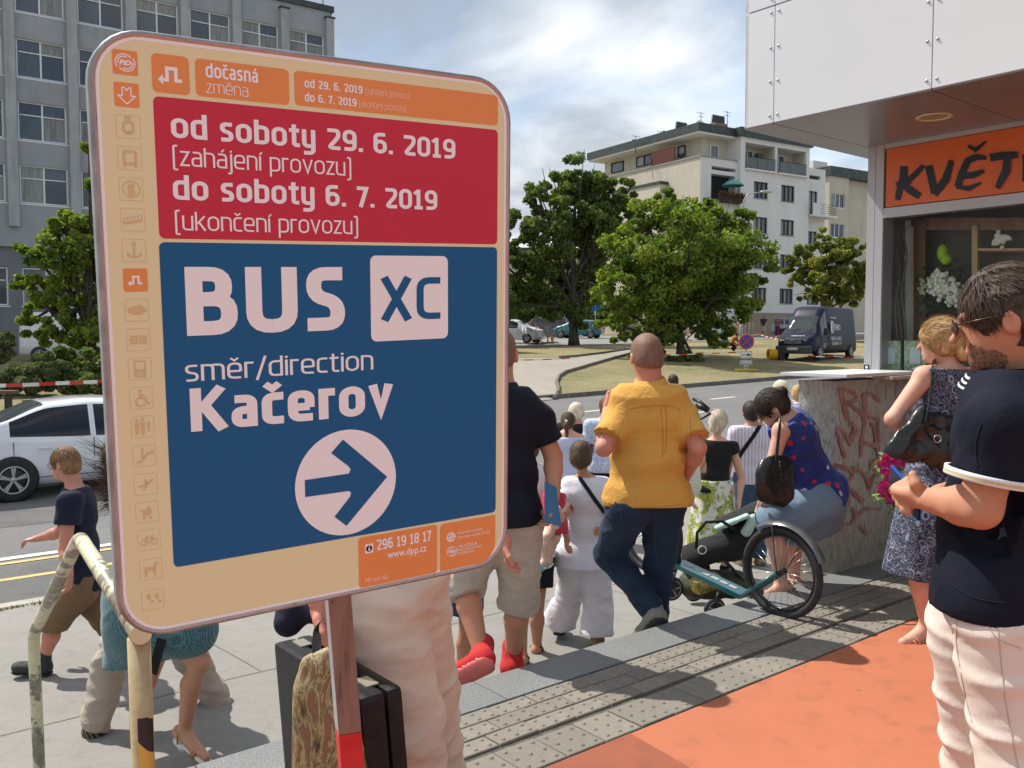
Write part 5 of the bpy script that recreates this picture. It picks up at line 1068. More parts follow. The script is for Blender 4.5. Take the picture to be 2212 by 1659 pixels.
H_DK=HB('hair_dark',(.016,.011,.008),(.05,.034,.024)); H_BR=HB('hair_brown',(.05,.028,.015),(.13,.075,.04)); H_LB=HB('hair_light_brown',(.14,.075,.035),(.33,.19,.09)); H_BL=HB('hair_blonde',(.36,.22,.09),(.66,.46,.22)); H_WH=HB('hair_white',(.50,.42,.30),(.80,.72,.58)); H_GR=HB('hair_grey',(.30,.28,.25),(.60,.58,.54)); H_BZ=HB('hair_buzz',(.17,.09,.06),(.24,.13,.09)); H_BR2=HB('hair_dark_brown',(.028,.017,.011),(.085,.055,.038)); H_RED=HB('hair_red',(.10,.03,.015),(.2,.06,.03))
# printed cloths
t=NT('paisley_cloth',.8,Sheen_Weight=.1); v=t.vec(); d=t.noise(v,14,2); vv=t.mix(.12,v,t.n.new('ShaderNodeTexNoise').outputs[1]); vo=t.vor(t.vec((1,1,.75)),17,out='Distance',rnd=.8); r1=t.ramp(vo,[(.0,1.),(.13,1.),(.16,0.),(.24,0.),(.27,1.),(.33,1.),(.36,0.)]); sp=t.vor(v,85,out='Distance'); r2=t.ramp(sp,[(.0,.9),(.25,.7),(.36,0.)])
wv=t.ramp(t.noise(v,24,2,.5,2.5),[(.47,0.),(.49,1.),(.52,1.),(.54,0.)]); m_=t.math('MAXIMUM',t.math('MULTIPLY',r1,t.ramp(t.noise(v,20,2),[(.42,0.),(.5,1.)])),t.math('MULTIPLY',r2,.55)); m_=t.math('MAXIMUM',m_,t.math('MULTIPLY',wv,.8)); t.col(t.mix(m_,(.010,.013,.032),(.24,.27,.38))); t.bump(t.noise(v,9,4),.3,.04); PAIS=t.m
t=NT('floral_blue_cloth',.75,Sheen_Weight=.1); v=t.vec(); vo=t.vor(v,13,out='Distance'); n_=t.noise(v,36,3,.5,1.5); pet=t.math('ADD',vo,t.math('MULTIPLY',n_,.30)); r1=t.ramp(pet,[(.0,1.),(.40,1.),(.43,0.)]); cc=t.vor(v,13,out='Color'); pc=t.ramp(t.sep(cc)[0],[(.0,(.42,.03,.06)),(.35,(.42,.03,.06)),(.36,(.55,.58,.65)),(.6,(.5,.35,.42)),(.61,(.02,.06,.05)),(1.,(.03,.05,.12))],'CONSTANT'); base=t.mix(t.ramp(t.noise(v,3,3),[(.4,0.),(.6,1.)]),(.006,.02,.16),(.010,.035,.24)); t.col(t.mix(r1,base,pc)); t.bump(t.noise(v,8,4,.5,.8),.5,.05); FLB=t.m
t=NT('floral_skirt_cloth',.8,Sheen_Weight=.1); v=t.vec(); n_=t.noise(v,7,3,.6,1.2); n2_=t.noise(v,40,3,.6,1); m_=t.ramp(n_,[(.50,0.),(.55,1.)]); gcol=t.mix(t.ramp(n2_,[(.45,0.),(.6,1.)]),(.42,.46,.06),(.12,.15,.03)); base=t.mix(m_,(.66,.67,.62),gcol); ln=t.ramp(t.noise(t.vec(loc=(3,1,2)),9,3,.5,1.5),[(.55,0.),(.57,.6),(.60,.0)]); t.col(t.mix(ln,base,(.2,.2,.22))); t.bump(t.noise(v,8,3),.3,.04); FLS=t.m
t=NT('floral_white_cloth',.8); v=t.vec(); t.col(t.ramp(t.noise(v,20,4,.6,1.2),[(.42,(.62,.68,.80)),(.5,(.30,.38,.60)),(.58,(.60,.66,.78))])); FLW=t.m
t=NT('striped_cloth',.8); v=t.vec(); a=t.wave(t.vec(rot=(0,0,.1)),9,0,'BANDS','X'); t.col(t.mix(t.ramp(a,[(.35,0.),(.65,1.)]),(.55,.46,.62),(.72,.70,.76))); t.bump(t.noise(v,9,3),.3,.04); STRP=t.m
t=NT('plaid_cloth',.85); v=t.vec(); a=t.ramp(t.wave(v,7,0,'BANDS','X'),[(.35,0.),(.6,1.)]); b=t.ramp(t.wave(v,7,0,'BANDS','Z'),[(.35,0.),(.6,1.)]); t.col(t.mix(t.math('MULTIPLY',t.math('ADD',a,b),.5),(.60,.52,.48),(.24,.06,.06))); PLAID=t.m
t=NT('knit_teal',.9,Sheen_Weight=.2); v=t.vec(); k_=t.vor(t.vec((1,1,1.25)),95,out='Distance',rnd=.35); t.col(t.mix(t.ramp(k_,[(.25,0.),(.55,1.)]),(.12,.27,.29),(.03,.085,.10))); t.bump(k_,-.9,.01); KNIT=t.m
t=NT('camo_bag',.6); v=t.vec((1,1,.45)); n_=t.noise(v,16,5,.65,1.6); t.col(t.ramp(n_,[(.34,(.05,.035,.025)),(.42,(.20,.16,.075)),(.47,(.44,.36,.17)),(.50,(.14,.11,.06)),(.56,(.28,.12,.06)),(.60,(.12,.10,.06)),(.66,(.36,.32,.19)),(.72,(.07,.055,.04))])); t.bump(n_,.4,.01); CAMO=t.m
RUBW=mat('rubber_white',(.62,.60,.56),(.72,.70,.66),sc=20,rough=.6); RUBB=mat('rubber_dark',(.02,.02,.021),(.035,.035,.036),sc=20,rough=.7); REDS=fab('shoe_red',(.52,.025,.03),(.60,.04,.04),b=.4,bs=60); REDSOLE=mat('sole_red',(.68,.16,.14),rough=.5); SANDT=mat('strap_tan',(.48,.24,.10),(.56,.30,.13),sc=20,rough=.5); SANDB=mat('strap_brown',(.20,.13,.07),(.28,.19,.1),sc=20,rough=.6); SOLEC=mat('sole_cork',(.50,.33,.16),(.6,.42,.22),sc=60,rough=.7)
def strap_loop(o,pts,r,m,name='strap',n=6,flat=None):
    mb=MB(); mb.tube([Vector(p) for p in pts],r,n); return mb.build(name,m,o)
def ribbon3(o,pts,nrms,w_,m,name='strap',th=.003):
    mb=MB(); P=[Vector(p) for p in pts]; vs=[]
    for k,p in enumerate(P):
        a=P[max(0,k-1)]; b=P[min(len(P)-1,k+1)]; d=(b-a).normalized(); n=Vector(nrms[k] if isinstance(nrms,list) else nrms); x=d.cross(n).normalized(); vs+=[p+x*w_/2,p-x*w_/2,p-x*w_/2+n*th,p+x*w_/2+n*th]
    mb.add(vs,[(4*k+j,4*k+(j+1)%4,4*k+4+(j+1)%4,4*k+4+j) for k in range(len(P)-1) for j in range(4)],0,False); return mb.build(name,m,o)
def smooth(P,n=6):
    P=[np.array(p,float) for p in P]; o=[]
    Q=[P[0]]+P+[P[-1]]
    for i in range(1,len(Q)-2):
        for k in range(n):
            t_=k/n; a,b,c,d=Q[i-1:i+3]; o.append(.5*((2*b)+(-a+c)*t_+(2*a-5*b+4*c-d)*t_**2+(-a+3*b-3*c+d)*t_**3))
    o.append(P[-1]); return o
def sdfobj(name,prims,m,label=None,cat=None,h=.008,parent=None,k=.02,cuts=(),amp=.003,fr=18,seed=1,subs=(),stretch=(1,1,1),group=None,off=None):
    lo,hi=limits(prims,.03); v,f=nets(lambda X:field(prims,X,k,cuts,subs,folds(amp,fr,seed,stretch) if amp else None),lo,hi,h)
    if parent is None: off=off or Vector(((v[:,0].min()+v[:,0].max())/2,(v[:,1].min()+v[:,1].max())/2,v[:,2].min())); o=link(name,npmesh(name,v-np.array(off),f,m),None,off); return tag(o,label,cat,group)
    off=wloc(parent); return link(name,npmesh(name,v-np.array(off),f,m),parent)
from mathutils.bvhtree import BVHTree
def hits(objs,pts,off=.002):
    """points on the surface of cloth where a seam or strap runs"""
    trees=[]
    for o in objs:
        L_=wloc(o); trees.append(BVHTree.FromPolygons([v.co+L_ for v in o.data.vertices],[tuple(p.vertices) for p in o.data.polygons]))
    out=[]
    for x,y in pts:
        d=ray(x,y).normalized(); best=None
        for t_ in trees:
            h=t_.ray_cast(Vector((0,0,CH)),d)
            if h[0] is not None and (best is None or h[3]<best[3]): best=h
        if best: n=best[1] if best[1].dot(d)<0 else -best[1]; out.append((best[0]+n*off,n))
    return out
def dens2(P,n=8):
    P=smooth([(x,y,0) for x,y in P],n); return [(p[0],p[1]) for p in P]
def seam(P_,objs,pts,m,r=.0013,name='seam'):
    H=hits(objs,dens2(pts),.0005)
    if len(H)>2: mb=MB(); mb.tube([h[0] for h in H],r,5); return mb.build(name,m,P_)
def sband(P_,objs,pts,m,w_,name='strap',th=.004):
    H=hits(objs,dens2(pts),.004)
    if len(H)>2: return ribbon3(P_,[np.array(h[0]) for h in H],[tuple(h[1]) for h in H],w_,m,name,th)
# ================================================================ the man at the right edge
J=pose((1.2,2.15,0),1.78,66); 
over(J,neck=pt(2208,838,2.14),pelvis=pt(2172,1262,2.14),shL=pt(2158,925,1.98),shR=pt(2262,905,2.32),elL=pt(2118,1098,1.99),wrL=pt(2000,1078,2.14),elR=pt(2170,1050,2.52),wrR=pt(2030,1068,2.36),hipL=pt(2165,1340,2.07),kneeL=pt(2215,1690,2.02),ankL=pt(2260,2070,1.98),hipR=pt(2110,1345,2.24),kneeR=pt(2125,1700,2.3),ankR=pt(2200,2000,2.38),head=pt(2174,690,2.12))
J['hf']=nrm(V3(-.87,.44,-.20)); J['toeL']=J['ankL']+J['f']*.2; J['toeR']=J['ankR']+J['f']*.2
A=Person(J,'man at the right edge in a navy polo and cream trousers, wearing aviator sunglasses',h=.0075,hh=.0042,sk=TAN)
A.body(legs='',torso=False,arms='LR',hands={'L':'none','R':'none'},jaw=1.06,nose=1.03)
# hand round the phone
wl_=J['wrL']; hb=pt(1962,1062,2.2); d=nrm(hb-wl_); B0=V3(.1,-.9,.3)
hp=[cone(wl_,wl_+d*.03,.027,.031),ell(wl_+d*.055+V3(0,0,.002),V3(.045,.050,.024),basis(d)),
 ('k',.01,cone(pt(1988,1062,2.15),pt(1978,1046,2.14),.017,.0135)),('k',.008,cone(pt(1978,1046,2.14),pt(1972,1026,2.15),.0135,.0105)),
 ('k',.008,cone(pt(1962,1040,2.2),pt(1937,1058,2.24),.0135,.0105)),('k',.006,cone(pt(1937,1058,2.24),pt(1930,1064,2.25),.0105,.009)),
 ('k',.008,cone(pt(1962,1055,2.19),pt(1938,1074,2.22),.0135,.0115)),('k',.006,cone(pt(1938,1074,2.22),pt(1946,1082,2.20),.0105,.009)),
 ('k',.008,cone(pt(1967,1068,2.18),pt(1945,1090,2.20),.0135,.011)),('k',.006,cone(pt(1945,1090,2.20),pt(1955,1096,2.18),.010,.0085)),
 ('k',.008,cone(pt(1975,1080,2.17),pt(1955,1102,2.18),.012,.010)),('k',.006,cone(pt(1955,1102,2.18),pt(1964,1107,2.17),.009,.008))]
lo,hi=limits(hp,.01); v,f=nets(lambda X:field(hp,X,.014),lo,hi,.0032); smesh('hand',v,f,TAN,A.o,A.off)
t=NT('polo_navy',.85,Specular_IOR_Level=.15); v=t.vec(); w_=t.vor(v,420); t.col(t.mix(t.ramp(t.noise(v,5,3),[(.4,0.),(.6,1.)]),(.0065,.008,.016),(.010,.012,.023))); t.bump(t.math('ADD',t.math('MULTIPLY',t.noise(v,7,4,.5,.8),.8),t.math('MULTIPLY',w_,.05)),.35,.05); POLO=t.m
A.top(POLO,g=.024,sl=.60,hem=.035,belly=.02,amp=.005,fr=9,seed=4,neck=.012,h=.008,name='polo_shirt')
q=J['shL']+(J['elL']-J['shL'])*.575; n=nrm(J['elL']-J['shL'])
def cuff(z0,z1,r,m): 
    mb=MB(); mb.lathe([(r,z0),(r+.0015,z0),(r+.0015,z1),(r,z1)],q,n,n=36); return mb
t=NT('cuff_stripe',.7); v=t.vec(); 
mb=MB(); rr=.0905; mb.lathe([(rr-.006,-.004),(rr,-.004),(rr,.003)],q,n,n=40,i=0); mb.lathe([(rr,.003),(rr,.010)],q,n,n=40,i=1); mb.lathe([(rr,.010),(rr,.0145),(rr-.006,.0145)],q,n,n=40,i=0)
mb.build('cuff',[mat('cuff_white',(.72,.72,.72),rough=.8),mat('cuff_cream',(.55,.47,.28),rough=.8)],A.o,rec=False)
# collar with white lines
nk=J['neck']+V3(0,0,.032); cu=nrm(J['head']-J['neck']+V3(.02,0,.0)); mb=MB(); cx=nrm(np.cross(cu,J['hf']));cy=np.cross(cu,cx)
def colr(a,r,z): return Vector(nk+cx*math.cos(a)*r*1.02+cy*math.sin(a)*r*1.1+cu*z)
prof=[(.083,.028,0),(.088,.036,0),(.094,.032,0),(.106,.018,0),(.1085,.0148,1),(.112,.010,1),(.114,.0075,0),(.1165,.004,1),(.120,.000,1),(.1225,-.003,0),(.125,-.006,1),(.128,-.010,1),(.136,-.022,0)]
n=44; vs=[colr(2*math.pi*j/n,r,z) for r,z,_ in prof for j in range(n)]
for k in range(len(prof)-1): mb.add([],[] )
mb.add(vs,[(k*n+j,k*n+(j+1)%n,(k+1)*n+(j+1)%n,(k+1)*n+j) for k in range(len(prof)-1) for j in range(n)],0,True); mb.i=[(1 if prof[k][2] and prof[k+1][2] else 0) for k in range(len(prof)-1) for j in range(n)]
mb.build('collar',[POLO,MATS['cuff_white']],A.o,rec=False)
A.trousers(CREAM,g=.022,end=1.0,amp=.0065,fr=12,seed=11,stretch=(.6,.6,2.4),h=.008,top=.06)
SMC=mat('seam_cream',(.50,.44,.38),rough=.9); SMN=mat('seam_navy',(.004,.005,.010),rough=.9); TRO=[c for c in A.o.children if c.name.startswith('trousers')]; PO=[c for c in A.o.children if c.name.startswith('polo')]
for P in ([(2152,1325),(2160,1400),(2170,1500),(2188,1600),(2200,1658)],[(2075,1450),(2085,1500),(2100,1560)],[(2068,1300),(2066,1380),(2074,1440)],[(2125,1320),(2150,1375),(2205,1400)]): seam(A.o,TRO,P,SMC)
for P in ([(2120,915),(2108,960),(2112,1010)],[(2062,1268),(2100,1290),(2150,1300),(2205,1302)]): seam(A.o,PO,P,SMN)
A.hair(H_BR2,'male',g=.008,seed=3,strands=16000,slen=.022,rough=.8,front=.052)
A.glasses(True,mat('wire_gold',(.10,.07,.05),rough=.3,metal=.8),shift=.006)
t=NT('stubble',.9); 
sb=[ell(A.P(0,.035,-.070),V3(.0565,.058,.052)*A.k,A.B),ell(A.P(0,.060,-.088),V3(.034,.032,.026)*A.k,A.B)]
sbm=mat('beard_dark',(.11,.055,.036),(.28,.145,.09),sc=190,rough=.85,bump=.6,bsc=300,bd=.002,lo=.38,hi=.6)
A.part('beard',[ell(A.P(0,.022,-.049),V3(.0610,.0725,.0775)*A.k,A.B),ell(A.P(0,.062,-.090),V3(.0315,.0285,.0245)*A.k,A.B)],sbm,h=.004,k=.03,subs=[(ell(A.P(0,.03,.025),V3(.11,.12,.058)*A.k,A.B),.01),(ell(A.P(0,.118,-.020),V3(.040,.045,.040)*A.k,A.B),.01),(ell(A.P(0,-.075,-.07),V3(.12,.072,.12)*A.k,A.B),.01)],disp=lambda X:.0012*wob(X,260,2))
# phone
pc=[pt(1929,1007,2.28),pt(1964,1050,2.12),pt(1958,1068,2.13),pt(1934,1052,2.30)]
ph0=at(1926,1004,2.33); pu=(at(1966,1050,2.24)-ph0); ph1=at(1936,1060,2.30)-ph0; nn_=pu.cross(ph1).normalized(); pu=pu.normalized()*.150; pw=nn_.cross(pu).normalized()*.072; pw=pw if pw.z<0 else -pw
pw=(Vector((.012,.03,-.064)))
c=ph0; mb=MB(); nn_=pu.cross(pw).normalized()*.0045; vs=[c+a+b for b in (-nn_,nn_) for a in (Vector((0,0,0)),pu,pu+pw,pw)]; mb.add(vs,[(3,2,1,0),(4,5,6,7),(0,1,5,4),(1,2,6,5),(2,3,7,6),(3,0,4,7)]); PH=mb.build('phone',[mat('phone_blue',(.01,.06,.30),rough=.3)],bevel=.003); tag(PH,'slim phone with blue case in the hand of the man at the right edge','phone')
mb=MB(); e=nn_.normalized()*.0008; 
for sgn in (1,-1):
    o_=nn_*sgn+e*sgn; mb.add([c+pu*.03+pw*.05+o_,c+pu*.97+pw*.05+o_,c+pu*.97+pw*.95+o_,c+pu*.03+pw*.95+o_],[(0,1,2,3)])
mb.build('screen',mat('screen_black',(.02,.022,.026),rough=.08,spec=.8),PH,rec=False)['kind']='stuff'
# ================================================================ the woman in the paisley dress
J=pose((2.05,4.5,0),1.66,14,male=False,legL=(-4,8),legR=(8,4),wide=1.12)
over(J,neck=pt(2050,805,4.45),pelvis=pt(2030,1058,4.45),shL=pt(1996,815,4.38),shR=pt(2105,822,4.52),elL=pt(1928,905,4.32),wrL=pt(1995,955,4.42),elR=pt(2120,950,4.4),wrR=pt(2090,1040,4.3),hipL=pt(2000,1080,4.4),hipR=pt(2055,1080,4.5),kneeL=pt(1978,1225,4.42),ankL=pt(2004,1352,4.5),kneeR=pt(2035,1215,4.62),ankR=pt(2052,1335,4.75),head=pt(2030,738,4.45))
J['hf']=nrm(V3(-.75,.6,-.10)); J['toeL']=pt(1950,1388,4.46); J['toeR']=pt(2010,1360,4.85)
W=Person(J,'blonde woman in a dark paisley dress carrying a black shoulder bag',h=.010,hh=.0065,sk=FAIR)
W.body(feet='LR',hands={'L':'none','R':'none'})
W.top(PAIS,g=.016,sl=0,hem=.02,amp=.004,bust=.01,name='dress_top',neck=-.0)
W.skirt(PAIS,length=.265,flare=.035,amp=.010,n=7,ax=(-.12,0,-1),name='dress_skirt')
W.hair(H_BL,'lowpony',g=.014,seed=8,strands=9000,slen=.06,front=.05); 
mb=MB(); mb.ball(W.P(0,-.112,-.018),.022,10,6,sc=(1.5,.8,.7)); mb.build('hair_clip',mat('clip_black',(.01,.01,.01),rough=.25),W.o)
def sandal(Pn,a,m,ms,heel=.045,toeup=0):
    J=Pn.J; H=J['H']; an,to=J['ank'+a],J['toe'+a]; f=nrm(to-an); x=nrm(np.cross(f,V3(0,0,1))); n=nrm(np.cross(x,f)); hl=an-V3(0,0,1)*.045*H-f*.028*H
    B=np.stack([x,f,n]); q=to-n*.016*H
    o=Pn.part('sandal',[slab(hl-n*.004,q+f*.005,.030*H*.55+.018,.032,B,V3(1,1,.42))],ms,h=.008,k=.02,amp=0) if False else None
    pr=[slab(hl-n*.006,q+f*.008,.028,.036,B,V3(1,1,.38))]+([('k',.03,slab(hl-n*.02,hl-n*.02+f*.05,.026,.030,B,V3(1,1,.9)))] if heel else [])
    s_=Pn.part('sandal',pr,ms,h=.007,k=.02); mid=hl*.35+q*.65
    loop=lambda c,r1,r2,tilt:[Vector(c+x*math.cos(a_)*r1+(n*math.cos(tilt)-f*math.sin(tilt))*math.sin(a_)*r2) for a_ in [i/12*6.283 for i in range(12)]]
    mb=MB(); mb.tube(loop(mid+n*.012,.044,.034,0),.0065,5,closed=True); mb.tube(loop(mid+n*.012+f*.018,.043,.030,0),.0065,5,closed=True)
    dn=nrm(J['knee'+a]-an); c=an-dn*.0; mb.tube([Vector(c+x*math.cos(a_)*.030*H*.95+f*math.sin(a_)*.033*H*.95) for a_ in [i/14*6.283 for i in range(14)]],.005,5,closed=True)
    mb.tube([Vector(c+x*.03*H),Vector(hl+x*.034+f*.03)],.005,5); mb.tube([Vector(c-x*.03*H),Vector(hl-x*.034+f*.03)],.005,5)
    mb.build('straps',m,s_ ,rec=False); return s_
sandal(W,'L',SANDT,SOLEC); sandal(W,'R',SANDT,SOLEC)
bg_=thing('shoulder_bag','slouchy black leather shoulder bag on the arm of the woman in the paisley dress','bag',tuple(at(1975,1000,4.2)))
bpts=[slab(pt(1945,972,4.2),pt(2030,965,4.28),.055,.075,basis(V3(.3,-1,0)),V3(1,.55,1)),slab(pt(1995,900,4.24),pt(2025,915,4.3),.03,.04,basis(V3(.3,-1,0)),V3(1,.55,1)),('k',.05,slab(pt(1935,960,4.2),pt(1990,900,4.24),.03,.02,basis(V3(.3,-1,0)),V3(1,.6,1))),('k',.05,slab(pt(2040,985,4.26),pt(2045,920,4.3),.05,.03,basis(V3(.3,-1,0)),V3(1,.6,1)))]
sdfobj('bag_body',bpts,BLACKL,parent=bg_,h=.008,k=.06,amp=.008,fr=22,seed=6)
hs=smooth([pt(1996,915,4.20),pt(2003,880,4.22),pt(2008,840,4.27),pt(2012,800,4.33),pt(2016,780,4.40),pt(2022,790,4.46),pt(2027,850,4.50),pt(2030,910,4.36)])
ribbon3(bg_,hs,(.85,-.5,0),.018,BLACKL,'handle',.006); mb=MB(); mb.tube([at(2025+8*math.cos(a),948+8*math.sin(a),4.14) for a in [q/10*6.283 for q in range(10)]],.0022,5,closed=True); mb.build('ring',mat('chrome',(.6,.6,.6),rough=.2,metal=1),bg_)
# ================================================================ the man in the yellow shirt
J=pose((.74,4.95,-.26),1.80,4,wide=1.18)
over(J,neck=pt(1405,838,4.85),pelvis=pt(1400,1068,4.85),shL=pt(1347,897,4.85),shR=pt(1466,899,4.85),elL=pt(1304,968,4.72),wrL=pt(1312,884,4.98),elR=pt(1508,968,4.72),wrR=pt(1478,1035,4.95),hipL=pt(1360,1095,4.8),hipR=pt(1432,1098,4.9),kneeL=pt(1318,1195,5.05),ankL=pt(1412,1322,4.88),kneeR=pt(1424,1215,5.0),ankR=pt(1412,1400,5.15),head=pt(1396,772,4.87))
J['hf']=nrm(V3(-.22,.95,-.22)); J['toeL']=pt(1388,1352,4.95); J['toeR']=J['ankR']+V3(0,.2,-.05)
Yl=Person(J,'heavy set man with cropped hair in a yellow short sleeved shirt and dark jeans',h=.010,hh=.0065,sk=RED_)
Yl.body(legs='',neckr=1.12,hands={'L':(nrm(V3(.1,.35,1)),V3(1,0,0),60),'R':(nrm(V3(-.3,.8,.0)),V3(0,0,-1),50)})
Yl.top(YELS,g=.028,sl=.74,hem=.035,belly=.02,amp=.013,fr=9,seed=21,flare=.010,neck=.0,stretch=(.55,.55,1.9),h=.010,hemn=V3(.0,-.12,-1))
mb=MB(); nk=J['neck']+V3(0,0,.012); 
def ring(c,u,r,z,a,k=1.0): x=nrm(np.cross(u,V3(0,1,0))); y=np.cross(u,x); return Vector(c+x*math.cos(a)*r+y*math.sin(a)*r*k+u*z)
u_=nrm(J['head']-J['neck']+V3(0,-.05,.02)); prof=[(.070,.03),(.073,.042),(.079,.042),(.094,.010),(.100,-.006)]; n=36; vs=[ring(nk,u_,r,z,2*math.pi*j/n,1.05) for r,z in prof for j in range(n)]; mb.add(vs,[(k*n+j,k*n+(j+1)%n,(k+1)*n+(j+1)%n,(k+1)*n+j) for k in range(len(prof)-1) for j in range(n)],0,True); mb.build('collar',YELS,Yl.o,rec=False)
SH=[c for c in Yl.o.children if c.name.startswith('shirt')]; SMY=mat('seam_yellow',(.38,.20,.04),rough=.9)
for P in ([(1350,888),(1370,882),(1400,877),(1440,876),(1470,886)],[(1427,878),(1430,910),(1432,950),(1431,985)],[(1437,878),(1440,910),(1439,950),(1437,980)],[(1345,905),(1338,940),(1336,975)],[(1490,905),(1492,940),(1488,970)],[(1305,1085),(1350,1092),(1400,1097),(1470,1090)]): seam(Yl.o,SH,P,SMY,.0016)
mb=MB(); yk=[pt(1336+ i*15,880+ (0 if i in (0,9) else -4) ,4.85)+V3(0,-.155+.0*i,0) for i in range(10)]
Yl.trousers(JEANS,g=.012,top=-.01,end=1.0,amp=.007,fr=15,seed=9,stretch=(1,1,1.7),h=.010)
JN=[c for c in Yl.o.children if c.name.startswith('trousers')]; SMJ=mat('seam_denim',(.09,.08,.07),rough=.9)
for P in ([(1310,1115),(1300,1160),(1302,1200),(1330,1250),(1370,1300)],[(1340,1110),(1350,1150),(1375,1160),(1395,1150),(1398,1112)],[(1415,1115),(1414,1160),(1420,1220)]): seam(Yl.o,JN,P,SMJ,.0014)
Yl.hair(H_BZ,'buzz',g=.0035,seed=4,front=.050,low=-.045)
Yl.shoe('L',mat('shoe_grey',(.20,.19,.17),(.26,.25,.22),sc=60,rough=.9,bump=.4,bsc=200),RUBB,high=.012)
Yl.shoe('R',MATS['shoe_grey'],RUBB)
mb=MB(); a=J['ankL']; f=nrm(J['toeL']-a); mb.bar(tuple(a+f*.085+V3(-.035,-.03,-.05)),tuple(a+f*.10+V3(.04,-.04,-.06)),.035,.012); mb.build('shoe_patch',mat('patch_orange',(.75,.12,.02),rough=.6),Yl.o)
# ================================================================ the man with the red trainers, partly behind the sign
J=pose((.0,4.4,-.1),1.82,-4,wide=1.05)
over(J,neck=pt(1082,845,4.38),pelvis=pt(1085,1105,4.38),shL=pt(1000,905,4.38),shR=pt(1162,907,4.4),elR=pt(1195,985,4.42),wrR=pt(1196,1078,4.30),elL=pt(1000,1000,4.3),wrL=pt(1060,1120,4.15),hipL=pt(1045,1130,4.36),hipR=pt(1118,1130,4.4),kneeL=pt(1005,1262,4.45),ankL=pt(1040,1412,4.25),kneeR=pt(1120,1290,4.5),ankR=pt(1107,1422,4.55),head=pt(1078,765,4.4))
J['hf']=nrm(V3(.1,1,-.1)); J['toeL']=pt(962,1456,4.32); J['toeR']=pt(1118,1448,4.8)
Rm=Person(J,'man with shaved head in a navy polo, off white shorts and red trainers',h=.010,hh=.0065,sk=TAN)
Rm.body(hands={'R':(nrm(V3(-.1,.1,-1)),V3(-1,0,0),40),'L':'none'},neckr=1.15)
Rm.top(NAVY,g=.022,sl=.62,hem=.03,amp=.004,fr=9,seed=31,belly=.01,h=.010)
mb=MB(); nk=J['neck']+V3(0,0,.008); prof=[(.068,.03),(.071,.038),(.077,.037),(.094,.008),(.10,-.008)]; vs=[ring(nk,V3(0,0,1),r,z,2*math.pi*j/n) for r,z in prof for j in range(n)]; mb.add(vs,[(k*n+j,k*n+(j+1)%n,(k+1)*n+(j+1)%n,(k+1)*n+j) for k in range(len(prof)-1) for j in range(n)],0,True); mb.build('collar',NAVY,Rm.o,rec=False)
Rm.trousers(OFFW,g=.03,end=.60,amp=.008,fr=13,seed=12,name='shorts',bell=.01,h=.010)
Rm.hair(H_BZ,'buzz',g=.003,seed=4,front=.052,low=-.045)
for a in 'LR': Rm.shoe(a,REDS,REDSOLE,high=.018,th=.024)
hp=handprims(pt(1092,1165,4.12),nrm(V3(.05,.05,-1)),V3(1,0,0),-1,1.85,30,1.05); lo,hi=limits(hp,.01); v,f=nets(lambda X:field(hp,X,.012),lo,hi,.005); smesh('hand',v,f,RED_,Rm.o,Rm.off)
mb=MB(); mb.add([at(1176,1040,4.22),at(1202,1052,4.26),at(1213,1138,4.26),at(1176,1128,4.22)]+[at(1176,1040,4.25),at(1202,1052,4.29),at(1213,1138,4.29),at(1176,1128,4.25)],[(0,1,2,3),(7,6,5,4),(0,4,5,1),(1,5,6,2),(2,6,7,3),(3,7,4,0)]); tag(mb.build('folder',mat('folder_blue',(.03,.16,.34),(.04,.20,.40),sc=5,rough=.4)),'flat blue folder carried by the man in red trainers','folder')
# ================================================================ the bending woman in the blue floral blouse
J=pose((1.67,5.47,0),1.68,62,male=False,wide=1.12)
over(J,pelvis=pt(1762,1068,5.45),neck=pt(1700,905,5.40),shL=pt(1688,932,5.26),shR=pt(1712,915,5.56),elL=pt(1668,1000,5.22),wrL=pt(1668,1062,5.32),elR=pt(1672,1010,5.65),wrR=pt(1655,1075,5.7),hipL=pt(1768,1090,5.38),hipR=pt(1775,1090,5.55),kneeL=pt(1665,1150,5.36),kneeR=pt(1698,1160,5.6),ankL=pt(1688,1262,5.42),ankR=pt(1716,1258,5.65),head=pt(1668,882,5.38))
J['tf']=nrm(np.cross(J['tu'],nrm(J['shR']-J['shL']))); J['hf']=nrm(V3(-.72,.12,-.62)); J['toeL']=pt(1658,1282,5.36); J['toeR']=pt(1690,1275,5.6); J['f']=V3(-.95,.2,0); J['r']=V3(.2,.95,0)
Bw=Person(J,'woman in a blue floral sleeveless blouse bending over the pushchair',h=.009,hh=.0065,sk=FAIR)
Bw.body(feet='LR')
Bw.top(FLB,g=.026,sl=0,hem=.045,amp=.010,fr=11,seed=41,flare=.02,stretch=(1.5,1.5,.7),name='blouse',extra=[cone(J['waist'],pt(1785,1052,5.45),.12,.125)])
Bw.cloth('skirt',[cone(J['pelvis']+V3(.0,0,-.02),pt(1758,1100,5.47),.15,.15),cone(pt(1765,1090,5.36),pt(1672,1122,5.36),.15,.11),cone(pt(1775,1095,5.55),pt(1702,1132,5.58),.15,.125),cone(pt(1765,1105,5.46),pt(1725,1140,5.46),.16,.12)],SKYB,k=.06,amp=.006,fr=13,seed=4)
Bw.hair(H_DK,'bun',g=.012,seed=6,strands=4000,slen=.04,front=.05,low=-.07); Bw.glasses(True)
sandal(Bw,'L',SANDT,SOLEC,0); sandal(Bw,'R',SANDT,SOLEC,0)
bb=thing('shoulder_bag','black leather handbag with chain hanging from the bending woman','bag',tuple(at(1668,1090,5.15)))
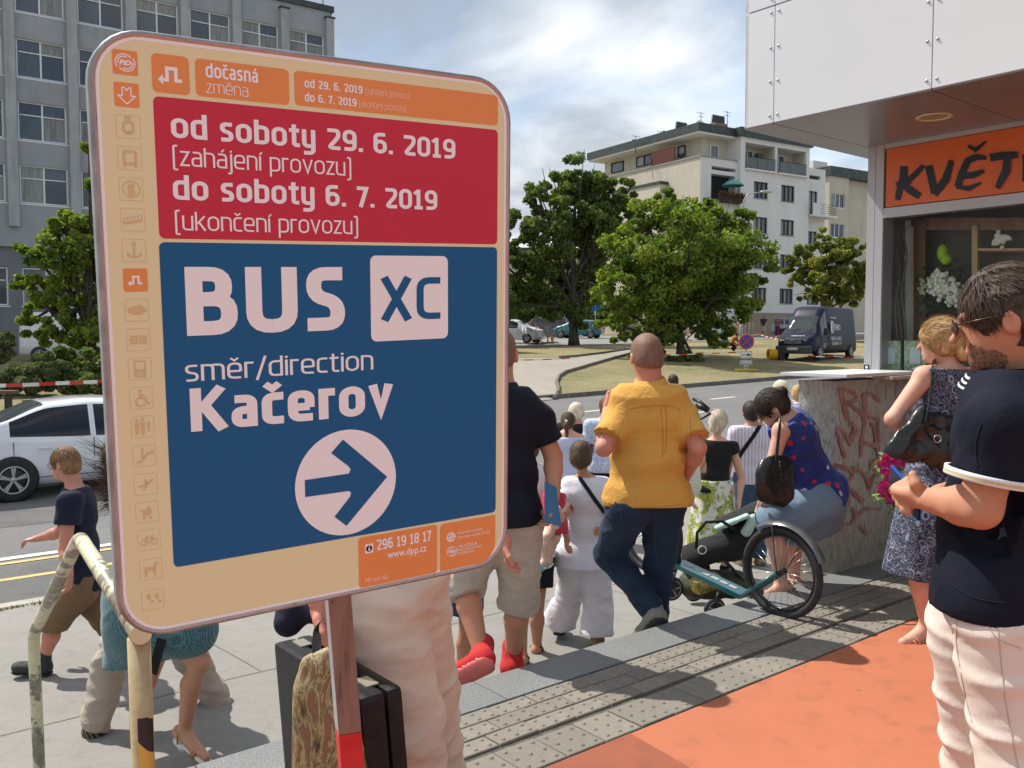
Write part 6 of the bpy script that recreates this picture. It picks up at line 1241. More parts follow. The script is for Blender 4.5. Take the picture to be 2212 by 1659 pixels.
sdfobj('bag_body',[slab(pt(1662,1062,5.14),pt(1690,1068,5.2),.075,.07,basis(V3(.35,-1,0)),V3(1,.45,1)),('k',.06,slab(pt(1662,1002,5.16),pt(1688,1000,5.2),.04,.045,basis(V3(.35,-1,0)),V3(1,.45,1))),('k',.06,slab(pt(1655,1035,5.15),pt(1694,1035,5.2),.05,.05,basis(V3(.35,-1,0)),V3(1,.45,1)))],BLACKL,parent=bb,k=.07,amp=.004,fr=20)
ribbon3(bb,smooth([pt(1676,995,5.12),pt(1680,950,5.14),pt(1684,915,5.18),pt(1682,900,5.25),pt(1678,905,5.32),pt(1674,920,5.34)]),(.5,-.8,0),.02,BLACKL,'handle',.006)
mb=MB(); ch=smooth([pt(1684,996,5.10),pt(1689,1030,5.08),pt(1698,1090,5.10)],8)
for k,(a,b) in enumerate(zip(ch,ch[1:])): mb.tube([Vector(a),Vector(a).lerp(Vector(b),.9)],.006 if k%2 else .0042,5)
mb.build('chain',BLACKL,bb,rec=False)['kind']='stuff'
# ================================================================ others in the crowd
def pup(px,py,Y,z=ZL):                      # ground point under a pixel column at depth Y
    p=at(px,py,Y); return (p.x,Y,z)
def person(px,topy,Y,yaw,label,sk=FAIR,z=None,h=.014,male=True,group=None,**k):
    z=ZL if z is None else z; top=at(px,topy,Y).z; H=min(1.9,max(1.45,(top-z)/1.005)); lab=k.pop('lb',None); J=pose((at(px,900,Y).x,Y,top-H*1.005),H,yaw,male=male,**k); return Person(J,label,group,h=h,hh=h*.72,sk=sk)
def strapx(P_,a,b,m=BLACKC,w_=.03,g=.035):
    J=P_.J; H=J['H']; p0=J['sh'+a]+J['tu']*.04*H-(J['sh'+a]-J['neck'])*.35; p1=J['pelvis']+(J['hip'+b]-J['hip'+a])*.9; back=-J['tf']
    pts=[p0+J['tf']*.05,p0+J['tu']*.012,p0+back*.07+J['tu']*-.02]+[p0*(1-u)+p1*u+back*(.075+.035*math.sin(u*3.1)) for u in (.3,.5,.7,.9)]; ribbon3(P_.o,smooth(pts),tuple(back),w_,m,'strap',.004)
# woman in white with a crossbody strap
J=pose(pup(1268,1390,6.9),1.60,6,male=False,wide=1.3,legL=(14,26),legR=(-6,10),armL=(10,14,20,0),armR=(25,10,60,20),head=(-5,8))
over(J,head=pt(1254,985,6.9),neck=pt(1262,1035,6.9),pelvis=pt(1262,1195,6.9),shL=pt(1232,1050,6.9),shR=pt(1302,1050,6.9),kneeL=pt(1232,1280,7.0),ankL=pt(1208,1345,7.1),kneeR=pt(1292,1290,6.9),ankR=pt(1290,1372,6.85),hipL=pt(1243,1205,6.9),hipR=pt(1285,1205,6.9),elL=pt(1212,1112,6.8),wrL=pt(1225,1165,6.65),elR=pt(1325,1110,6.9),wrR=pt(1312,1150,6.6)); J['toeL']=J['ankL']+V3(.02,.2,-.05); J['toeR']=J['ankR']+V3(.02,.2,-.05)
P_=Person(J,'short haired woman all in white with a thin black strap across her back',h=.012,hh=.009,sk=TAN); P_.body(legs=''); P_.top(WHITET,g=.028,sl=.6,hem=.06,amp=.008,fr=9,seed=51,flare=.02,name='tee_shirt'); P_.trousers(WHITEC,g=.03,end=1.0,bell=.045,wid=.015,amp=.010,fr=10,seed=52); P_.hair(H_BR,'full',g=.018,seed=9,strands=4500,slen=.035,front=.06); sband(P_.o,[c for c in P_.o.children if c.name.startswith('tee')],[(1237,1012),(1250,1030),(1268,1055),(1285,1080),(1300,1100),(1312,1125)],BLACKC,.03)
for a in 'LR': P_.shoe(a,SANDB,RUBB)
# girl with ponytail, blond person in black
P_=person(1226,888,10.0,-14,'young woman with long brown ponytail in a pale lilac top',male=False,armL=(5,12,20,0)); P_.body(legs=''); P_.top(LILAC,g=.02,sl=.3,hem=.05,neck=-.03); P_.trousers(WHITEC,g=.02); P_.hair(H_BR,'pony',g=.012,strands=3000,slen=.06); mb=MB(); mb.ball(P_.P(0,-.118,.02),.022,8,5); mb.build('hair_bobble',RUBW,P_.o)
P_=person(1243,869,10.6,-30,'person with short bleached hair in a black T-shirt',sk=RED_); P_.body(legs=''); P_.top(BLACKC,g=.02,sl=.6,hem=.04); P_.trousers(JEANS,g=.02); P_.hair(H_WH,'short',g=.018,strands=2500,slen=.03)
P_=person(1312,856,10.4,10,'dark haired woman in a white and blue floral top beside the yellow shirt',male=False,wide=1.25); P_.body(legs=''); P_.top(FLW,g=.028,sl=.7,hem=.06,flare=.03); P_.trousers(BLACKC,g=.02); P_.hair(H_RED,'bob',g=.018,strands=2000); pass
# woman in black top and lemon floral skirt
J=pose(pup(1545,1180,8.9),1.66,-6,male=False,wide=1.12,armL=(-4,10,18,0),armR=(-2,9,14,0),head=(-28,4))
over(J,head=pt(1551,912,8.9),neck=pt(1548,955,8.9),pelvis=pt(1540,1062,8.9),shL=pt(1524,966,8.9),shR=pt(1580,966,8.9),elR=pt(1602,1030,8.9),wrR=pt(1596,1085,8.8),elL=pt(1504,1030,8.9),wrL=pt(1496,1072,8.7))
P_=Person(J,'blonde woman in a black top and long lemon floral skirt',h=.012,hh=.009,sk=FAIR); P_.body(); P_.top(BLACKC,g=.02,sl=.22,hem=.0,amp=.004,fr=9); P_.skirt(FLS,length=.40,flare=.09,amp=.02,n=8); P_.hair(H_WH,'lowpony',g=.016,seed=7,strands=3500,slen=.06)
for a in 'LR': P_.shoe(a,BLACKC,RUBB)
hb=thing('handbag','cream handbag with a long strap beside the lemon floral skirt','handbag',tuple(at(1492,1068,8.6))); sdfobj('bag_body',[slab(pt(1488,1052,8.6),pt(1500,1052,8.6),.11,.10,basis(V3(.7,-.7,0)),V3(1,.45,1)),('k',.08,slab(pt(1494,1018,8.6),pt(1502,1018,8.6),.05,.05,basis(V3(.7,-.7,0)),V3(1,.5,1)))],mat('leather_cream',(.62,.58,.50),(.68,.64,.56),sc=9,rough=.5,bump=.2),parent=hb,k=.08,h=.012); strap_loop(hb,smooth([pt(1496,1010,8.55),pt(1503,985,8.6),pt(1507,1008,8.6)]),.008,MATS['leather_cream'],'handle')
# man with striped shirt
J=pose(pup(1625,1120,9.4),1.74,8,armL=(5,12,30,10),armR=(10,10,60,20),head=(-10,5),wide=1.05)
over(J,head=pt(1622,892,9.4)); P_=Person(J,'man in a lilac striped shirt and jeans with a black strap across his back',h=.012,hh=.009,sk=TAN); P_.body(legs=''); P_.top(STRP,g=.026,sl=.65,hem=.05,amp=.006,fr=9); P_.trousers(JEANM,g=.02); P_.hair(H_DK,'male',g=.010,strands=2500,slen=.02); sband(P_.o,[c for c in P_.o.children if c.name.startswith('shirt')],[(1644,915),(1632,935),(1618,955),(1604,975),(1596,990)],BLACKC,.04)
for a in 'LR': P_.shoe(a,SANDB,RUBB)
P_=person(1690,820,12.6,50,'older woman with short white hair and dark sunglasses facing left',sk=RED_,male=False,head=(0,0)); P_.body(legs=''); P_.top(WHITET,g=.02,sl=.5,hem=.05); P_.trousers(OFFW,g=.02); P_.hair(H_WH,'short',g=.018,strands=2500,slen=.025); P_.glasses(True)
P_=person(1722,830,13.2,-12,'person with short light blonde hair in a white shirt beyond the crowd',sk=RED_,male=False); P_.body(legs=''); P_.top(WHITET,g=.02,sl=.5,hem=.05); P_.trousers(OFFW,g=.02); P_.hair(H_BL,'full',g=.012,strands=2500,slen=.03)
P_=person(1750,849,10.4,4,'grey haired person in a red and white checked shirt behind the bending woman',sk=FAIR,wide=1.1); P_.body(legs=''); P_.top(PLAID,g=.026,sl=.9,hem=.05,amp=.006); P_.trousers(JEANM,g=.02); P_.hair(H_GR,'full',g=.020,strands=3500,slen=.035)
P_=person(1455,808,16,20,'dark haired man whose head shows behind the yellow collar',sk=TAN); P_.body(legs=''); P_.top(NAVY,g=.02,sl=.5,hem=.05); P_.trousers(JEANS,g=.02); P_.hair(H_DK,'male',g=.012,strands=1200)
# woman with black shorts and heels carrying a child on her hip
J=pose(pup(1150,1415,6.75),1.66,-4,male=False,legL=(4,12),legR=(8,4),armR=(30,15,80,20))
over(J,ankR=pt(1160,1398,6.8),kneeR=pt(1160,1308,6.75),hipR=pt(1165,1205,6.8),ankL=pt(1129,1420,6.55),kneeL=pt(1122,1310,6.6),hipL=pt(1130,1205,6.75),pelvis=pt(1147,1190,6.8),neck=pt(1140,1010,6.8),shL=pt(1110,1025,6.8),shR=pt(1172,1025,6.8),elR=pt(1222,1105,6.7),wrR=pt(1190,1150,6.4),head=pt(1140,965,6.8)); J['toeR']=pt(1176,1410,7.0); J['toeL']=pt(1130,1440,6.8)
P_=Person(J,'woman in black shorts and block heeled sandals behind the man in red trainers',h=.011,hh=.009,sk=TAN); P_.body(feet='LR'); P_.top(WHITET,g=.02,sl=.5,hem=.03); P_.trousers(BLACKC,g=.028,end=.30,name='shorts',bell=.01); P_.hair(H_BR,'full',g=.015,strands=1500); sandal(P_,'R',BLACKC,RUBB,1); sandal(P_,'L',BLACKC,RUBB,1)
J=pose((at(1190,1100,6.5).x,6.5,-.5),1.0,-60,male=False,legL=(60,60),legR=(55,55))
over(J,head=pt(1196,1030,6.55),neck=pt(1196,1068,6.55),pelvis=pt(1195,1135,6.5),shL=pt(1188,1075,6.45),shR=pt(1205,1075,6.65),elR=pt(1225,1090,6.6),wrR=pt(1212,1110,6.4),elL=pt(1205,1100,6.35),wrL=pt(1195,1120,6.3),hipL=pt(1188,1140,6.42),hipR=pt(1200,1140,6.6),kneeL=pt(1180,1160,6.3),ankL=pt(1178,1212,6.3),kneeR=pt(1200,1165,6.4),ankR=pt(1182,1210,6.5)); J['toeL']=pt(1155,1226,6.25); J['toeR']=pt(1165,1220,6.5); J['hf']=nrm(V3(.6,.7,-.1))
P_=Person(J,'small child in red carried on a hip, wearing turquoise sandals',h=.009,hh=.008,sk=PALE); P_.body(feet='LR'); P_.top(fab('frock_red',(.60,.05,.09),(.5,.04,.07)),g=.014,sl=.4,hem=.06,flare=.02,amp=.008,fr=20); P_.hair(H_LB,'full',g=.012,strands=1200)
for a in 'LR': sandal(P_,a,mat('strap_turquoise',(.20,.48,.50),rough=.5),RUBW,0)
# legs with denim shorts and white trainers, woman behind the sign
J=pose(pup(985,1480,6.1),1.62,-4,male=False,legL=(10,30),legR=(0,6))
over(J,hipL=pt(958,1225,6.1),kneeL=pt(954,1355,6.1),ankL=pt(972,1452,5.95),hipR=pt(1008,1225,6.15),kneeR=pt(1008,1350,6.2),ankR=pt(995,1462,6.25),pelvis=pt(985,1205,6.1),neck=pt(985,990,6.1),shL=pt(950,1010,6.1),shR=pt(1020,1010,6.1),head=pt(985,940,6.1),elL=pt(940,1100,6.1),wrL=pt(950,1170,6.1),elR=pt(1030,1100,6.1),wrR=pt(1020,1170,6.1)); J['toeL']=pt(950,1480,6.25); J['toeR']=pt(988,1482,6.5)
P_=Person(J,'woman in short denim shorts and white trainers, body behind the sign',h=.011,hh=.009,sk=TAN); P_.body(); P_.top(WHITET,g=.02,sl=.5,hem=.02); P_.trousers(JEANM,g=.03,end=.38,name='shorts',bell=.012); P_.hair(H_BR,'full',g=.015)
for a in 'LR': P_.shoe(a,mat('shoe_white',(.70,.70,.72),(.78,.78,.8),sc=30,rough=.6),RUBB)
# ================================================================ the man carrying the black case
J=pose((-.30,2.75,0),1.84,-10)
over(J,pelvis=pt(848,1245,2.66),neck=pt(800,730,2.55),shL=pt(700,790,2.45),shR=pt(900,790,2.6),hipL=pt(812,1310,2.56),hipR=pt(880,1290,2.75),kneeL=pt(868,1560,2.62),ankL=pt(905,1880,2.75),kneeR=pt(910,1500,2.92),ankR=pt(935,1700,3.12),elL=pt(650,1120,2.5),wrL=pt(690,1305,2.40),elR=pt(930,1040,2.7),wrR=pt(935,1150,2.8),head=pt(800,640,2.55))
P_=Person(J,'man in cream trousers carrying a black hard case behind the sign post',h=.009,hh=.008,sk=RED_); J['toeL']=J['ankL']+V3(.05,.2,-.05); J['toeR']=J['ankR']+V3(.05,.2,-.05)
P_.body(hands={'L':(V3(.1,0,-1),V3(1,0,0),70),'R':None}); P_.top(NAVY,g=.03,sl=.9,hem=-.07); P_.trousers(fab('trousers_ecru',(.70,.62,.52),(.64,.55,.45),b=.2,bs=7,coarse=.35),g=.036,end=1.0,amp=.008,fr=11,seed=61,stretch=(.8,.8,1.9),bell=.02,wid=.01,h=.008)
P_.part('jacket_sleeve',[cone(pt(640,1300,2.5),pt(622,1345,2.46),.05,.04),cone(pt(650,1290,2.5),pt(683,1325,2.44),.045,.03)],NAVYT,k=.05)
CS=thing('hard_case','large black hard case with latches carried beside the cream trousers','case',tuple(at(780,1600,2.3)))
cA=at(628,1378,2.66); cB=at(815,1405,2.16); up_=Vector((-.075,.02,1)).normalized(); dx=(cB-cA); dx-=up_*dx.dot(up_); W_=dx.length; dx.normalize(); th_=dx.cross(up_).normalized(); th_=th_ if th_.x>0 else -th_
def casehalf(o,t0,t1,name,par):
    mb=MB(); M_=Matrix((( dx.x,th_.x,up_.x,0),(dx.y,th_.y,up_.y,0),(dx.z,th_.z,up_.z,0),(0,0,0,1))); M_.translation=cA; mb.box(0,W_,t0,t1,-.40,0,M=M_); return mb.build(name,mat('case_black',(.008,.008,.009),(.015,.015,.016),sc=30,rough=.45,spec=.3,bump=.25,bsc=320,bd=.003),par,bevel=.018)
casehalf(cA,-.055,.012,'case_half',CS); casehalf(cA,.016,.06,'case_half',CS)
M_=Matrix((( dx.x,th_.x,up_.x,0),(dx.y,th_.y,up_.y,0),(dx.z,th_.z,up_.z,0),(0,0,0,1))); M_.translation=cA
for x in (.08,W_-.09): mb=MB(); mb.box(x-.035,x+.035,-.012,.022,-.001,.004,M=M_); mb.build('latch',mat('latch_steel',(.62,.58,.48),rough=.25,metal=.7),CS,bevel=.001)
mb=MB(); mb.tube([M_@Vector(p) for p in ((W_*.36,.004,0),(W_*.38,.004,.035),(W_*.45,.004,.045),(W_*.55,.004,.045),(W_*.62,.004,.035),(W_*.64,.004,0))],.010,8); mb.build('handle',BLACKL,CS)
BGG=thing('carrier_bag','patterned gold and brown bag hanging in front of the black case','bag',tuple(at(690,1640,2.1)))
sdfobj('bag_body',[slab(pt(700,1450,2.12),pt(702,1800,2.10),.055,.085,basis(V3(.2,-1,0)),V3(1,.5,1)),('k',.05,cone(pt(668,1500,2.1),pt(690,1700,2.1),.018,.03)),('k',.03,cone(pt(684,1440,2.12),pt(715,1434,2.12),.016,.018)),('k',.05,cone(pt(740,1540,2.12),pt(775,1790,2.12),.02,.03))],CAMO,parent=BGG,k=.05,amp=.0035,fr=20,stretch=(2.2,2.2,.35),seed=5,h=.007)
ribbon3(BGG,smooth([pt(694,1340,2.3),pt(686,1360,2.2),pt(684,1400,2.13),pt(690,1438,2.10)]),(.3,-1,0),.022,BLACKC,'handle',.005)
# ================================================================ left: walkers
J=pose(pup(170,1470,6.45),1.72,82,legL=(38,20),legR=(-12,34),armL=(-8,10,10,0),armR=(35,8,45,0))
over(J,head=pt(140,1002,6.45),neck=pt(163,1058,6.45),pelvis=pt(178,1250,6.45),shL=pt(150,1082,6.25),shR=pt(170,1075,6.65),elL=pt(140,1185,6.2),wrL=pt(150,1245,6.1),elR=pt(128,1150,6.7),wrR=pt(82,1163,6.75),hipL=pt(172,1275,6.37),hipR=pt(182,1275,6.55),kneeL=pt(112,1345,6.3),ankL=pt(92,1428,6.3),kneeR=pt(238,1345,6.6),ankR=pt(300,1425,6.7)); J['toeL']=pt(18,1430,6.25); J['toeR']=pt(270,1460,6.75); J['hf']=nrm(V3(-.98,.12,-.12))
P_=Person(J,'young man with light brown hair and glasses in a navy T-shirt striding left',h=.011,hh=.0075,sk=RED_)
P_.body(hands={'L':(nrm(V3(-.1,0,-1)),V3(-1,0,0),45),'R':(nrm(V3(-1,0,-.15)),V3(0,0,-1),30)}); P_.top(NAVYT,g=.026,sl=.5,hem=.045,amp=.008,fr=9,seed=71); P_.trousers(KHAKID,g=.034,end=.56,amp=.007,name='shorts',bell=.012); P_.hair(H_LB,'male',g=.009,seed=11,strands=6000,slen=.03,front=.052); P_.glasses(False)
for a in 'LR': P_.shoe(a,mat('shoe_dark',(.02,.022,.025),(.04,.043,.045),sc=60,rough=.7,bump=.3),RUBB,high=.01)
# woman in the teal knit with loose hair
J=pose(pup(350,1640,5.2),1.70,-100,male=False,wide=1.42)
over(J,head=pt(272,985,5.1),neck=pt(290,1060,5.1),pelvis=pt(345,1300,5.1),shL=pt(310,1090,5.3),shR=pt(268,1090,4.9),elL=pt(340,1190,5.3),wrL=pt(360,1250,5.3),elR=pt(262,1180,4.85),wrR=pt(262,1250,4.9),hipL=pt(350,1330,5.2),hipR=pt(345,1330,5.0),kneeR=pt(432,1430,4.95),ankR=pt(398,1580,5.05),kneeL=pt(318,1470,5.3),ankL=pt(292,1622,5.25)); J['toeR']=pt(446,1636,4.92); J['toeL']=pt(330,1645,5.2); J['hf']=nrm(V3(.9,.3,0)); J['f']=V3(1,0,0); J['r']=V3(0,-1,0)
P_=Person(J,'woman with loose brown hair in a teal knitted skirt and platform sandals',h=.010,hh=.008,sk=TAN); P_.body(feet='LR'); P_.top(BLACKC,g=.02,sl=.2,hem=.02)
P_.cloth('knit_skirt',[cone(pt(335,1270,5.1),pt(330,1330,5.1),.27,.27),cone(pt(330,1300,5.12),pt(300,1420,5.15),.24,.20),cone(pt(340,1310,5.05),pt(405,1362,4.98),.24,.165)],KNIT,k=.08,amp=.006,fr=9,cuts=[(pt(350,1425,5.0),nrm(V3(.22,0,-1)))])
sandal(P_,'R',SANDT,RUBW,1); sandal(P_,'L',SANDT,RUBW,1); P_.hair(H_BR,'full',g=.02,seed=12,strands=3000,slen=.1)
mb=MB(); ribbon3(P_.o,smooth([pt(350,1380,4.78),pt(342,1410,4.78),pt(330,1455,4.8)]),(0,-1,0),.05,BLACKC,'sash',.006)
# loose strands blown to the left
rg=random.Random(5); mb=MB()
for k in range(420):
    y0=rg.uniform(965,1085); q=rg.random(); tipx=rg.uniform(150,236) if k%6==0 else rg.uniform(196,240); a=pt(252,y0+10,5.02+rg.uniform(-.05,.12)); dy=rg.uniform(-70,-10) if k%6==0 else rg.uniform(-12,45); b=pt((252+tipx)/2,y0+dy*.3+rg.uniform(-10,14),5.0); c=pt(tipx,y0+dy,4.98); 
    P=[Vector(((1-u)**2)*a+2*u*(1-u)*b+u*u*c) for u in [i/6 for i in range(7)]]; w0=.0028
    mb.add([p+Vector((0,0,w0*(1-i/6.5))) for i,p in enumerate(P)]+[p-Vector((0,0,w0*(1-i/6.5))) for i,p in enumerate(P)],[(i,i+1,8+i,7+i) for i in range(6)],0,True)
mb.build('loose_hair',H_BR,P_.o,rec=False)['kind']='stuff'
# man in khaki trousers behind her
J=pose(pup(310,1620,5.6),1.76,84)
over(J,head=pt(270,900,5.75),neck=pt(285,975,5.75),pelvis=pt(318,1240,5.75),shL=pt(290,1000,5.55),shR=pt(290,1000,5.95),elL=pt(300,1100,5.5),wrL=pt(300,1190,5.5),elR=pt(290,1100,6.0),wrR=pt(290,1190,6.0),hipL=pt(305,1265,5.66),hipR=pt(325,1265,5.85),kneeL=pt(240,1425,5.45),ankL=pt(200,1590,5.35),kneeR=pt(412,1420,5.85),ankR=pt(492,1555,5.85)); J['toeL']=pt(112,1628,5.3); J['toeR']=pt(452,1600,5.85); J['hf']=nrm(V3(-1,0,0))
P_=Person(J,'man in khaki trousers and brown outdoor sandals walking left behind the teal skirt',h=.010,hh=.01,sk=TAN); P_.body(legs=''); P_.top(WHITET,g=.02,sl=.5,hem=.03); P_.trousers(KHAKI,g=.028,end=.95,amp=.011,fr=12,seed=81,stretch=(.8,.8,1.8),bell=.010); P_.hair(H_GR,'male',g=.01)
t=NT('sandal_webbing',.7); v=t.vec(); a=t.wave(t.vec(rot=(0,.5,0)),14,1.5,'BANDS','X'); t.col(t.mix(t.ramp(a,[(.4,0.),(.55,1.)]),(.20,.14,.07),(.02,.02,.02))); t.bump(a,.6,.01); WEB=t.m
for a in 'LR': P_.shoe(a,WEB,RUBB,high=.004,th=.022,g=.014)
# ================================================================ kick scooter
SC=thing('kick_scooter','teal kick scooter with large spoked wheels standing across the step','scooter',(1.48,4.91,0))
TEAL=mat('scooter_teal',(.005,.075,.085),(.008,.10,.11),sc=6,rough=.25,coat=.6); ALU=mat('aluminium',(.5,.5,.5),(.6,.6,.6),sc=20,rough=.3,metal=.9); BLKP=mat('plastic_black',(.012,.012,.013),(.02,.02,.02),sc=20,rough=.45)
hr=at(1688,1236,4.91); vd=Vector((VS[0],VS[1],0)); xd=Vector((US[0],US[1],0))
def wheel(c,r,par,ax,fender=None,hubz=.02):
    q=Vector(ax).normalized(); mb=MB(); mb.tube([c+(vd*math.cos(a)+Vector((0,0,1))*math.sin(a))*(r-.021) for a in [i/40*6.2832 for i in range(40)]],.022,10,closed=True); T_=mb.build('tyre',RUBB,par)
    mb=MB(); mb.tube([c+(vd*math.cos(a)+Vector((0,0,1))*math.sin(a))*(r-.049) for a in [i/40*6.2832 for i in range(40)]],.0095,8,closed=True); RM_=mb.build('rim',mat('rim_dark',(.05,.05,.052),rough=.25,metal=.6),T_)
    mb=MB()
    for k in range(28):
        a=k/28*6.2832; b=a+(.42 if k%2 else -.42); e=q*(.028 if k%4<2 else -.028); mb.tube([c+e+(vd*math.cos(b)+Vector((0,0,1))*math.sin(b))*.02,c+(vd*math.cos(a)+Vector((0,0,1))*math.sin(a))*(r-.052)],.0012 if k>8 else .0022,4)
    s_=mb.build('spokes',ALU if True else BLKP,T_); s_['kind']='stuff'
    mb=MB(); mb.lathe([(.0,-.042),(.012,-.042),(.019,-.03),(.013,-.02),(.013,.02),(.019,.03),(.012,.042),(0,.042)],c,q,12); mb.build('hub',BLKP,T_); return T_
wheel(hr,.256,SC,xd)
hf_=at(1406,1152,5.62); wheel(hf_,.256,SC,xd)
def tub(pts,r,m,name,n=8,par=SC): mb=MB(); mb.tube([Vector(p) for p in pts],r,n); return mb.build(name,m,par)
bk=at(1610,1286,5.08); ft=at(1464,1216,5.50)
for s_ in (-1,1): tub([hr+xd*s_*.04,bk+xd*s_*.045],.013,TEAL,'fork_arm')
mb=MB(); mb.bar(bk,ft,.11,.03); D_=mb.build('deck',TEAL,SC,bevel=.006); mb=MB()
for k in range(6): a=bk.lerp(ft,.12+.13*k)+Vector((0,0,.0165)); mb.bar(a,a+(ft-bk).normalized()*.055,.03,.002)
o=mb.build('grip_pad',mat('pad_grey',(.35,.37,.37),rough=.5),D_); o['kind']='stuff'
hd=at(1462,1095,5.50); tub([ft,at(1462,1180,5.5),hd],.026,TEAL,'down_tube'); tub([at(1455,1195,5.5),at(1420,1120,5.56),hf_+Vector((0,0,.32))],.022,TEAL,'head_tube')
for s_ in (-1,1): tub([hf_+Vector((0,0,.32))+xd*s_*.05,hf_+xd*s_*.055],.012,BLKP,'fork_arm')
st_=hf_+Vector((0,0,.30)); hbz=at(1500,885,5.55).z; tp=Vector((st_.x+.08,st_.y-.1,hbz)); tub([st_,tp],.016,BLKP,'steering_column'); tub([tp-xd*.30,tp,tp+xd*.30],.012,BLKP,'handlebar')
g_=at(1520,882,5.45); tub([at(1505,874,5.5),at(1530,886,5.45)],.019,BLKP,'grip'); tub([at(1500,885,5.5),at(1515,905,5.45),at(1535,893,5.4)],.008,BLKP,'brake_lever'); tub([at(1498,862,5.55),at(1512,868,5.5),at(1526,880,5.45)],.012,BLKP,'bell')
# mudguard
mb=MB(); n=14; vs=[]
for k in range(n+1):
    a=R(22+100*k/n) ; d=(-vd*math.cos(a)+Vector((0,0,1))*math.sin(a)); 
    for j,(e,z) in enumerate(((-.034,-.008),(-.02,.006),(0,.011),(.02,.006),(.034,-.008))): vs.append(hr+d*(.278+z)+xd*e)
mb.add(vs,[(5*k+j,5*k+j+1,5*k+6+j,5*k+5+j) for k in range(n) for j in range(4)],0,True); mb.build('mudguard',mat('mudguard_grey',(.10,.105,.11),(.16,.165,.17),sc=8,rough=.25,metal=.5),SC,rec=False)
tub([hr+xd*.045,hr+(-vd*math.cos(R(60))+Vector((0,0,1))*math.sin(R(60)))*.28+xd*.03],.003,BLKP,'stay',5); tub([hr-xd*.045,hr+(-vd*math.cos(R(100))+Vector((0,0,1))*math.sin(R(100)))*.28-xd*.03],.003,BLKP,'stay',5)
# ================================================================ pushchair
PC=thing('pushchair','black pushchair with mint lining in front of the bending woman','pushchair',tuple(at(1530,1315,8.0)))
Yp=7.7; BK=fab('pushchair_fabric',(.012,.012,.014),(.02,.02,.022)); MINT=mat('mint_fabric',(.36,.50,.44),(.42,.56,.5),sc=9,rough=.8,bump=.2)
def pp_(x,y,d=0): return pt(x,y,Yp+d)
sdfobj('seat',[slab(pp_(1490,1205),pp_(1600,1165),.11,.13,basis(V3(-.2,-1,0)),V3(1,1.3,1)),('k',.1,slab(pp_(1585,1180),pp_(1612,1130),.10,.10,basis(V3(-.2,-1,0)),V3(1,1.3,1)))],BK,parent=PC,k=.1,h=.014,amp=.008,fr=10)
sdfobj('basket',[slab(pp_(1500,1262),pp_(1590,1262),.14,.13,basis(V3(-.2,-1,0)),V3(1,1.2,.9))],mat('mesh_black',(.02,.02,.02),(.06,.055,.03),sc=14,rough=.7),parent=PC,h=.015,amp=.006)
sdfobj('shopping',[cone(pp_(1510,1262,-.12),pp_(1540,1255,-.14),.09,.08)],mat('foil_gold',(.45,.36,.08),(.12,.10,.05),sc=16,rough=.35,metal=.3,bump=.8,bsc=22,bd=.03),parent=PC,h=.013)
sdfobj('backrest',[slab(pp_(1560,1128),pp_(1655,1085),.05,.05,basis(V3(-.2,-1,0)),V3(1,3.2,.6))],BK,parent=PC,h=.014)
sdfobj('lining',[slab(pp_(1550,1140,-.15),pp_(1612,1115,-.18),.032,.028,basis(V3(-.2,-1,0)),V3(1,1.6,.8))],MINT,parent=PC,h=.01)
sdfobj('lining',[slab(pp_(1612,1150,-.15),pp_(1628,1120,-.18),.045,.04,basis(V3(-.2,-1,0)),V3(1,.8,1))],MINT,parent=PC,h=.01)
tub([pp_(1504,1185,-.2),pp_(1506,1150,-.2),pp_(1525,1128,-.2),pp_(1560,1126,-.2),pp_(1585,1142,-.2)],.014,BK,'bumper_bar',8,PC)
tub([pp_(1475,1225),pp_(1520,1210),pp_(1640,1100),pp_(1665,1070)],.016,BLKP,'frame_tube',8,PC); tub([pp_(1445,1240,-.1),pp_(1480,1215,-.1),pp_(1560,1205,-.1),pp_(1640,1290,-.1)],.016,BLKP,'frame_tube',8,PC)
mb=MB(); c=at(1517,1188,Yp-.24); mb.tube([c+Vector((math.cos(a)*.034,0,math.sin(a)*.034)) for a in [i/16*6.283 for i in range(16)]],.005,5,closed=True); mb.build('ring_mark',RUBW,PC)
for k,(x,y,d) in enumerate(((1452,1272,-.1),(1544,1318,-.25),(1640,1300,.1),(1500,1275,.35))):
    c=at(x,y,Yp+d); mb=MB(); ax=Vector((.35,-1,0)).normalized(); mb.lathe([(.0,-.012),(.07,-.014),(.098,-.016),(.105,0),(.098,.016),(.07,.014),(0,.012)],c,ax,20); T_=mb.build('wheel',RUBB,PC); mb=MB(); mb.lathe([(0,-.020),(.02,-.019),(.03,-.014)],c,ax,12); 
    for q in range(5): a=q*1.2566; x_=ax.orthogonal().normalized(); y_=ax.cross(x_); d_=x_*math.cos(a)+y_*math.sin(a); mb.bar(c-ax*0-ax*-.0+ax*.0175,c+ax*.0175+d_*.07,.014,.004,up=ax)
    mb.tube([c+ax*.0165+(ax.orthogonal().normalized()*math.cos(a)+ax.cross(ax.orthogonal().normalized())*math.sin(a))*.075 for a in [i/20*6.283 for i in range(20)]],.005,5,closed=True); mb.build('hub',mat('hub_grey',(.25,.25,.26),rough=.4),T_)
    mb=MB(); mb.tube([c-Vector((0,0,0))+ax*.03,c+Vector((0,0,.12))+ax*.03,c+Vector((.03,0,.16))],.012,6); mb.build('fork',BLKP,PC)
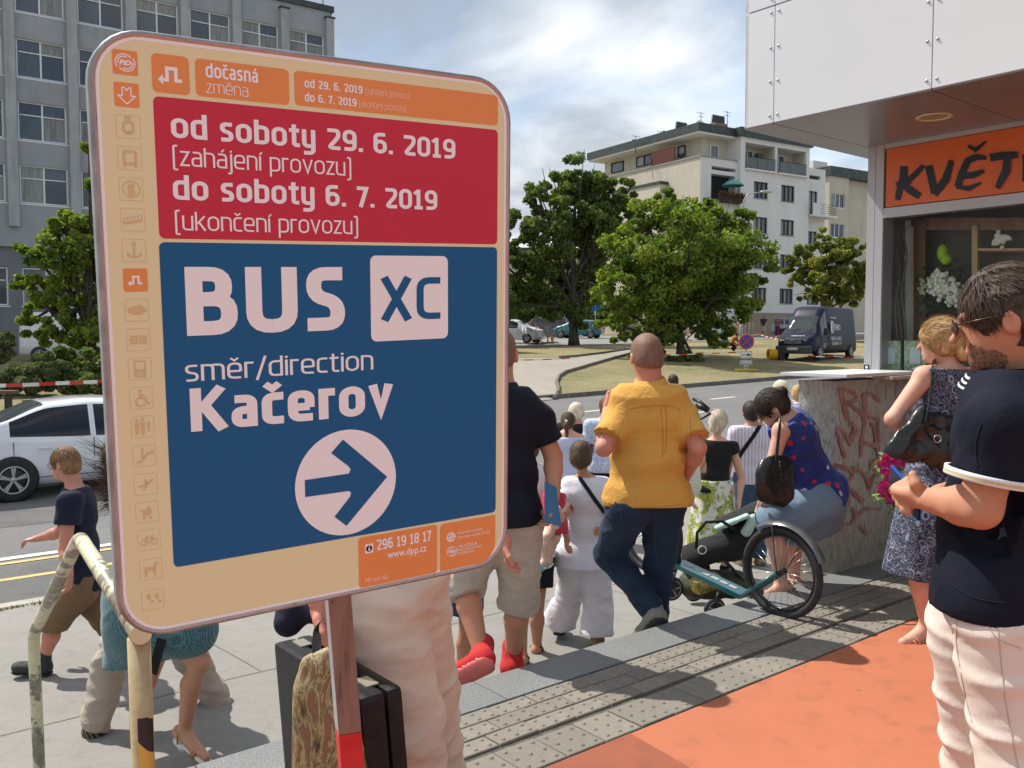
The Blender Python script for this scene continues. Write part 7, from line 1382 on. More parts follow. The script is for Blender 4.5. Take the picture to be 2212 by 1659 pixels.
# ================================================================ buildings
def render_wall(name,c1,c2,streak=.25,sc=.5):
    t=NT(name,.9); v=t.vec(); a=t.noise(v,sc,5,.6,.3); b=t.noise(t.vec((1,1,.12)),1.6,5,.65); c=t.noise(v,40,3,.6); base=t.mix(t.ramp(a,[(.35,0.),(.65,1.)]),c1,c2); base=t.mix(t.ramp(b,[(.5,0.),(.72,streak)]),base,tuple(x*.55 for x in c1)); t.col(base); t.bump(c,.25,.02); return t.m
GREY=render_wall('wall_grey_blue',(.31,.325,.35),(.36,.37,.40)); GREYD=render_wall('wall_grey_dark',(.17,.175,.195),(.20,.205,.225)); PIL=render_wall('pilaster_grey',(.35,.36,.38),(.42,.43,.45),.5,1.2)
WHT=render_wall('wall_white',(.68,.67,.66),(.74,.73,.71),.12); BEI=render_wall('wall_beige',(.52,.47,.38),(.58,.53,.44),.2); TANW=render_wall('plinth_tan',(.30,.235,.17),(.36,.285,.21)); ROOFM=mat('roof_metal',(.035,.045,.045),(.07,.085,.085),sc=3,rough=.5,metal=.2)
WFR=mat('window_frame_white',(.72,.74,.76),rough=.5); DFR=mat('window_frame_dark',(.025,.022,.022),rough=.5); LEDGE=mat('ledge_grey',(.28,.28,.28),rough=.7)
t=NT('pane_glass',.06,Specular_IOR_Level=.7); oi=t.n.new('ShaderNodeObjectInfo'); v=t.vec(); c_=t.noise(t.vec((3,1,.3)),2.5,4,.6); base=t.ramp(oi.outputs['Random'],[(0.,(.035,.05,.07)),(.26,(.035,.05,.07)),(.27,(.24,.24,.215)),(.7,(.34,.335,.30)),(.71,(.07,.09,.11)),(1.,(.05,.06,.07))],'CONSTANT'); t.col(t.mix(t.ramp(c_,[(.4,0.),(.65,.5)]),base,(.03,.035,.04))); t.bump(t.noise(v,.9,2),.05,.05); PANE=t.m
def mkwindow(parent,w_,h,cols,top,fr,loc,ledge=True,fw=.07,name='window'):
    """window in local x-z, facing -y: frame > panes"""
    mb=MB(); d0,d1=-.02,.10
    mb.box(0,fw,d0,d1,0,h); mb.box(w_-fw,w_,d0,d1,0,h); mb.box(fw,w_-fw,d0,d1,0,fw); mb.box(fw,w_-fw,d0,d1,h-fw,h); xs=[fw+(w_-2*fw)*k/cols for k in range(cols+1)]
    for x in xs[1:-1]: mb.box(x-fw*.6,x+fw*.6,d0+.005,d1-.005,fw+.001,h-fw-.001)
    if top: zt=h*(1-top); 
    for a,b in zip(xs,xs[1:]):
        if top: mb.box(a+fw*.61,b-fw*.61,d0+.01,d1-.01,zt-fw*.4,zt+fw*.4)
    me=mb.mesh('window',fr); W_=link(name,me,parent,loc)
    for a,b in zip(xs,xs[1:]):
        for z0,z1 in (((fw,zt),(zt,h-fw)) if top else ((fw,h-fw),)):
            m=MB(); m.add([(a,.05,z0),(b,.05,z0),(b,.05,z1),(a,.05,z1)],[(0,1,2,3)]); link('pane',m.mesh('pane',PANE,rec=False),W_)
    if ledge: m=MB(); m.box(-.08,w_+.08,-.14,.0,-.09,-.03); link('sill',m.mesh('sill',fr if fr is WFR else LEDGE),W_)
    return W_
def lb(name,par,x0,x1,y0,y1,z0,z1,m,bevel=0): mb=MB(); mb.box(x0,x1,y0,y1,z0,z1); return mb.build(name,m,par,local=True,bevel=bevel)
def wallgrid(name,par,x0,x1,z0,z1,holes,y,m,depth=.28,rev=None):
    """wall in x-z at y with rectangular openings and their reveals"""
    xs=sorted(set([x0,x1]+[h[0] for h in holes]+[h[1] for h in holes])); zs=sorted(set([z0,z1]+[h[2] for h in holes]+[h[3] for h in holes])); mb=MB()
    for a,b in zip(xs,xs[1:]):
        for c,d in zip(zs,zs[1:]):
            mx_,mz=(a+b)/2,(c+d)/2
            if any(h[0]<mx_<h[1] and h[2]<mz<h[3] for h in holes): continue
            mb.add([(a,y,c),(b,y,c),(b,y,d),(a,y,d)],[(0,1,2,3)])
    for h in holes:
        a,b,c,d=h[:4]; mb.add([(a,y,c),(b,y,c),(b,y,d),(a,y,d),(a,y+depth,c),(b,y+depth,c),(b,y+depth,d),(a,y+depth,d)],[(0,1,5,4),(1,2,6,5),(2,3,7,6),(3,0,4,7)])
    return mb.build(name,m,par,local=True,rec=False)
# grey office block on the left
GA=R(35.5); p0=at(60,725,47); GB=thing('office_building','long grey blue office block with rows of white windows between pilasters','building',(p0.x,47,.4),rz=GA)
zo=-.4; bay=2.93; ws=[.98+bay*i for i in range(-6,6)]; rows=[8.4,11.65,14.85,18.15]; holes=[]
for x in ws:
    for z in rows: holes.append((x-1.14,x+1.14,z+zo,z+1.97+zo))
    holes.append((x-1.14,x+1.14,3.1+zo,5.1+zo))
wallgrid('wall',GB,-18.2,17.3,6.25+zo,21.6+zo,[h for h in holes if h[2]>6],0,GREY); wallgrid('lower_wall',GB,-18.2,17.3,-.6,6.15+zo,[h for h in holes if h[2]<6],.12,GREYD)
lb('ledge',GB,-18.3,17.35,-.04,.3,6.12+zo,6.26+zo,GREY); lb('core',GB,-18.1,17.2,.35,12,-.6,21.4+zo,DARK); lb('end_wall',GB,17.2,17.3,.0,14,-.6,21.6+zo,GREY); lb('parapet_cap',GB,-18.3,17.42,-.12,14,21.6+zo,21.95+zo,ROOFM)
mk=None
for i,x in enumerate(ws):
    for z in rows+[3.1]:
        if mk is None: mk=mkwindow(GB,2.28,1.97,2,.34,WFR,(x-1.14,.12,z+zo))
        else: copytree(mk,(x-1.14,.12 if z>4 else .22,z+zo))
    lb('pilaster',GB,x+1.22,x+1.71,-.28,-.002,7.15+zo,21.15+zo,PIL,.02); lb('pilaster_cap',GB,x+1.15,x+1.78,-.34,-.0,21.16+zo,21.24+zo,ROOFM)
mb=MB(); mb.tube([(16.9,.4,21.5),(16.9,.4,23.2)],.03,5); mb.build('lightning_rod',ROOFM,GB,local=True)
# white apartment block
WA=R(32.6); p1=at(1509,725,76); WB=thing('apartment_building','white stepped apartment block with dark windows, loggias and chimneys','building',(p1.x,76,1.2),rz=WA)
zw=-1.2
def wz(y,Y=78.5): return 1.55+(725-y)*Y/1940+zw
# wing: u face x 0..4.3, left face x=0
wallgrid('wall',WB,0,4.34,-.6,16.5+zw,[(1.25,4.1,13.0+zw,15.2+zw),(1.3,4.2,15.55+zw+0,15.85+zw)],0,WHT,.8); 
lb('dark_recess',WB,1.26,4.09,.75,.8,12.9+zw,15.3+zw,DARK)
mb=MB(); hl=[(1.0,2.7,9.6,11.0),(4.6,6.3,9.6,11.0),(8.4,9.8,9.6,11.0),(1.0,2.7,12.8,14.0),(5.0,6.8,12.8,14.0)]
LW_=tag(thing('left_wing',None,None),None); LW_.parent=WB; LW_.rotation_euler=(0,0,R(90)); LW_.location=(0,0,0)
def lwall(name,q0,q1,z0,z1,holes,x,m): # wall facing -x, q runs along +y
    xs=sorted(set([q0,q1]+[h[0] for h in holes]+[h[1] for h in holes])); zs=sorted(set([z0,z1]+[h[2] for h in holes]+[h[3] for h in holes])); mb=MB()
    for a,b in zip(xs,xs[1:]):
        for c,d in zip(zs,zs[1:]):
            if any(h[0]<(a+b)/2<h[1] and h[2]<(c+d)/2<h[3] for h in holes): continue
            mb.add([(x,b,c),(x,a,c),(x,a,d),(x,b,d)],[(0,1,2,3)])
    for h in holes:
        a,b,c,d=h; mb.add([(x,b,c),(x,a,c),(x,a,d),(x,b,d),(x+.25,b,c),(x+.25,a,c),(x+.25,a,d),(x+.25,b,d)],[(0,1,5,4),(1,2,6,5),(2,3,7,6),(3,0,4,7)])
    return mb.build(name,m,WB,local=True,rec=False)
bpy.data.objects.remove(LW_)
def lwin(q,w_,z,h,cols,fr=DFR,x=0.12):
    W_=mkwindow(WB,w_,h,cols,0,fr,(x,q+w_,z)); W_.rotation_euler=(0,0,R(-90)); return W_
H_=[(1.2,2.9,z+zw,z+1.35+zw) for z in (4.4,7.4,10.5)]+[(5.0,6.9,z+zw,z+1.35+zw) for z in (4.4,7.4,10.5)]+[(9,10.6,z+zw,z+1.35+zw) for z in (4.4,7.4,10.5)]+[(5.2,7.2,13.3+zw,14.5+zw)]
lwall('left_wall',0,13.3,-.6,16.5+zw,H_,0,BEI)
for a,b,c,d in H_: lwin(a,b-a,c,d-c,2)
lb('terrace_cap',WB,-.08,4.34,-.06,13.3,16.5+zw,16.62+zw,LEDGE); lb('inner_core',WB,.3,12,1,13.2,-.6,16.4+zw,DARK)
lb('projecting_bay',WB,-.9,-.002,4.0,10.6,8+zw,14.7+zw,BEI); lb('bay_cap',WB,-.98,-.0,3.9,10.7,14.7+zw,14.95+zw,ROOFM)
# penthouse
lb('penthouse_wall',WB,1.35,9,1.2,14.5,16.5+zw,18.45+zw,BEI); lb('roof_slab',WB,-.15,4.7,.1,15.2,18.45+zw,18.62+zw,WHT); lb('roof_edge',WB,-.25,4.75,-.0,15.3,18.62+zw,19.3+zw,ROOFM)
for q,w_ in ((3.2,.9),(7.5,2.2),(11.6,1.8)): W_=mkwindow(WB,w_,.95,max(1,int(w_)),0,DFR,(1.24,q+w_,17.2+zw),False); W_.rotation_euler=(0,0,R(-90))
mkwindow(WB,1.0,1.2,1,0,WFR,(2.2,1.08,16.7+zw),False)
lb('awning_panel',WB,-.02,.06,3.2,6.1,16.65+zw,17.85+zw,mat('awning_red_brown',(.11,.025,.02),rough=.8))
# tower: u face
tx=4.33; ty=-.4; th_l=[]
for s0,s1 in ((1.67,3.44),(5.16,6.92)):
    for z0,z1 in ((13.5,14.95),(10.5,11.9),(7.4,8.8),(4.4,5.75)): th_l.append((tx+s0,tx+s1,z0+zw,z1+zw))
lg=[(tx+.55,tx+4.3,15.95+zw,18.15+zw),(tx+4.6,tx+8.4,15.95+zw,18.15+zw)]
wallgrid('tower_wall',WB,tx,tx+8.87,3.55+zw,18.6+zw,th_l+lg,ty,WHT,.25); lb('plinth',WB,tx-.03,tx+12,ty-.04,.4,-.8,3.55+zw,TANW)
for h in th_l: mkwindow(WB,h[1]-h[0],h[3]-h[2],3,0,DFR,(h[0],ty+.12,h[2]),fw=.09)
lb('tower_side',WB,tx-.0,tx+.12,ty+.002,4,-.6,18.6+zw,WHT); lb('tower_roof',WB,tx-.25,tx+9.1,ty-.25,10,18.6+zw,19.35+zw,ROOFM)
for a,b,c,d in lg:
    lb('loggia_back',WB,a-.1,b+.1,ty+1.5,ty+1.6,c-.1,d+.1,BEI); lb('loggia_floor',WB,a-.02,b+.02,ty-.25,ty+1.5,c-.14,c-.001,WHT); lb('loggia_ceiling',WB,a-.02,b+.02,ty+.05,ty+1.5,d+.001,d+.1,WHT); lb('loggia_side',WB,b+.001,b+.12,ty+.05,ty+1.5,c,d,BEI)
    x=a+.15
    for k in range(3):
        w_=(b-a-.3)/3; m=MB(); m.box(x+.03,x+w_-.03,ty-.2,ty-.17,c+.08,c+.95); m.build('balcony_panel',mat('smoked_glass',(.10,.12,.12),rough=.15,spec=.6),WB,local=True); x+=w_
    m=MB(); m.tube([(a+.1,ty-.18,c+1.0),(b-.1,ty-.18,c+1.0)],.03,5); m.build('handrail',DFR,WB,local=True)
    mkwindow(WB,1.5,1.9,2,0,WFR,(a+1.0,ty+1.42,c+.02),False)
lb('air_unit',WB,tx+3.3,tx+3.9,ty+1.1,ty+1.4,17.0+zw,17.7+zw,mat('unit_brown',(.13,.10,.07),rough=.7))
# lower right wing
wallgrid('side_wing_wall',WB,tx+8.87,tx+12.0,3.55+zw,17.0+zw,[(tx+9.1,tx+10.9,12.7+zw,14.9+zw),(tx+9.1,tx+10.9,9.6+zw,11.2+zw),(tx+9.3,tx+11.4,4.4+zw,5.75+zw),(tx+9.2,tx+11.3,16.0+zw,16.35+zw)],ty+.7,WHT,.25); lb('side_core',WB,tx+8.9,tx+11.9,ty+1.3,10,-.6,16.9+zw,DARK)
for a,b,c,d in ((9.1,10.9,12.7,14.9),(9.1,10.9,9.6,11.2),(9.3,11.4,4.4,5.75)): mkwindow(WB,b-a,d-c,3,0,DFR,(tx+a,ty+.82,c+zw),False)
lb('balcony_slab',WB,tx+8.95,tx+12.3,ty-.5,ty+.69,12.4+zw,12.6+zw,WHT); lb('balcony_wall',WB,tx+8.95,tx+9.9,ty-.5,ty-.38,12.6+zw,13.6+zw,WHT)
m=MB()
for k in range(5): m.tube([(tx+9.9,ty-.45,12.75+.2*k+zw),(tx+12.25,ty-.45,12.75+.2*k+zw),(tx+12.25,ty+.6,12.75+.2*k+zw)],.018,4)
m.build('balcony_rail',DFR,WB,local=True)['kind']='stuff'
# wing balcony with flowers and parasol, dish, chimneys
m=MB(); m.box(1.2,4.3,-.9,.0,12.85+zw,13.0+zw); m.box(1.2,4.3,-.95,-.85,13.0+zw,13.5+zw); m.build('balcony',mat('balcony_dark',(.05,.03,.025),rough=.8),WB,local=True)
m=MB()
for k in range(240): c=Vector((random.uniform(1.2,4.3),-1+random.uniform(-.12,.1),13.45+zw+random.uniform(-.25,.18))); m.ball(c,.06,4,3)
o=m.build('balcony_flowers',mat('geranium',(.20,.03,.02),(.05,.07,.02),sc=3,rough=.8),WB,local=True,rec=False); o['kind']='stuff'
m=MB(); m.lathe([(.02,.5),(.5,.36),(.98,.0),(.95,-.04)],(3.3,-.5,14.3+zw),n=10); U_=m.build('parasol',mat('parasol_teal',(.12,.36,.36),(.16,.42,.42),sc=3,rough=.8),WB,local=True); 
BRK=NT('brick_chimney',.9); v=BRK.vec(); br=BRK.n.new('ShaderNodeTexBrick'); br.inputs['Scale'].default_value=6; br.inputs['Color1'].default_value=(.30,.17,.10,1); br.inputs['Color2'].default_value=(.22,.12,.075,1); br.inputs['Mortar'].default_value=(.3,.27,.23,1); BRK.l.new(BRK.vec(rot=(R(90),0,0)),br.inputs['Vector']); BRK.col(br.outputs[0])
def chimney(px0,px1,y0,y1,Y,np_,pots=True):
    a=at(px0,y1,Y); b=at(px1,y0,Y); c=Vector(((a.x+b.x)/2,Y,a.z)); w_=b.x-a.x; M_=Matrix.Translation(c-wloc(WB)); inv=Matrix.Rotation(-WA,4,'Z'); q=inv@(c-wloc(WB)); 
    m=MB(); m.box(q.x-w_*.45,q.x+w_*.45,q.y-.4,q.y+.4,18.6+zw,b.z-1.2); ch=m.build('chimney',BRK.m,WB,local=True)
    for k in range(np_): m=MB(); x=q.x-w_*.38+w_*.76*k/(max(1,np_-1)); m.lathe([(.13,0),(.11,.75),(.0,.76)],(x,q.y,b.z-1.2),n=7); m.build('chimney_pot',ROOFM,ch,local=True)
chimney(1454,1489,283,296,80,6); chimney(1530,1572,268,286,82,7); chimney(1428,1448,302,312,82,5); chimney(1362,1384,320,330,88,5)
m=MB(); inv=Matrix.Rotation(-WA,4,'Z'); q=inv@(at(1513,269,80)-wloc(WB)); m.lathe([(0,.1),(.25,.06),(.42,0)],q,(-.3,-1,.2),n=12); m.tube([q,q-Vector((0,0,1.6))],.03,5); m.build('satellite_dish',RUBW,WB,local=True)
for px,y0,y1 in ((1514,242,262),(1571,240,272),(1373,292,312),(1428,283,300)):
    q=inv@(at(px,y0,82)-wloc(WB)); q2=inv@(at(px,y1+20,82)-wloc(WB)); m=MB(); m.tube([q2,q],.03,4); m.tube([q-Vector((.5,0,.1)),q+Vector((.5,0,-.1))],.02,4); m.tube([q-Vector((.35,0,.4)),q+Vector((.35,0,-.4))],.02,4); m.build('aerial',ROOFM,WB,local=True)
m=MB(); m.box(tx+11.0,tx+11.35,ty+.66,ty+.695,4.9+zw,5.5+zw); m.build('number_plate',SRED,WB,local=True)
# beige block further right, and a low one behind the trees
p2=at(1786,725,97); BB=thing('beige_building','beige apartment block seen between the white block and the kiosk','building',(p2.x,97,1.4),rz=WA); zq=-1.4
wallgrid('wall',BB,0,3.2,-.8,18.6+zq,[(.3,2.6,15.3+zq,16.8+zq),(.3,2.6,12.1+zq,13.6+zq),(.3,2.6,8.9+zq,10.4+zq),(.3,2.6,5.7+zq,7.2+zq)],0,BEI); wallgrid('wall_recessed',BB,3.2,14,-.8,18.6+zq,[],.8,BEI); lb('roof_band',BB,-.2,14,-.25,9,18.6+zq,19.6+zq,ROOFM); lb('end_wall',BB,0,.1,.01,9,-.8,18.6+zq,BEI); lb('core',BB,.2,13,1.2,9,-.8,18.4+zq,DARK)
for z in (15.3,12.1,8.9,5.7): mkwindow(BB,2.3,1.5,3,0,WFR,(.3,.12,z+zq))
lb('roof_hut',BB,1,3.4,3,6,19.6+zq,20.8+zq,WHT)
p3=at(1085,725,118); LB_=thing('low_building','low beige building hidden behind the left hand tree','building',(p3.x,118,1.5),rz=R(4)); wallgrid('wall',LB_,0,14,-1,11,[(1+3*k,2.6+3*k,z,z+1.5) for k in range(4) for z in (3,6.5)],0,BEI); lb('roof_band',LB_,-.3,14.3,-.3,9,11,11.5,ROOFM); lb('core',LB_,.1,13.9,.4,9,-1,10.9,DARK)
# ================================================================ trees
LEAFG=mat('leaf_green',(.09,.15,.025),(.25,.29,.06),sc=1.1,rough=.55,spec=.35,tl=.45,detail=5,lo=.38,hi=.62); LEAFD=mat('leaf_deep',(.075,.12,.035),(.17,.21,.065),sc=1.0,rough=.55,spec=.35,tl=.42,detail=5); LEAFO=mat('leaf_olive',(.11,.145,.035),(.28,.27,.075),sc=.9,rough=.6,spec=.3,tl=.42,detail=5,lo=.4,hi=.6); LEAFB=mat('leaf_bush',(.09,.12,.05),(.20,.22,.12),sc=2.5,rough=.7,spec=.25,tl=.25,detail=5)
BARK=mat('bark',(.04,.033,.026),(.085,.072,.058),sc=7,rough=.95,bump=.9,bsc=18,bd=.05,stretch=(1,1,.25))
def leaves(cent,rad,n,size,rng,flat=.75):
    k=rng.integers(0,len(cent),n); d=rng.normal(size=(n,3)); d/=np.linalg.norm(d,axis=1)[:,None]; r=rad[k]*rng.uniform(.15,1,n)**.6; p=cent[k]+d*r[:,None]*np.array([1,1,flat])
    a=rng.normal(size=(n,3))+d*.6+np.array([0,0,-.35]); a/=np.linalg.norm(a,axis=1)[:,None]; b=np.cross(a,rng.normal(size=(n,3))); b/=np.linalg.norm(b,axis=1)[:,None]; s_=(size*rng.uniform(.6,1.35,n))[:,None]
    nn_=np.cross(a,b); v=np.stack([p-a*s_*.5,p+b*s_*.42+nn_*s_*.10,p+a*s_*.6,p-b*s_*.42+nn_*s_*.10],1).reshape(-1,3); q=np.arange(n)*4; f=np.concatenate([np.stack([q,q+1,q+2],1),np.stack([q,q+2,q+3],1)]); return v,f
def tree(name,label,cat,base,lobes,Y,n,size,m,tr=.22,group=None,dens=26,trunk_top=None,spread=1.0,seed=1,clump=.30,shell=.5):
    rng=np.random.default_rng(seed); T_=thing(name,label,cat,base,group); L_=[]
    for px,py,r in lobes:
        c=at(px,py,Y); rm=r*Y/1940; L_.append((np.array([c.x,Y+rng.uniform(-1,1)*rm*.9*spread,c.z]),rm))
    cent=[];rad=[]
    for c,r in L_:
        for k in range(max(4,int(dens*r*r/1.2))):
            d=rng.normal(size=3); d/=np.linalg.norm(d); q=c+d*r*rng.uniform(shell,1.0); cent.append(q); rad.append(max(.18,clump*r*rng.uniform(.55,1.3)))
    cent=np.array(cent); rad=np.minimum(np.array(rad),.75); v,f=leaves(cent,rad,n,size,rng); smesh('crown',v,f,m,T_,T_.location)['kind']='stuff'
    if tr:
        b=np.array(base,float); top=np.mean([c for c,_ in L_],axis=0); top=np.array([b[0]*.6+top[0]*.4,b[1],top[2]]); mb=MB(); P=[b+(top-b)*u+np.array([math.sin(u*5+seed)*.10*u,0,0]) for u in [k/8 for k in range(9)]]; mb.tube([Vector(p) for p in P],[tr*(1.25 if k==0 else 1-.085*k) for k in range(9)],9); TT=mb.build('trunk',BARK,T_)
        for k,(c,r) in enumerate(L_):
            a=P[min(8,2+k%6)]; mid=(a+c)/2+np.array([0,0,-.15*r]); mb=MB(); mb.tube([Vector(p) for p in smooth([a,mid,c],4)],[tr*.42*(1-.08*i) for i in range(9)],6); mb.build('limb',BARK,T_)
            if k%2==0:
                for j in range(3): e=c+rng.normal(size=3)*r*.7; mb=MB(); mb.tube([Vector(mid),Vector((mid+e)/2+np.array([0,0,.1])),Vector(e)],[tr*.2,tr*.13,tr*.05],5); mb.build('limb',BARK,T_)
    return T_
g1=ong(1470,776); tree('maple_tree','round bushy green maple in the middle of the dry lawn','tree',(g1.x,g1.y,g1.z-.1),[(1395,468,48),(1440,455,42),(1540,468,48),(1500,445,26),(1590,500,52),(1370,540,68),(1470,540,100),(1590,570,68),(1340,620,58),(1450,640,105),(1580,640,78),(1640,598,26),(1330,700,40),(1420,725,50),(1545,715,40),(1378,755,28),(1500,600,110),(1625,660,32),(1300,640,26),(1500,775,18),(1360,775,20)],g1.y,64000,.175,LEAFG,.24,dens=17,seed=2)
g2=ong(1240,746); tree('lime_tree','tall dark airy tree left of the bushy maple','tree',(g2.x,g2.y,g2.z-.1),[(1245,372,42),(1205,400,40),(1290,395,42),(1340,425,38),(1165,440,38),(1240,450,60),(1310,460,55),(1125,495,40),(1190,510,60),(1275,520,60),(1345,500,40),(1100,560,45),(1160,590,60),(1240,600,62),(1300,590,40),(1120,650,50),(1190,665,42),(1245,680,36),(1060,540,60),(1070,640,60),(1285,640,30),(1365,400,22)],g2.y,66000,.21,LEAFD,.34,dens=12,seed=5,clump=.32,shell=.35)
g3=ong(1802,735); tree('small_tree','small tree with thinning crown in front of the white block, left of the kiosk','tree',(g3.x,g3.y,g3.z-.1),[(1780,520,30),(1745,560,36),(1815,560,42),(1850,540,34),(1720,590,28),(1765,600,42),(1830,615,46),(1780,640,28),(1870,600,40),(1710,600,18),(1735,635,16)],66,26000,.21,LEAFO,.2,dens=13,seed=8)
g4=at(205,790,31); tree('garden_tree','leafy tree in front of the grey office block','tree',(g4.x,31,float(gz(g4.x,31))-.1),[(150,490,34),(110,520,30),(190,500,46),(75,545,28),(150,560,60),(215,560,66),(60,610,22),(120,620,48),(200,640,70),(70,660,26),(130,690,40),(55,700,26),(100,720,28),(170,720,40),(230,720,46),(260,560,60),(250,660,60),(212,430,16),(190,320,8),(196,400,9)],31,34000,.15,LEAFG,.2,dens=40,seed=11)
g5=ong(1545,735); tree('young_tree','young tree tied between wooden stakes beside the lamp post','tree',(g5.x,g5.y,g5.z),[(1505,700,22),(1525,690,24),(1540,715,20),(1515,725,16),(1400,770,14)],g5.y,5000,.22,LEAFO,.07,dens=20,seed=12)
def bush(label,lobes,Y,n,size,m,seed,group=None,cat='bush'):
    c=at(lobes[0][0],lobes[0][1],Y); return tree('bush',label,cat,(c.x,Y,float(gz(c.x,Y))),lobes,Y,n,size,m,0,group,dens=60,seed=seed,clump=.35,shell=.6)
bush('dark leafy sprouts round the foot of the bushy maple',[(1475,770,14),(1455,780,15),(1490,780,16),(1508,775,9),(1440,788,11),(1470,790,20)],g1.y-1,3800,.15,LEAFD,3)
bush('grey green juniper sprawling behind the white car',[(60,800,34),(110,790,30),(20,815,30),(95,820,34),(50,835,28),(0,830,30),(120,835,26)],26,16000,.10,LEAFB,4); bush('darker clipped hedge at the right of the juniper',[(150,790,32),(190,785,32),(225,790,34),(160,825,32),(205,825,34),(250,810,36),(140,760,12)],26.5,16000,.10,LEAFD,5)
bush('rounded shrub at the left picture edge in front of the office block',[(5,735,24),(18,750,16),(-20,740,30),(8,765,16)],30,5000,.11,LEAFB,6)
for k,(x,lab) in enumerate(((1120,'clipped green bush behind the parked red car'),(1175,'clipped green bush behind the silver estate car'),(1235,'pale green bush right behind the trunk of the tall tree'),(1290,'dark green bush behind the teal hatchback'),(1340,'dark bush between the teal hatchback and the bushy maple'))):
    bush(lab,[(x,668,22),(x-22,675,18),(x+22,672,18),(x,690,22)],84,3600,.30,LEAFB if k==2 else LEAFD,20+k,'bushes behind the parked cars')
tree('woodland','far off green trees behind the car park','trees',(5,120,1),[(1100+26*k,650+ (k%3)*8,34) for k in range(10)],118,20000,.5,LEAFD,0,dens=3,seed=31)['kind']='stuff'
mb=MB(); rg=random.Random(4)
def tuft(px0,px1,py0,py1,n,hh):
    for _ in range(n):
        p=ong(rg.uniform(px0,px1),rg.uniform(py0,py1)); a=rg.uniform(0,6.28); d=Vector((math.cos(a),math.sin(a),0))*.02; mb.add([p-d,p+d,p+Vector((rg.gauss(0,.05),rg.gauss(0,.05),rg.uniform(.4,1)*hh))],[(0,1,2)])
# ================================================================ vehicles
def paint(name,c,rough=.22): return mat(name,c,rough=rough,coat=.9,spec=.5)
CGL=mat('car_glass',(.025,.032,.035),rough=.04,spec=.9); CGLT=mat('car_glass_tinted',(.010,.012,.016),rough=.05,spec=.6); TYR=mat('tyre',(.018,.018,.018),(.03,.03,.03),sc=20,rough=.8); RIMS=mat('alloy',(.42,.43,.45),(.5,.5,.52),sc=20,rough=.3,metal=.7); TRIMB=mat('trim_black',(.02,.02,.021),rough=.5); HLG=mat('headlight_glass',(.62,.65,.66),(.35,.37,.38),sc=14,rough=.1,coat=1); TLG=mat('tail_light',(.45,.02,.02),rough=.15,coat=1); PLT=mat('number_plate_white',(.7,.7,.68),rough=.5)
def lerpp(P,x):
    for a,b in zip(P,P[1:]):
        if a[0]<=x<=b[0]: u=(x-a[0])/max(1e-6,b[0]-a[0]); u2=u*u*(3-2*u)*.35+u*.65; return a[1]+(b[1]-a[1])*u2
    return P[0][1] if x<P[0][0] else P[-1][1]
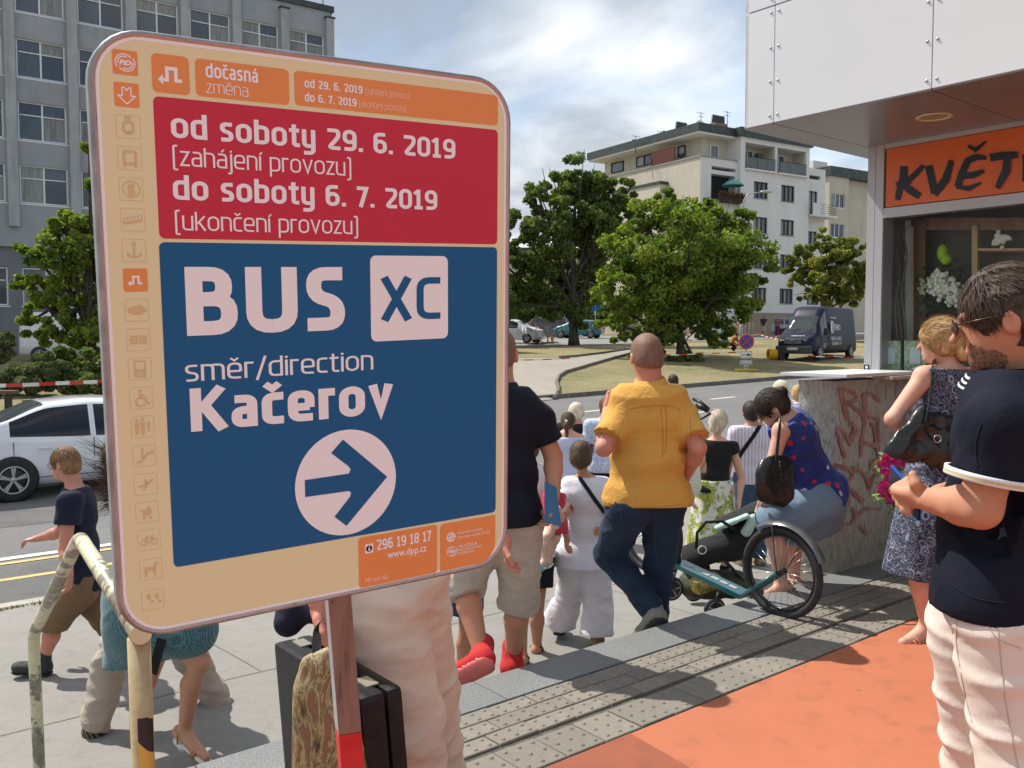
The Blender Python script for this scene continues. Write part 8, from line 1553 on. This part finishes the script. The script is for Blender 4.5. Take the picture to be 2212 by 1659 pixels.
def vehicle(name,label,cat,loc,ang,L_,W_,top,belt,low,body,cab,wins,axles,wr,rear_slope,front_slope,group=None,tint=None,roofin=.24,detail=True,nose=.12):
    """x runs from the rear (0) to the front (L_)"""
    T_=thing(name,label,cat,loc,group,rz=ang); xs=sorted(set([0,.04,.12,L_-.12,L_-.04,L_]+[round(L_*k/40,3) for k in range(41)]+[x for w_ in wins for x in w_]+list(cab)+list(rear_slope)+list(front_slope))); xs=[x for x in xs if 0<=x<=L_]; rings=[]
    for x in xs:
        e=min(x,L_-x); tp=1-.22*max(0,1-e/.55)**2; w_=W_/2*tp; zt=lerpp(top,x); zb=min(lerpp(belt,x),zt-.005); lo=lerpp(low,x); c=max(0,min(1,(zt-zb)/.35)); ins=roofin*W_*.5*c*min(1,(zt-zb)/.5)
        r=[(w_*.90,lo),(w_*.985,lo+.13),(w_,lo+(zb-lo)*.45),(w_*.985,lo+(zb-lo)*.80),(w_*.955,zb),(w_*.955-ins*.9,zb+(zt-zb)*.86),(w_*.955-ins-.05-.04*(1-c),zt-.018*c),(w_*.45,zt+.012*c),(0,zt+.018*c)]
        rings.append([(x,y,z) for y,z in r]+[(x,-y,z) for y,z in reversed(r[:-1])])
    n=len(rings[0]); mb=MB(); vs=[p for r in rings for p in r]; fs=[];ix=[]
    for k in range(len(xs)-1):
        xm=(xs[k]+xs[k+1])/2; zt=lerpp(top,xm); zb=lerpp(belt,xm)
        for j in range(n-1):
            fs.append((k*n+j,k*n+j+1,(k+1)*n+j+1,(k+1)*n+j)); i=0; jj=min(j,n-2-j)
            if jj==4 and any(a<xm<b for a,b in wins): i=1
            if jj>=6 and (rear_slope[0]<xm<rear_slope[1] or front_slope[0]<xm<front_slope[1]): i=2
            ix.append(i)
        fs.append((k*n+n-1,k*n,(k+1)*n,(k+1)*n+n-1)); ix.append(0)
    fs+= [tuple(reversed(range(n))),tuple((len(xs)-1)*n+j for j in range(n))]; ix+=[0,0]
    mb.add(vs,fs,0,True); mb.i=ix; mb.sm=[True]*len(fs); B_=mb.build('body',[body,tint or CGL,CGL],T_,local=True)
    for ax in axles:
        for s_ in (-1,1):
            y=s_*(W_/2-.09); m=MB(); m.lathe([(0,.10*s_),(wr*1.09,.10*s_),(wr*1.09,.094*s_)],(ax,y,wr),(0,1,0),24); m.build('wheel_arch',TRIMB,T_,local=True)
            m=MB(); m.lathe([(wr*.62,.118*s_),(wr*.72,.126*s_),(wr*.93,.122*s_),(wr,.10*s_),(wr,-.10*s_),(wr*.5,-.11*s_)],(ax,y,wr),(0,1,0),26); WH=m.build('wheel',TYR,T_,local=True)
            m=MB(); m.lathe([(0,.110*s_),(wr*.14,.112*s_),(wr*.15,.104*s_)],(ax,y,wr),(0,1,0),14); m.tube([(ax+wr*.62*math.cos(a),y+.116*s_,wr+wr*.62*math.sin(a)) for a in [q/24*6.2832 for q in range(24)]],wr*.045,6,closed=True)
            for q in range(5):
                for d_ in (-.11,.11): a=q*1.2566+.3; m.bar((ax+wr*.1*math.cos(a),y+.108*s_,wr+wr*.1*math.sin(a)),(ax+wr*.6*math.cos(a+d_),y+.112*s_,wr+wr*.6*math.sin(a+d_)),wr*.085,.012,up=(0,1,0))
            m.build('rim',RIMS,WH,local=True,rec=True)
            m=MB(); m.lathe([(0,.098*s_),(wr*.60,.099*s_)],(ax,y,wr),(0,1,0),20); m.build('brake_disc',TRIMB,WH,local=True)
    return T_
def vbox(T_,name,m,x0,x1,y0,y1,z0,z1,bevel=.01,mirror=False):
    for s_ in ((1,-1) if mirror else (1,)):
        mb=MB(); mb.box(x0,x1,min(y0*s_,y1*s_),max(y0*s_,y1*s_),z0,z1); o=mb.build(name,m,T_,local=True,bevel=bevel)
    return o
WHP=paint('car_white',(.72,.74,.78)); 
# white saloon on the road, heading right
tW=15.25; pr=at(4,1000,14.2); s0=US@np.array([pr.x,pr.y]); c0=st(s0-1.0,tW+.89,ZL-.10+.01)
SA=vehicle('white_car','white saloon car with tinted rear windows passing on the road','car',c0,TH,4.62,1.78,[(0,.93),(.10,1.06),(.55,1.12),(.85,1.20),(1.55,1.46),(2.1,1.50),(2.7,1.48),(3.05,1.38),(3.72,1.02),(4.3,.86),(4.62,.70)],[(0,.90),(.9,.98),(2,.93),(3.5,.90),(4.62,.66)],[(0,.32),(.3,.22),(4.2,.20),(4.62,.30)],WHP,(1.0,3.5),[(.98,2.12),(2.20,3.20)],(1.0,3.72),.33,(.85,1.5),(3.05,3.72),tint=CGLT,roofin=.22)
for x in (2.16,1.02,3.25): vbox(SA,'door_gap',TRIMB,x-.004,x+.004,.875,.888,.36,.90,0,True)
vbox(SA,'sill_gap',TRIMB,1.35,3.3,.86,.883,.335,.345,0,True)
for x in (1.45,2.55): vbox(SA,'door_handle',WHP,x-.10,x+.10,-.915,-.885,.775,.80,.008)
vbox(SA,'mirror',WHP,3.15,3.35,-1.02,-.86,.93,1.06,.03)
D_=Person(pose((0,0,0),1.6,0),'tmp') if False else None
# driver
c_=SA.matrix_basis if False else None
dp=st(s0-1.0+2.55,tW+.45); J=pose((dp.x,dp.y,ZL-.35),1.70,-51); J['head']=np.array([dp.x,dp.y,ZL-.1+1.20]); J['neck']=J['head']-V3(0,0,.15); J['hf']=V3(US[0],US[1],0)
# navy van on the lawn
VANP=mat('van_navy',(.007,.009,.026),rough=.42,spec=.22,coat=.08); ch=Vector((-.66,-.75,0)).normalized(); lf=Vector((-ch.y,ch.x,0)); cr=at(1757,770,45.3); org=Vector((cr.x,cr.y,0))-ch*6.2-lf*1.0; vang=math.atan2(ch.y,ch.x); zv=float(gz(org.x+ch.x*4,org.y+ch.y*4))
VN=vehicle('navy_van','dark navy high roofed van with white company lettering parked on the dry lawn','van',(org.x,org.y,zv),vang,6.4,2.0,[(0,2.6),(.15,2.72),(4.0,2.76),(4.5,2.66),(4.95,2.20),(5.62,1.42),(5.85,1.28),(6.28,1.10),(6.4,.92)],[(0,1.30),(4.2,1.30),(5.5,1.25),(5.9,1.12),(6.4,.80)],[(0,.38),(.3,.32),(6.1,.30),(6.4,.34)],VANP,(4.2,5.5),[(4.35,5.05)],(1.2,5.35),.36,(9,9.1),(4.92,5.64),roofin=.16)
VN0=VN; VN=thing('van_front',None,None); VN.parent=VN0; VN.location=(.9,0,0)
BMP=mat('bumper_grey',(.035,.037,.042),(.05,.052,.056),sc=9,rough=.6)
mb=MB(); mb.box(5.30,5.56,-.93,.93,.30,.72); mb.build('bumper',BMP,VN,local=True,bevel=.09); mb=MB(); mb.box(5.2,5.535,-.47,.47,.80,1.06); mb.build('grille',mat('grille_black',(.015,.015,.016),rough=.5),VN,local=True,bevel=.03)
for z in (.84,.92,1.0): vbox(VN,'grille_bar',RIMS,5.5,5.55,-.46,.46,z,z+.03,.008)
for s_ in (-1,1):
    m=MB(); vs=[(5.48,.50*s_,.78),(5.30,.90*s_,.80),(5.02,.94*s_,1.18),(5.28,.62*s_,1.16)]; m.add(vs+[(x-.12,y*.97,z) for x,y,z in vs],[(0,1,2,3),(7,6,5,4),(0,4,5,1),(1,5,6,2),(2,6,7,3),(3,7,4,0)]); m.build('headlight',HLG,VN,local=True)
vbox(VN,'number_plate',PLT,5.56,5.575,-.27,.27,.50,.61,.004); m=MB(); m.ball((5.56,0,.96),.06,10,6,sc=(.3,1.6,.8)); m.build('badge',mat('badge_blue',(.05,.1,.2),rough=.3),VN,local=True)
f=Flat(lambda x,y,z:Vector((5.576+z*.001,x,y))); f.text('3AA 8166',-.24,.24,.525,.06,z=1,ref='A',bold=.02); f.build('lettering',SBLK,VN,local=True)
m=MB(); m.tube([(4.2,.98,1.35),(4.25,1.12,1.38)],.02,6); m.box(4.18,4.30,1.08,1.32,1.25,1.62); m.build('mirror',TRIMB,VN,local=True,bevel=.02); m=MB(); m.box(4.18,4.30,-1.32,-1.08,1.25,1.62); m.build('mirror',TRIMB,VN,local=True,bevel=.02)
for x in (3.35,4.35): vbox(VN,'door_gap',TRIMB,x-.006,x+.006,.985,1.004,.5,1.28,0)
vbox(VN,'rubbing_strip',TRIMB,.3,4.0,.985,1.012,.78,.86,.01)
for y in (-.45,.35): m=MB(); m.tube([(4.74,y,1.46),(4.60,y+.38,1.60)],.012,5); m.build('wiper',TRIMB,VN,local=True)
for tx_ in (('www.termonta.cz',2.35,3.15,2.12,.085),('TERMO',2.72,3.65,1.52,.20),('TEPELNÁ A ENERG',2.36,3.8,.99,.12),('DODÁVKY • P',2.55,3.8,.74,.11),('Termonta s.r.o.',1.42,1.82,.78,.045),('Nádražní 7',1.42,1.76,.69,.045),('Praha 5',1.42,1.72,.60,.045)):
    f=Flat(lambda x,y,z:Vector((5.5-x,1.010+z*.001-.06*max(0,(y-1.3)/1.25),y))); f.text(*tx_,z=6,bold=.01); f.build('lettering',PLT,VN,local=True)
f=Flat(lambda x,y,z:Vector((5.5-x,1.012+z*.001-.06*max(0,(y-1.3)/1.25),y))); q=[(2.62,1.98),(2.48,2.02),(2.36,1.92),(2.36,1.46),(2.48,1.36),(2.62,1.36),(2.74,1.46),(2.74,1.92)]; f.poly(q,6,0); f.poly([(2.52,1.96),(2.40,1.80),(2.45,1.80),(2.45,1.50),(2.52,1.42)],8,1); f.poly([(2.56,1.95),(2.56,1.40),(2.72,1.58),(2.66,1.58),(2.66,1.86)],8,2); f.build('logo',[PLT,TLG,mat('logo_blue',(.03,.06,.3),rough=.4)],VN,local=True)
f=Flat(lambda x,y,z:Vector((5.02+.30*(1-y)+.0,x,1.245-.10*(1-y)+z*.001+.02))); f.text('TERMONTA',-.25,.5,.25,.35,z=14,ref='T',bold=.02); f.build('bonnet_lettering',PLT,VN,local=True)
m=MB(); m.ball((4.28,.05,1.55),.09,6,5); m.build('hi_vis_vest',mat('hi_vis',(.35,.6,.05),rough=.6),VN,local=True)
def hatch(label,px,py,Y,ang,col,L_=4.0,W_=1.68,H=1.45,tint=None,suv=False,z=None,cat='car',name='parked_car'):
    k=H/1.45; p=at(px,py,Y); z=float(gz(p.x,p.y))+.04 if z is None else z; c=math.cos(ang),math.sin(ang); loc=(p.x-c[0]*L_/2,p.y-c[1]*L_/2,z)
    T_=vehicle(name,label,cat,loc,ang,L_,W_,[(0,.85*k),(.06,.98*k),(.30,1.30*k),(.55,1.42*k),(L_*.35,1.46*k),(L_*.55,1.44*k),(L_*.63,1.33*k),(L_*.80,1.0*k),(L_*.96,.82*k),(L_,.62*k)],[(0,.88*k),(L_*.5,.90*k),(L_*.8,.88*k),(L_,.6*k)],[(0,.32),(.3,.22),(L_-.3,.20),(L_,.30)],col,(.3,L_*.75),[(.45,L_*.20),(L_*.22,L_*.43),(L_*.45,L_*.66)],(.72,L_-.78),.31,(.08,.42),(L_*.62,L_*.80),group='parked cars in the street behind',tint=tint)
    for s_ in (-1,1):
        m=MB(); m.box(L_-.22,L_-.02,.46*s_ if s_>0 else -.78,.78 if s_>0 else -.46,.60*k,.74*k); m.build('headlight',HLG,T_,local=True,bevel=.04)
        m=MB(); m.box(-.015,.14,.56 if s_>0 else -.80,.80 if s_>0 else -.56,.66*k,.92*k); m.build('tail_light',TLG,T_,local=True,bevel=.02)
    vbox(T_,'number_plate',PLT,-.02,.0,-.25,.25,.62*k,.73*k,.003); vbox(T_,'front_plate',PLT,L_-.01,L_+.012,-.25,.25,.38,.49,.003)
    for x in (L_*.44,L_*.68): vbox(T_,'door_gap',TRIMB,x-.004,x+.004,W_/2*.975,W_/2+.002,.36,.86*k,0,True)
    return T_
hatch('teal hatchback parked right behind the trunk of the tall tree',1249,728,72,R(158),paint('car_teal',(.01,.15,.17)),H=1.42)
hatch('silver estate car with red tail light behind the teal hatchback',1222,722,77,R(22),paint('car_silver',(.32,.35,.42)),L_=4.4,H=1.62)
hatch('dark red people carrier left of the silver estate car',1166,724,75,R(197),paint('car_red',(.13,.012,.02)),L_=4.4,H=1.62)
hatch('white pick-up nearest to the sign edge in the far street',1108,736,62,R(-25),paint('car_white2',(.6,.6,.62)),L_=4.4,H=1.6)
hatch('dark estate car between the white pick-up and the red people carrier',1128,715,83,R(190),paint('car_dark',(.02,.025,.03)),L_=4.4)
hatch('silver hatchback parked below the white apartment block',1660,722,81,R(176),paint('car_silver2',(.30,.33,.37)),L_=4.2,H=1.5)
hatch('white car roof showing above the bushes on the left',1112,680,105,R(180),paint('car_white3',(.6,.62,.66)),L_=4.4)
# white lorry behind the garden tree
p=at(170,752,42); z=float(gz(p.x,42)); TR=vehicle('white_lorry','white delivery lorry half hidden behind the leafy garden tree','lorry',(p.x-2.2,42-.5,z-.1),R(8),5.4,2.0,[(0,2.2),(.1,2.3),(3.6,2.35),(4.1,2.1),(4.8,1.35),(5.3,1.1),(5.4,.9)],[(0,1.2),(4.6,1.2),(5.4,.85)],[(0,.35),(5.4,.32)],paint('lorry_white',(.62,.64,.66)),(3,4.7),[(3.5,4.3)],(.95,4.4),.36,(9,9.1),(4.1,4.8),roofin=.12); vbox(TR,'orange_stripe',mat('stripe_orange',(.6,.2,.03),rough=.5),.4,3.4,-1.012,-.99,1.25,1.33,0)
# ================================================================ street furniture and road works
RW_R=mat('board_red',(.50,.035,.02),rough=.5); RW_W=mat('board_white',(.68,.66,.62),rough=.5); YB=mat('base_yellow',(.62,.40,.02),(.5,.34,.05),sc=6,rough=.6); SB_=mat('sign_back_grey',(.30,.31,.31),(.36,.37,.37),sc=4,rough=.5,metal=.3); STEELP=mat('post_steel',(.33,.35,.36),(.4,.42,.43),sc=6,rough=.5,metal=.4)
def striped(px,y0,y1,w_,Y,label,foot=True):
    a=at(px,y1,Y); b=at(px,y0,Y); g=float(gz(a.x,Y)); T_=thing('barrier_board',label,'barrier board',(a.x,Y,g),group='red and white hazard boards'); hw=w_*Y/1940/2; h=b.z-a.z; n=7
    m=MB(); m.box(-hw,hw,-.02,.02,a.z-g,b.z-g); m.build('board',RW_W,T_,local=True,bevel=.01)
    for k in range(n): z=a.z-g+h*(k+.1)/n; m=MB(); sl_=hw*1.1; zz=[z,z+h/n*.5]; c=lambda q:min(max(q,a.z-g),b.z-g); m.add([(-hw,-.024,c(zz[0]+sl_)),(hw,-.024,c(zz[0]-sl_*.4)),(hw,-.024,c(zz[1]-sl_*.4)),(-hw,-.024,c(zz[1]+sl_))],[(0,1,2,3)]); m.build('stripe',RW_R,T_,local=True,rec=False)
    if foot: m=MB(); m.box(-.42,.42,-.2,.2,0,.12); m.build('base',YB,T_,local=True,bevel=.03); m=MB(); m.tube([(0,.03,.1),(0,.03,a.z-g+.2)],.02,5); m.build('pole',STEELP,T_,local=True)
    return T_
striped(1160,706,736,8,63,'red and white striped board beside the triangular sign backs'); striped(1193,709,738,7,62,'red and white striped board on a yellow base left of the tall tree'); striped(1483,709,729,10,66,'striped board just behind the trunk of the bushy maple'); striped(1594,696,729,14,58,'large striped board strapped to the lamp post')
def signback(px,yc,Y,kind,label,r=.42):
    c=at(px,yc,Y); g=float(gz(c.x,Y)); T_=thing('sign_back',label,'road sign',(c.x,Y,g)); m=MB(); z=c.z-g
    if kind=='tri': P=[(0,r),(-r*.92,-r*.6),(r*.92,-r*.6)]
    elif kind=='inv': P=[(0,-r),(r*.92,r*.6),(-r*.92,r*.6)]
    else: P=circ(0,0,r*.9,20)
    m.prism([(x,y) for x,y in P],Matrix.Translation((0,0,z))@Matrix.Rotation(R(90),4,'X'),.02); m.build('plate',SB_,T_,local=True); m=MB(); m.tube([(0,.03,0),(0,.03,z+r)],.03,6); m.build('pole',STEELP,T_,local=True); m=MB(); m.box(-.4,.4,-.25,.25,0,.1); m.build('base',RUBB,T_,local=True,bevel=.02); return T_
signback(1158,691,60,'tri','grey back of a triangular warning sign on a temporary post'); signback(1183,692,61,'inv','grey back of an upside down triangular sign'); signback(1184,715,61.5,'round','grey back of a round sign low on its post')
# no stopping sign
p=at(1611,833,40); zr=float(gz(p.x,40)); NS=thing('no_stopping_sign','round blue no stopping sign with red cross on a yellow foot by the kerb','road sign',(p.x,40,zr)); zc=at(1608,738,40).z-zr
m=MB(); m.lathe([(0,0),(.34,0),(.345,.01),(.34,.02),(0,.02)],(0,0,zc),(0,-1,0),36); m.build('disc_edge',RW_W,NS,local=True)
f=Flat(lambda x,y,z:Vector((x,-.0215-z,zc+y))); f.poly(circ(0,0,.335,36),0,0); f.poly(circ(0,0,.265,36),.002,1); 
for a in (45,-45): c,s=math.cos(R(a)),math.sin(R(a)); f.poly([(c*.27-s*.028,s*.27+c*.028),(-c*.27-s*.028,-s*.27+c*.028),(-c*.27+s*.028,-s*.27-c*.028),(c*.27+s*.028,s*.27-c*.028)],.004+.002*(a>0),0)
f.build('face',[mat('ns_red',(.50,.02,.03),rough=.4),mat('ns_blue',(.02,.06,.30),rough=.4)],NS,local=True)
for y,hh,ww in ((766,.32,.52),(783,.20,.54),(803,.68,.19)):
    z=at(1611,y,40).z-zr; m=MB(); m.box(-ww/2,ww/2,-.015,.015,z-hh/2,z+hh/2); P_=m.build('plate',RW_W,NS,local=True,bevel=.004); f=Flat(lambda x,y_,z_:Vector((x,-.017-z_,z+y_))); f.rib([(-ww/2+.02,-hh/2+.02),(ww/2-.02,-hh/2+.02),(ww/2-.02,hh/2-.02),(-ww/2+.02,hh/2-.02)],.012,0,0,True)
    if y==766: f.poly([(-.19,-.05),(-.05,.0),(-.05,.03),(-.19,-.02)],.002); f.poly([(.0,-.03),(.03,.03),(.1,.05),(.15,.01),(.2,0),(.2,-.03)],.004); f.poly(circ(.05,-.04,.025,8),.006); f.poly(circ(.15,-.04,.025,8),.008)
    elif y==783: f.text('29.6. 6-18 h',-.22,.22,-.06,.10,z=.002,ref='2')
    else: f.poly([(-.015,-.2),(.015,-.2),(.015,.2),(-.015,.2)],.002); f.poly([(-.05,.18),(.05,.18),(0,.29)],.004); f.poly([(-.05,-.18),(0,-.29),(.05,-.18)],.004)
    f.build('plate_print',SBLK,P_,local=True)
m=MB(); m.tube([(0,.04,0),(0,.04,zc+.3)],.032,8); m.build('pole',STEELP,NS,local=True); m=MB(); m.prism(rrect(-.5,.5,-.2,.2,.15,5),Matrix.Identity(4),.09); m.build('foot',YB,NS,local=True,bevel=.02)
# lamp post
a=at(1601,727,57); g=float(gz(a.x,57)); LP_=thing('street_lamp','tall grey street lamp curving to the right in front of the white block','street lamp',(a.x,57,g)); m=MB(); tz=at(1600,445,57).z-g; hd_=at(1645,415,57); m.tube([Vector((0,0,0)),Vector((0,0,2))],.11,10); m.tube([(0,0,2),(0,0,tz),(.05,0,tz+.35),(.3,0,tz+.75),(.8,0,hd_.z-g-.05),(hd_.x-a.x,0,hd_.z-g)],[.07,.05,.045,.04,.035,.035],8); m.build('pole',STEELP,LP_,local=True); m=MB(); m.ball((hd_.x-a.x+.3,0,hd_.z-g+.03),.16,10,6,sc=(2.6,1,.6)); m.build('lamp_head',RIMS,LP_,local=True)
a=at(1286,722,74); g=float(gz(a.x,74)); PS=thing('parking_sign','small blue parking sign on a thin post behind the teal hatchback','road sign',(a.x,74,g)); m=MB(); m.tube([(0,0,0),(0,0,at(1290,665,74).z-g+.3)],.035,6); m.build('pole',STEELP,PS,local=True); z=at(1290,664,74).z-g; m=MB(); m.box(-.3,.3,-.03,-.01,z-.3,z+.3); m.build('plate',SBLUE,PS,local=True)
# stakes round the young tree, low fence, bollards
WDK=mat('stake_wood',(.20,.14,.09),(.3,.22,.15),sc=5,rough=.8)
a=at(1619,727,60); g=float(gz(a.x,60)); SK_=thing('tree_stakes','tall wooden stakes with cross bars protecting a sapling beside the lamp post','tree guard',(a.x,60,g))
for x in (-.27,0,.27): m=MB(); m.tube([(x,.1*x,0),(x,.1*x,1.65)],.035,6); m.build('stake',WDK,SK_,local=True)
m=MB(); m.bar((-.35,0,1.62),(.35,0,1.62),.05,.06); m.build('cross_bar',WDK,SK_,local=True)
a=at(1545,749,54); g=float(gz(a.x,54)); FN=thing('low_fence','low wooden guard fence in the grass right of the bushy maple','fence',(a.x,54,g))
for x in (-.42,0,.42): m=MB(); m.tube([(x,0,0),(x,0,.85)],.03,6); m.build('stake',WDK,FN,local=True)
for z in (.35,.65): m=MB(); m.bar((-.5,-.03,z),(.5,-.03,z+.02),.03,.07); m.build('rail',WDK,FN,local=True)
for k,x in enumerate((1589,1597)):
    a=at(1640-60*k-50,722,80); g=float(gz(a.x,80)); m=MB(); m.lathe([(.07,0),(.07,.95),(.05,1.0),(0,1.02)],(a.x,80,g),n=8); tag(m.build('bollard',TRIMB),['slim dark bollard nearest the silver hatchback','slim dark bollard behind the striped board'][k],'bollard','bollards along the far street')
# yellow drainage pipe roll
a=at(1669,760,46.5); g=float(gz(a.x,46.5)); m=MB()
YR=thing('pipe_roll','roll of bright yellow corrugated pipe lying left of the navy van','pipe',(a.x,46.5,g))
for k in range(5): m=MB(); m.tube([(-.2+.09*k,.27*math.cos(q),.27+.25*math.sin(q)) for q in [i/18*6.283 for i in range(18)]],.05,7,closed=True); m.build('coil',mat('pipe_yellow',(.66,.36,.01),(.72,.42,.02),sc=9,rough=.5),YR,local=True)
m=MB(); m.box(.26,.55,-.3,.3,0,.62,); m.build('box',TRIMB,YR,local=True,bevel=.02)
def tape(pts,w_,label,seg=.5,group='red and white barrier tapes',slack=.05):
    P=[Vector(p) for p in pts]; Q=[]
    for a,b in zip(P,P[1:]):
        n=max(3,int((b-a).length/seg)); Q+=[a.lerp(b,k/n)-Vector((0,0,slack*4*(k/n)*(1-k/n))) for k in range(n)]
    Q.append(P[-1]); mb=MB()
    for k,(a,b) in enumerate(zip(Q,Q[1:])): t_=.012*math.sin(k*1.3); mb.add([a-Vector((0,t_,w_/2)),b-Vector((0,t_,w_/2)),b+Vector((0,t_,w_/2)),a+Vector((0,t_,w_/2))],[(0,1,2,3)],k%2)
    return tag(mb.build('barrier_tape',[RW_R,RW_W],rec=False),label,'barrier tape',group)
tape([at(-60,833,20.5),at(120,828,20.8),at(300,817,21)],.085,'red and white tape stretched behind the white saloon car',.30,slack=.02)
tape([at(1090,777,39),at(1250,772,41)],.05,'sagging red and white tape across the lawn left of the path',.45); tape([at(1430,766,40),at(1520,762,41),at(1606,759,42)],.05,'red and white tape from the maple trunk to the no stopping sign',.45); tape([at(1745,768,43.5),at(1800,769,43),at(1890,772,42)],.06,'red and white tape in front of the navy van',.40); tape([at(1575,722,62),at(1640,722,62),at(1710,735,55)],.07,'crumpled tape behind the no stopping sign',.5,slack=.1); tape([at(1660,730,60),at(1700,720,64),at(1760,712,66)],.05,'pinkish tape running behind the walkers',.5)
# bench behind the car
a=at(12,880,21); g=float(gz(a.x,21)); BN=thing('bench','dark wooden bench top half hidden by the white saloon car','bench',(a.x,21,g)); zt=at(12,846,21).z-g
m=MB(); m.box(-1.2,.28,-.12,.12,zt-.05,zt+.03); m.build('seat_board',mat('bench_wood',(.10,.055,.04),(.14,.08,.055),sc=6,rough=.6),BN,local=True,bevel=.01); m=MB(); m.box(.02,.12,-.08,.08,0,zt-.052); m.build('leg',TRIMB,BN,local=True); m=MB(); m.box(-1.0,-.9,-.08,.08,0,zt-.052); m.build('leg',TRIMB,BN,local=True)
# far figures
def far(px,y0,y1,Y,yaw,label,top,bot,hair,sk=TAN,male=True,shorts=False):
    a=at(px,y1,Y); b=at(px,y0,Y); H=(b.z-a.z)/1.0; J=pose((a.x,Y,a.z),H,yaw,male=male,legL=(14,10),legR=(-8,14),armL=(12,14,30,10),armR=(-8,12,20,0)); P_=Person(J,label,'people in the far street',h=.028,hh=.02,sk=sk); P_.body(); P_.top(top,g=.025,sl=.6,hem=.05); P_.trousers(bot,g=.03,end=.62 if shorts else 1.0,name='shorts' if shorts else 'trousers'); P_.hair(hair,'short',g=.012)
    for q in 'LR': P_.shoe(q,RUBW,RUBB)
far(1649,681,727,78,150,'man in a dark grey T-shirt and beige shorts beside the silver hatchback',fab('tee_charcoal',(.05,.048,.055)),OFFW,H_BR,shorts=True); far(1679,685,727,76,-20,'woman with short fair hair in a reddish top and purple trousers',fab('top_rose',(.26,.12,.12)),fab('trouser_plum',(.16,.03,.08)),H_LB,male=False); far(1713,678,724,74,-10,'man in a bright turquoise shirt beyond the van windscreen',fab('shirt_turquoise',(.05,.38,.48)),JEANS,H_DK); far(1632,684,724,83,30,'person in dark blue just left of the man in beige shorts',NAVYT,JEANS,H_BR)
a=ong(1577,760); J=pose((a.x,a.y,a.z),1.7,-70,legL=(95,130),legR=(85,125),lean=38,armL=(60,5,30,20),armR=(60,5,30,20)); J2=J
P_=Person(J,'worker in an orange top crouching on the grass left of the no stopping sign','people in the far street',h=.022,hh=.018,sk=TAN); P_.body(); P_.top(fab('top_orange_brown',(.36,.14,.02)),g=.025,sl=.8,hem=.03); P_.trousers(fab('trouser_maroon',(.06,.015,.02)),g=.02); P_.hair(H_BR,'short',g=.012)
# driver of the white saloon, seen through the side window
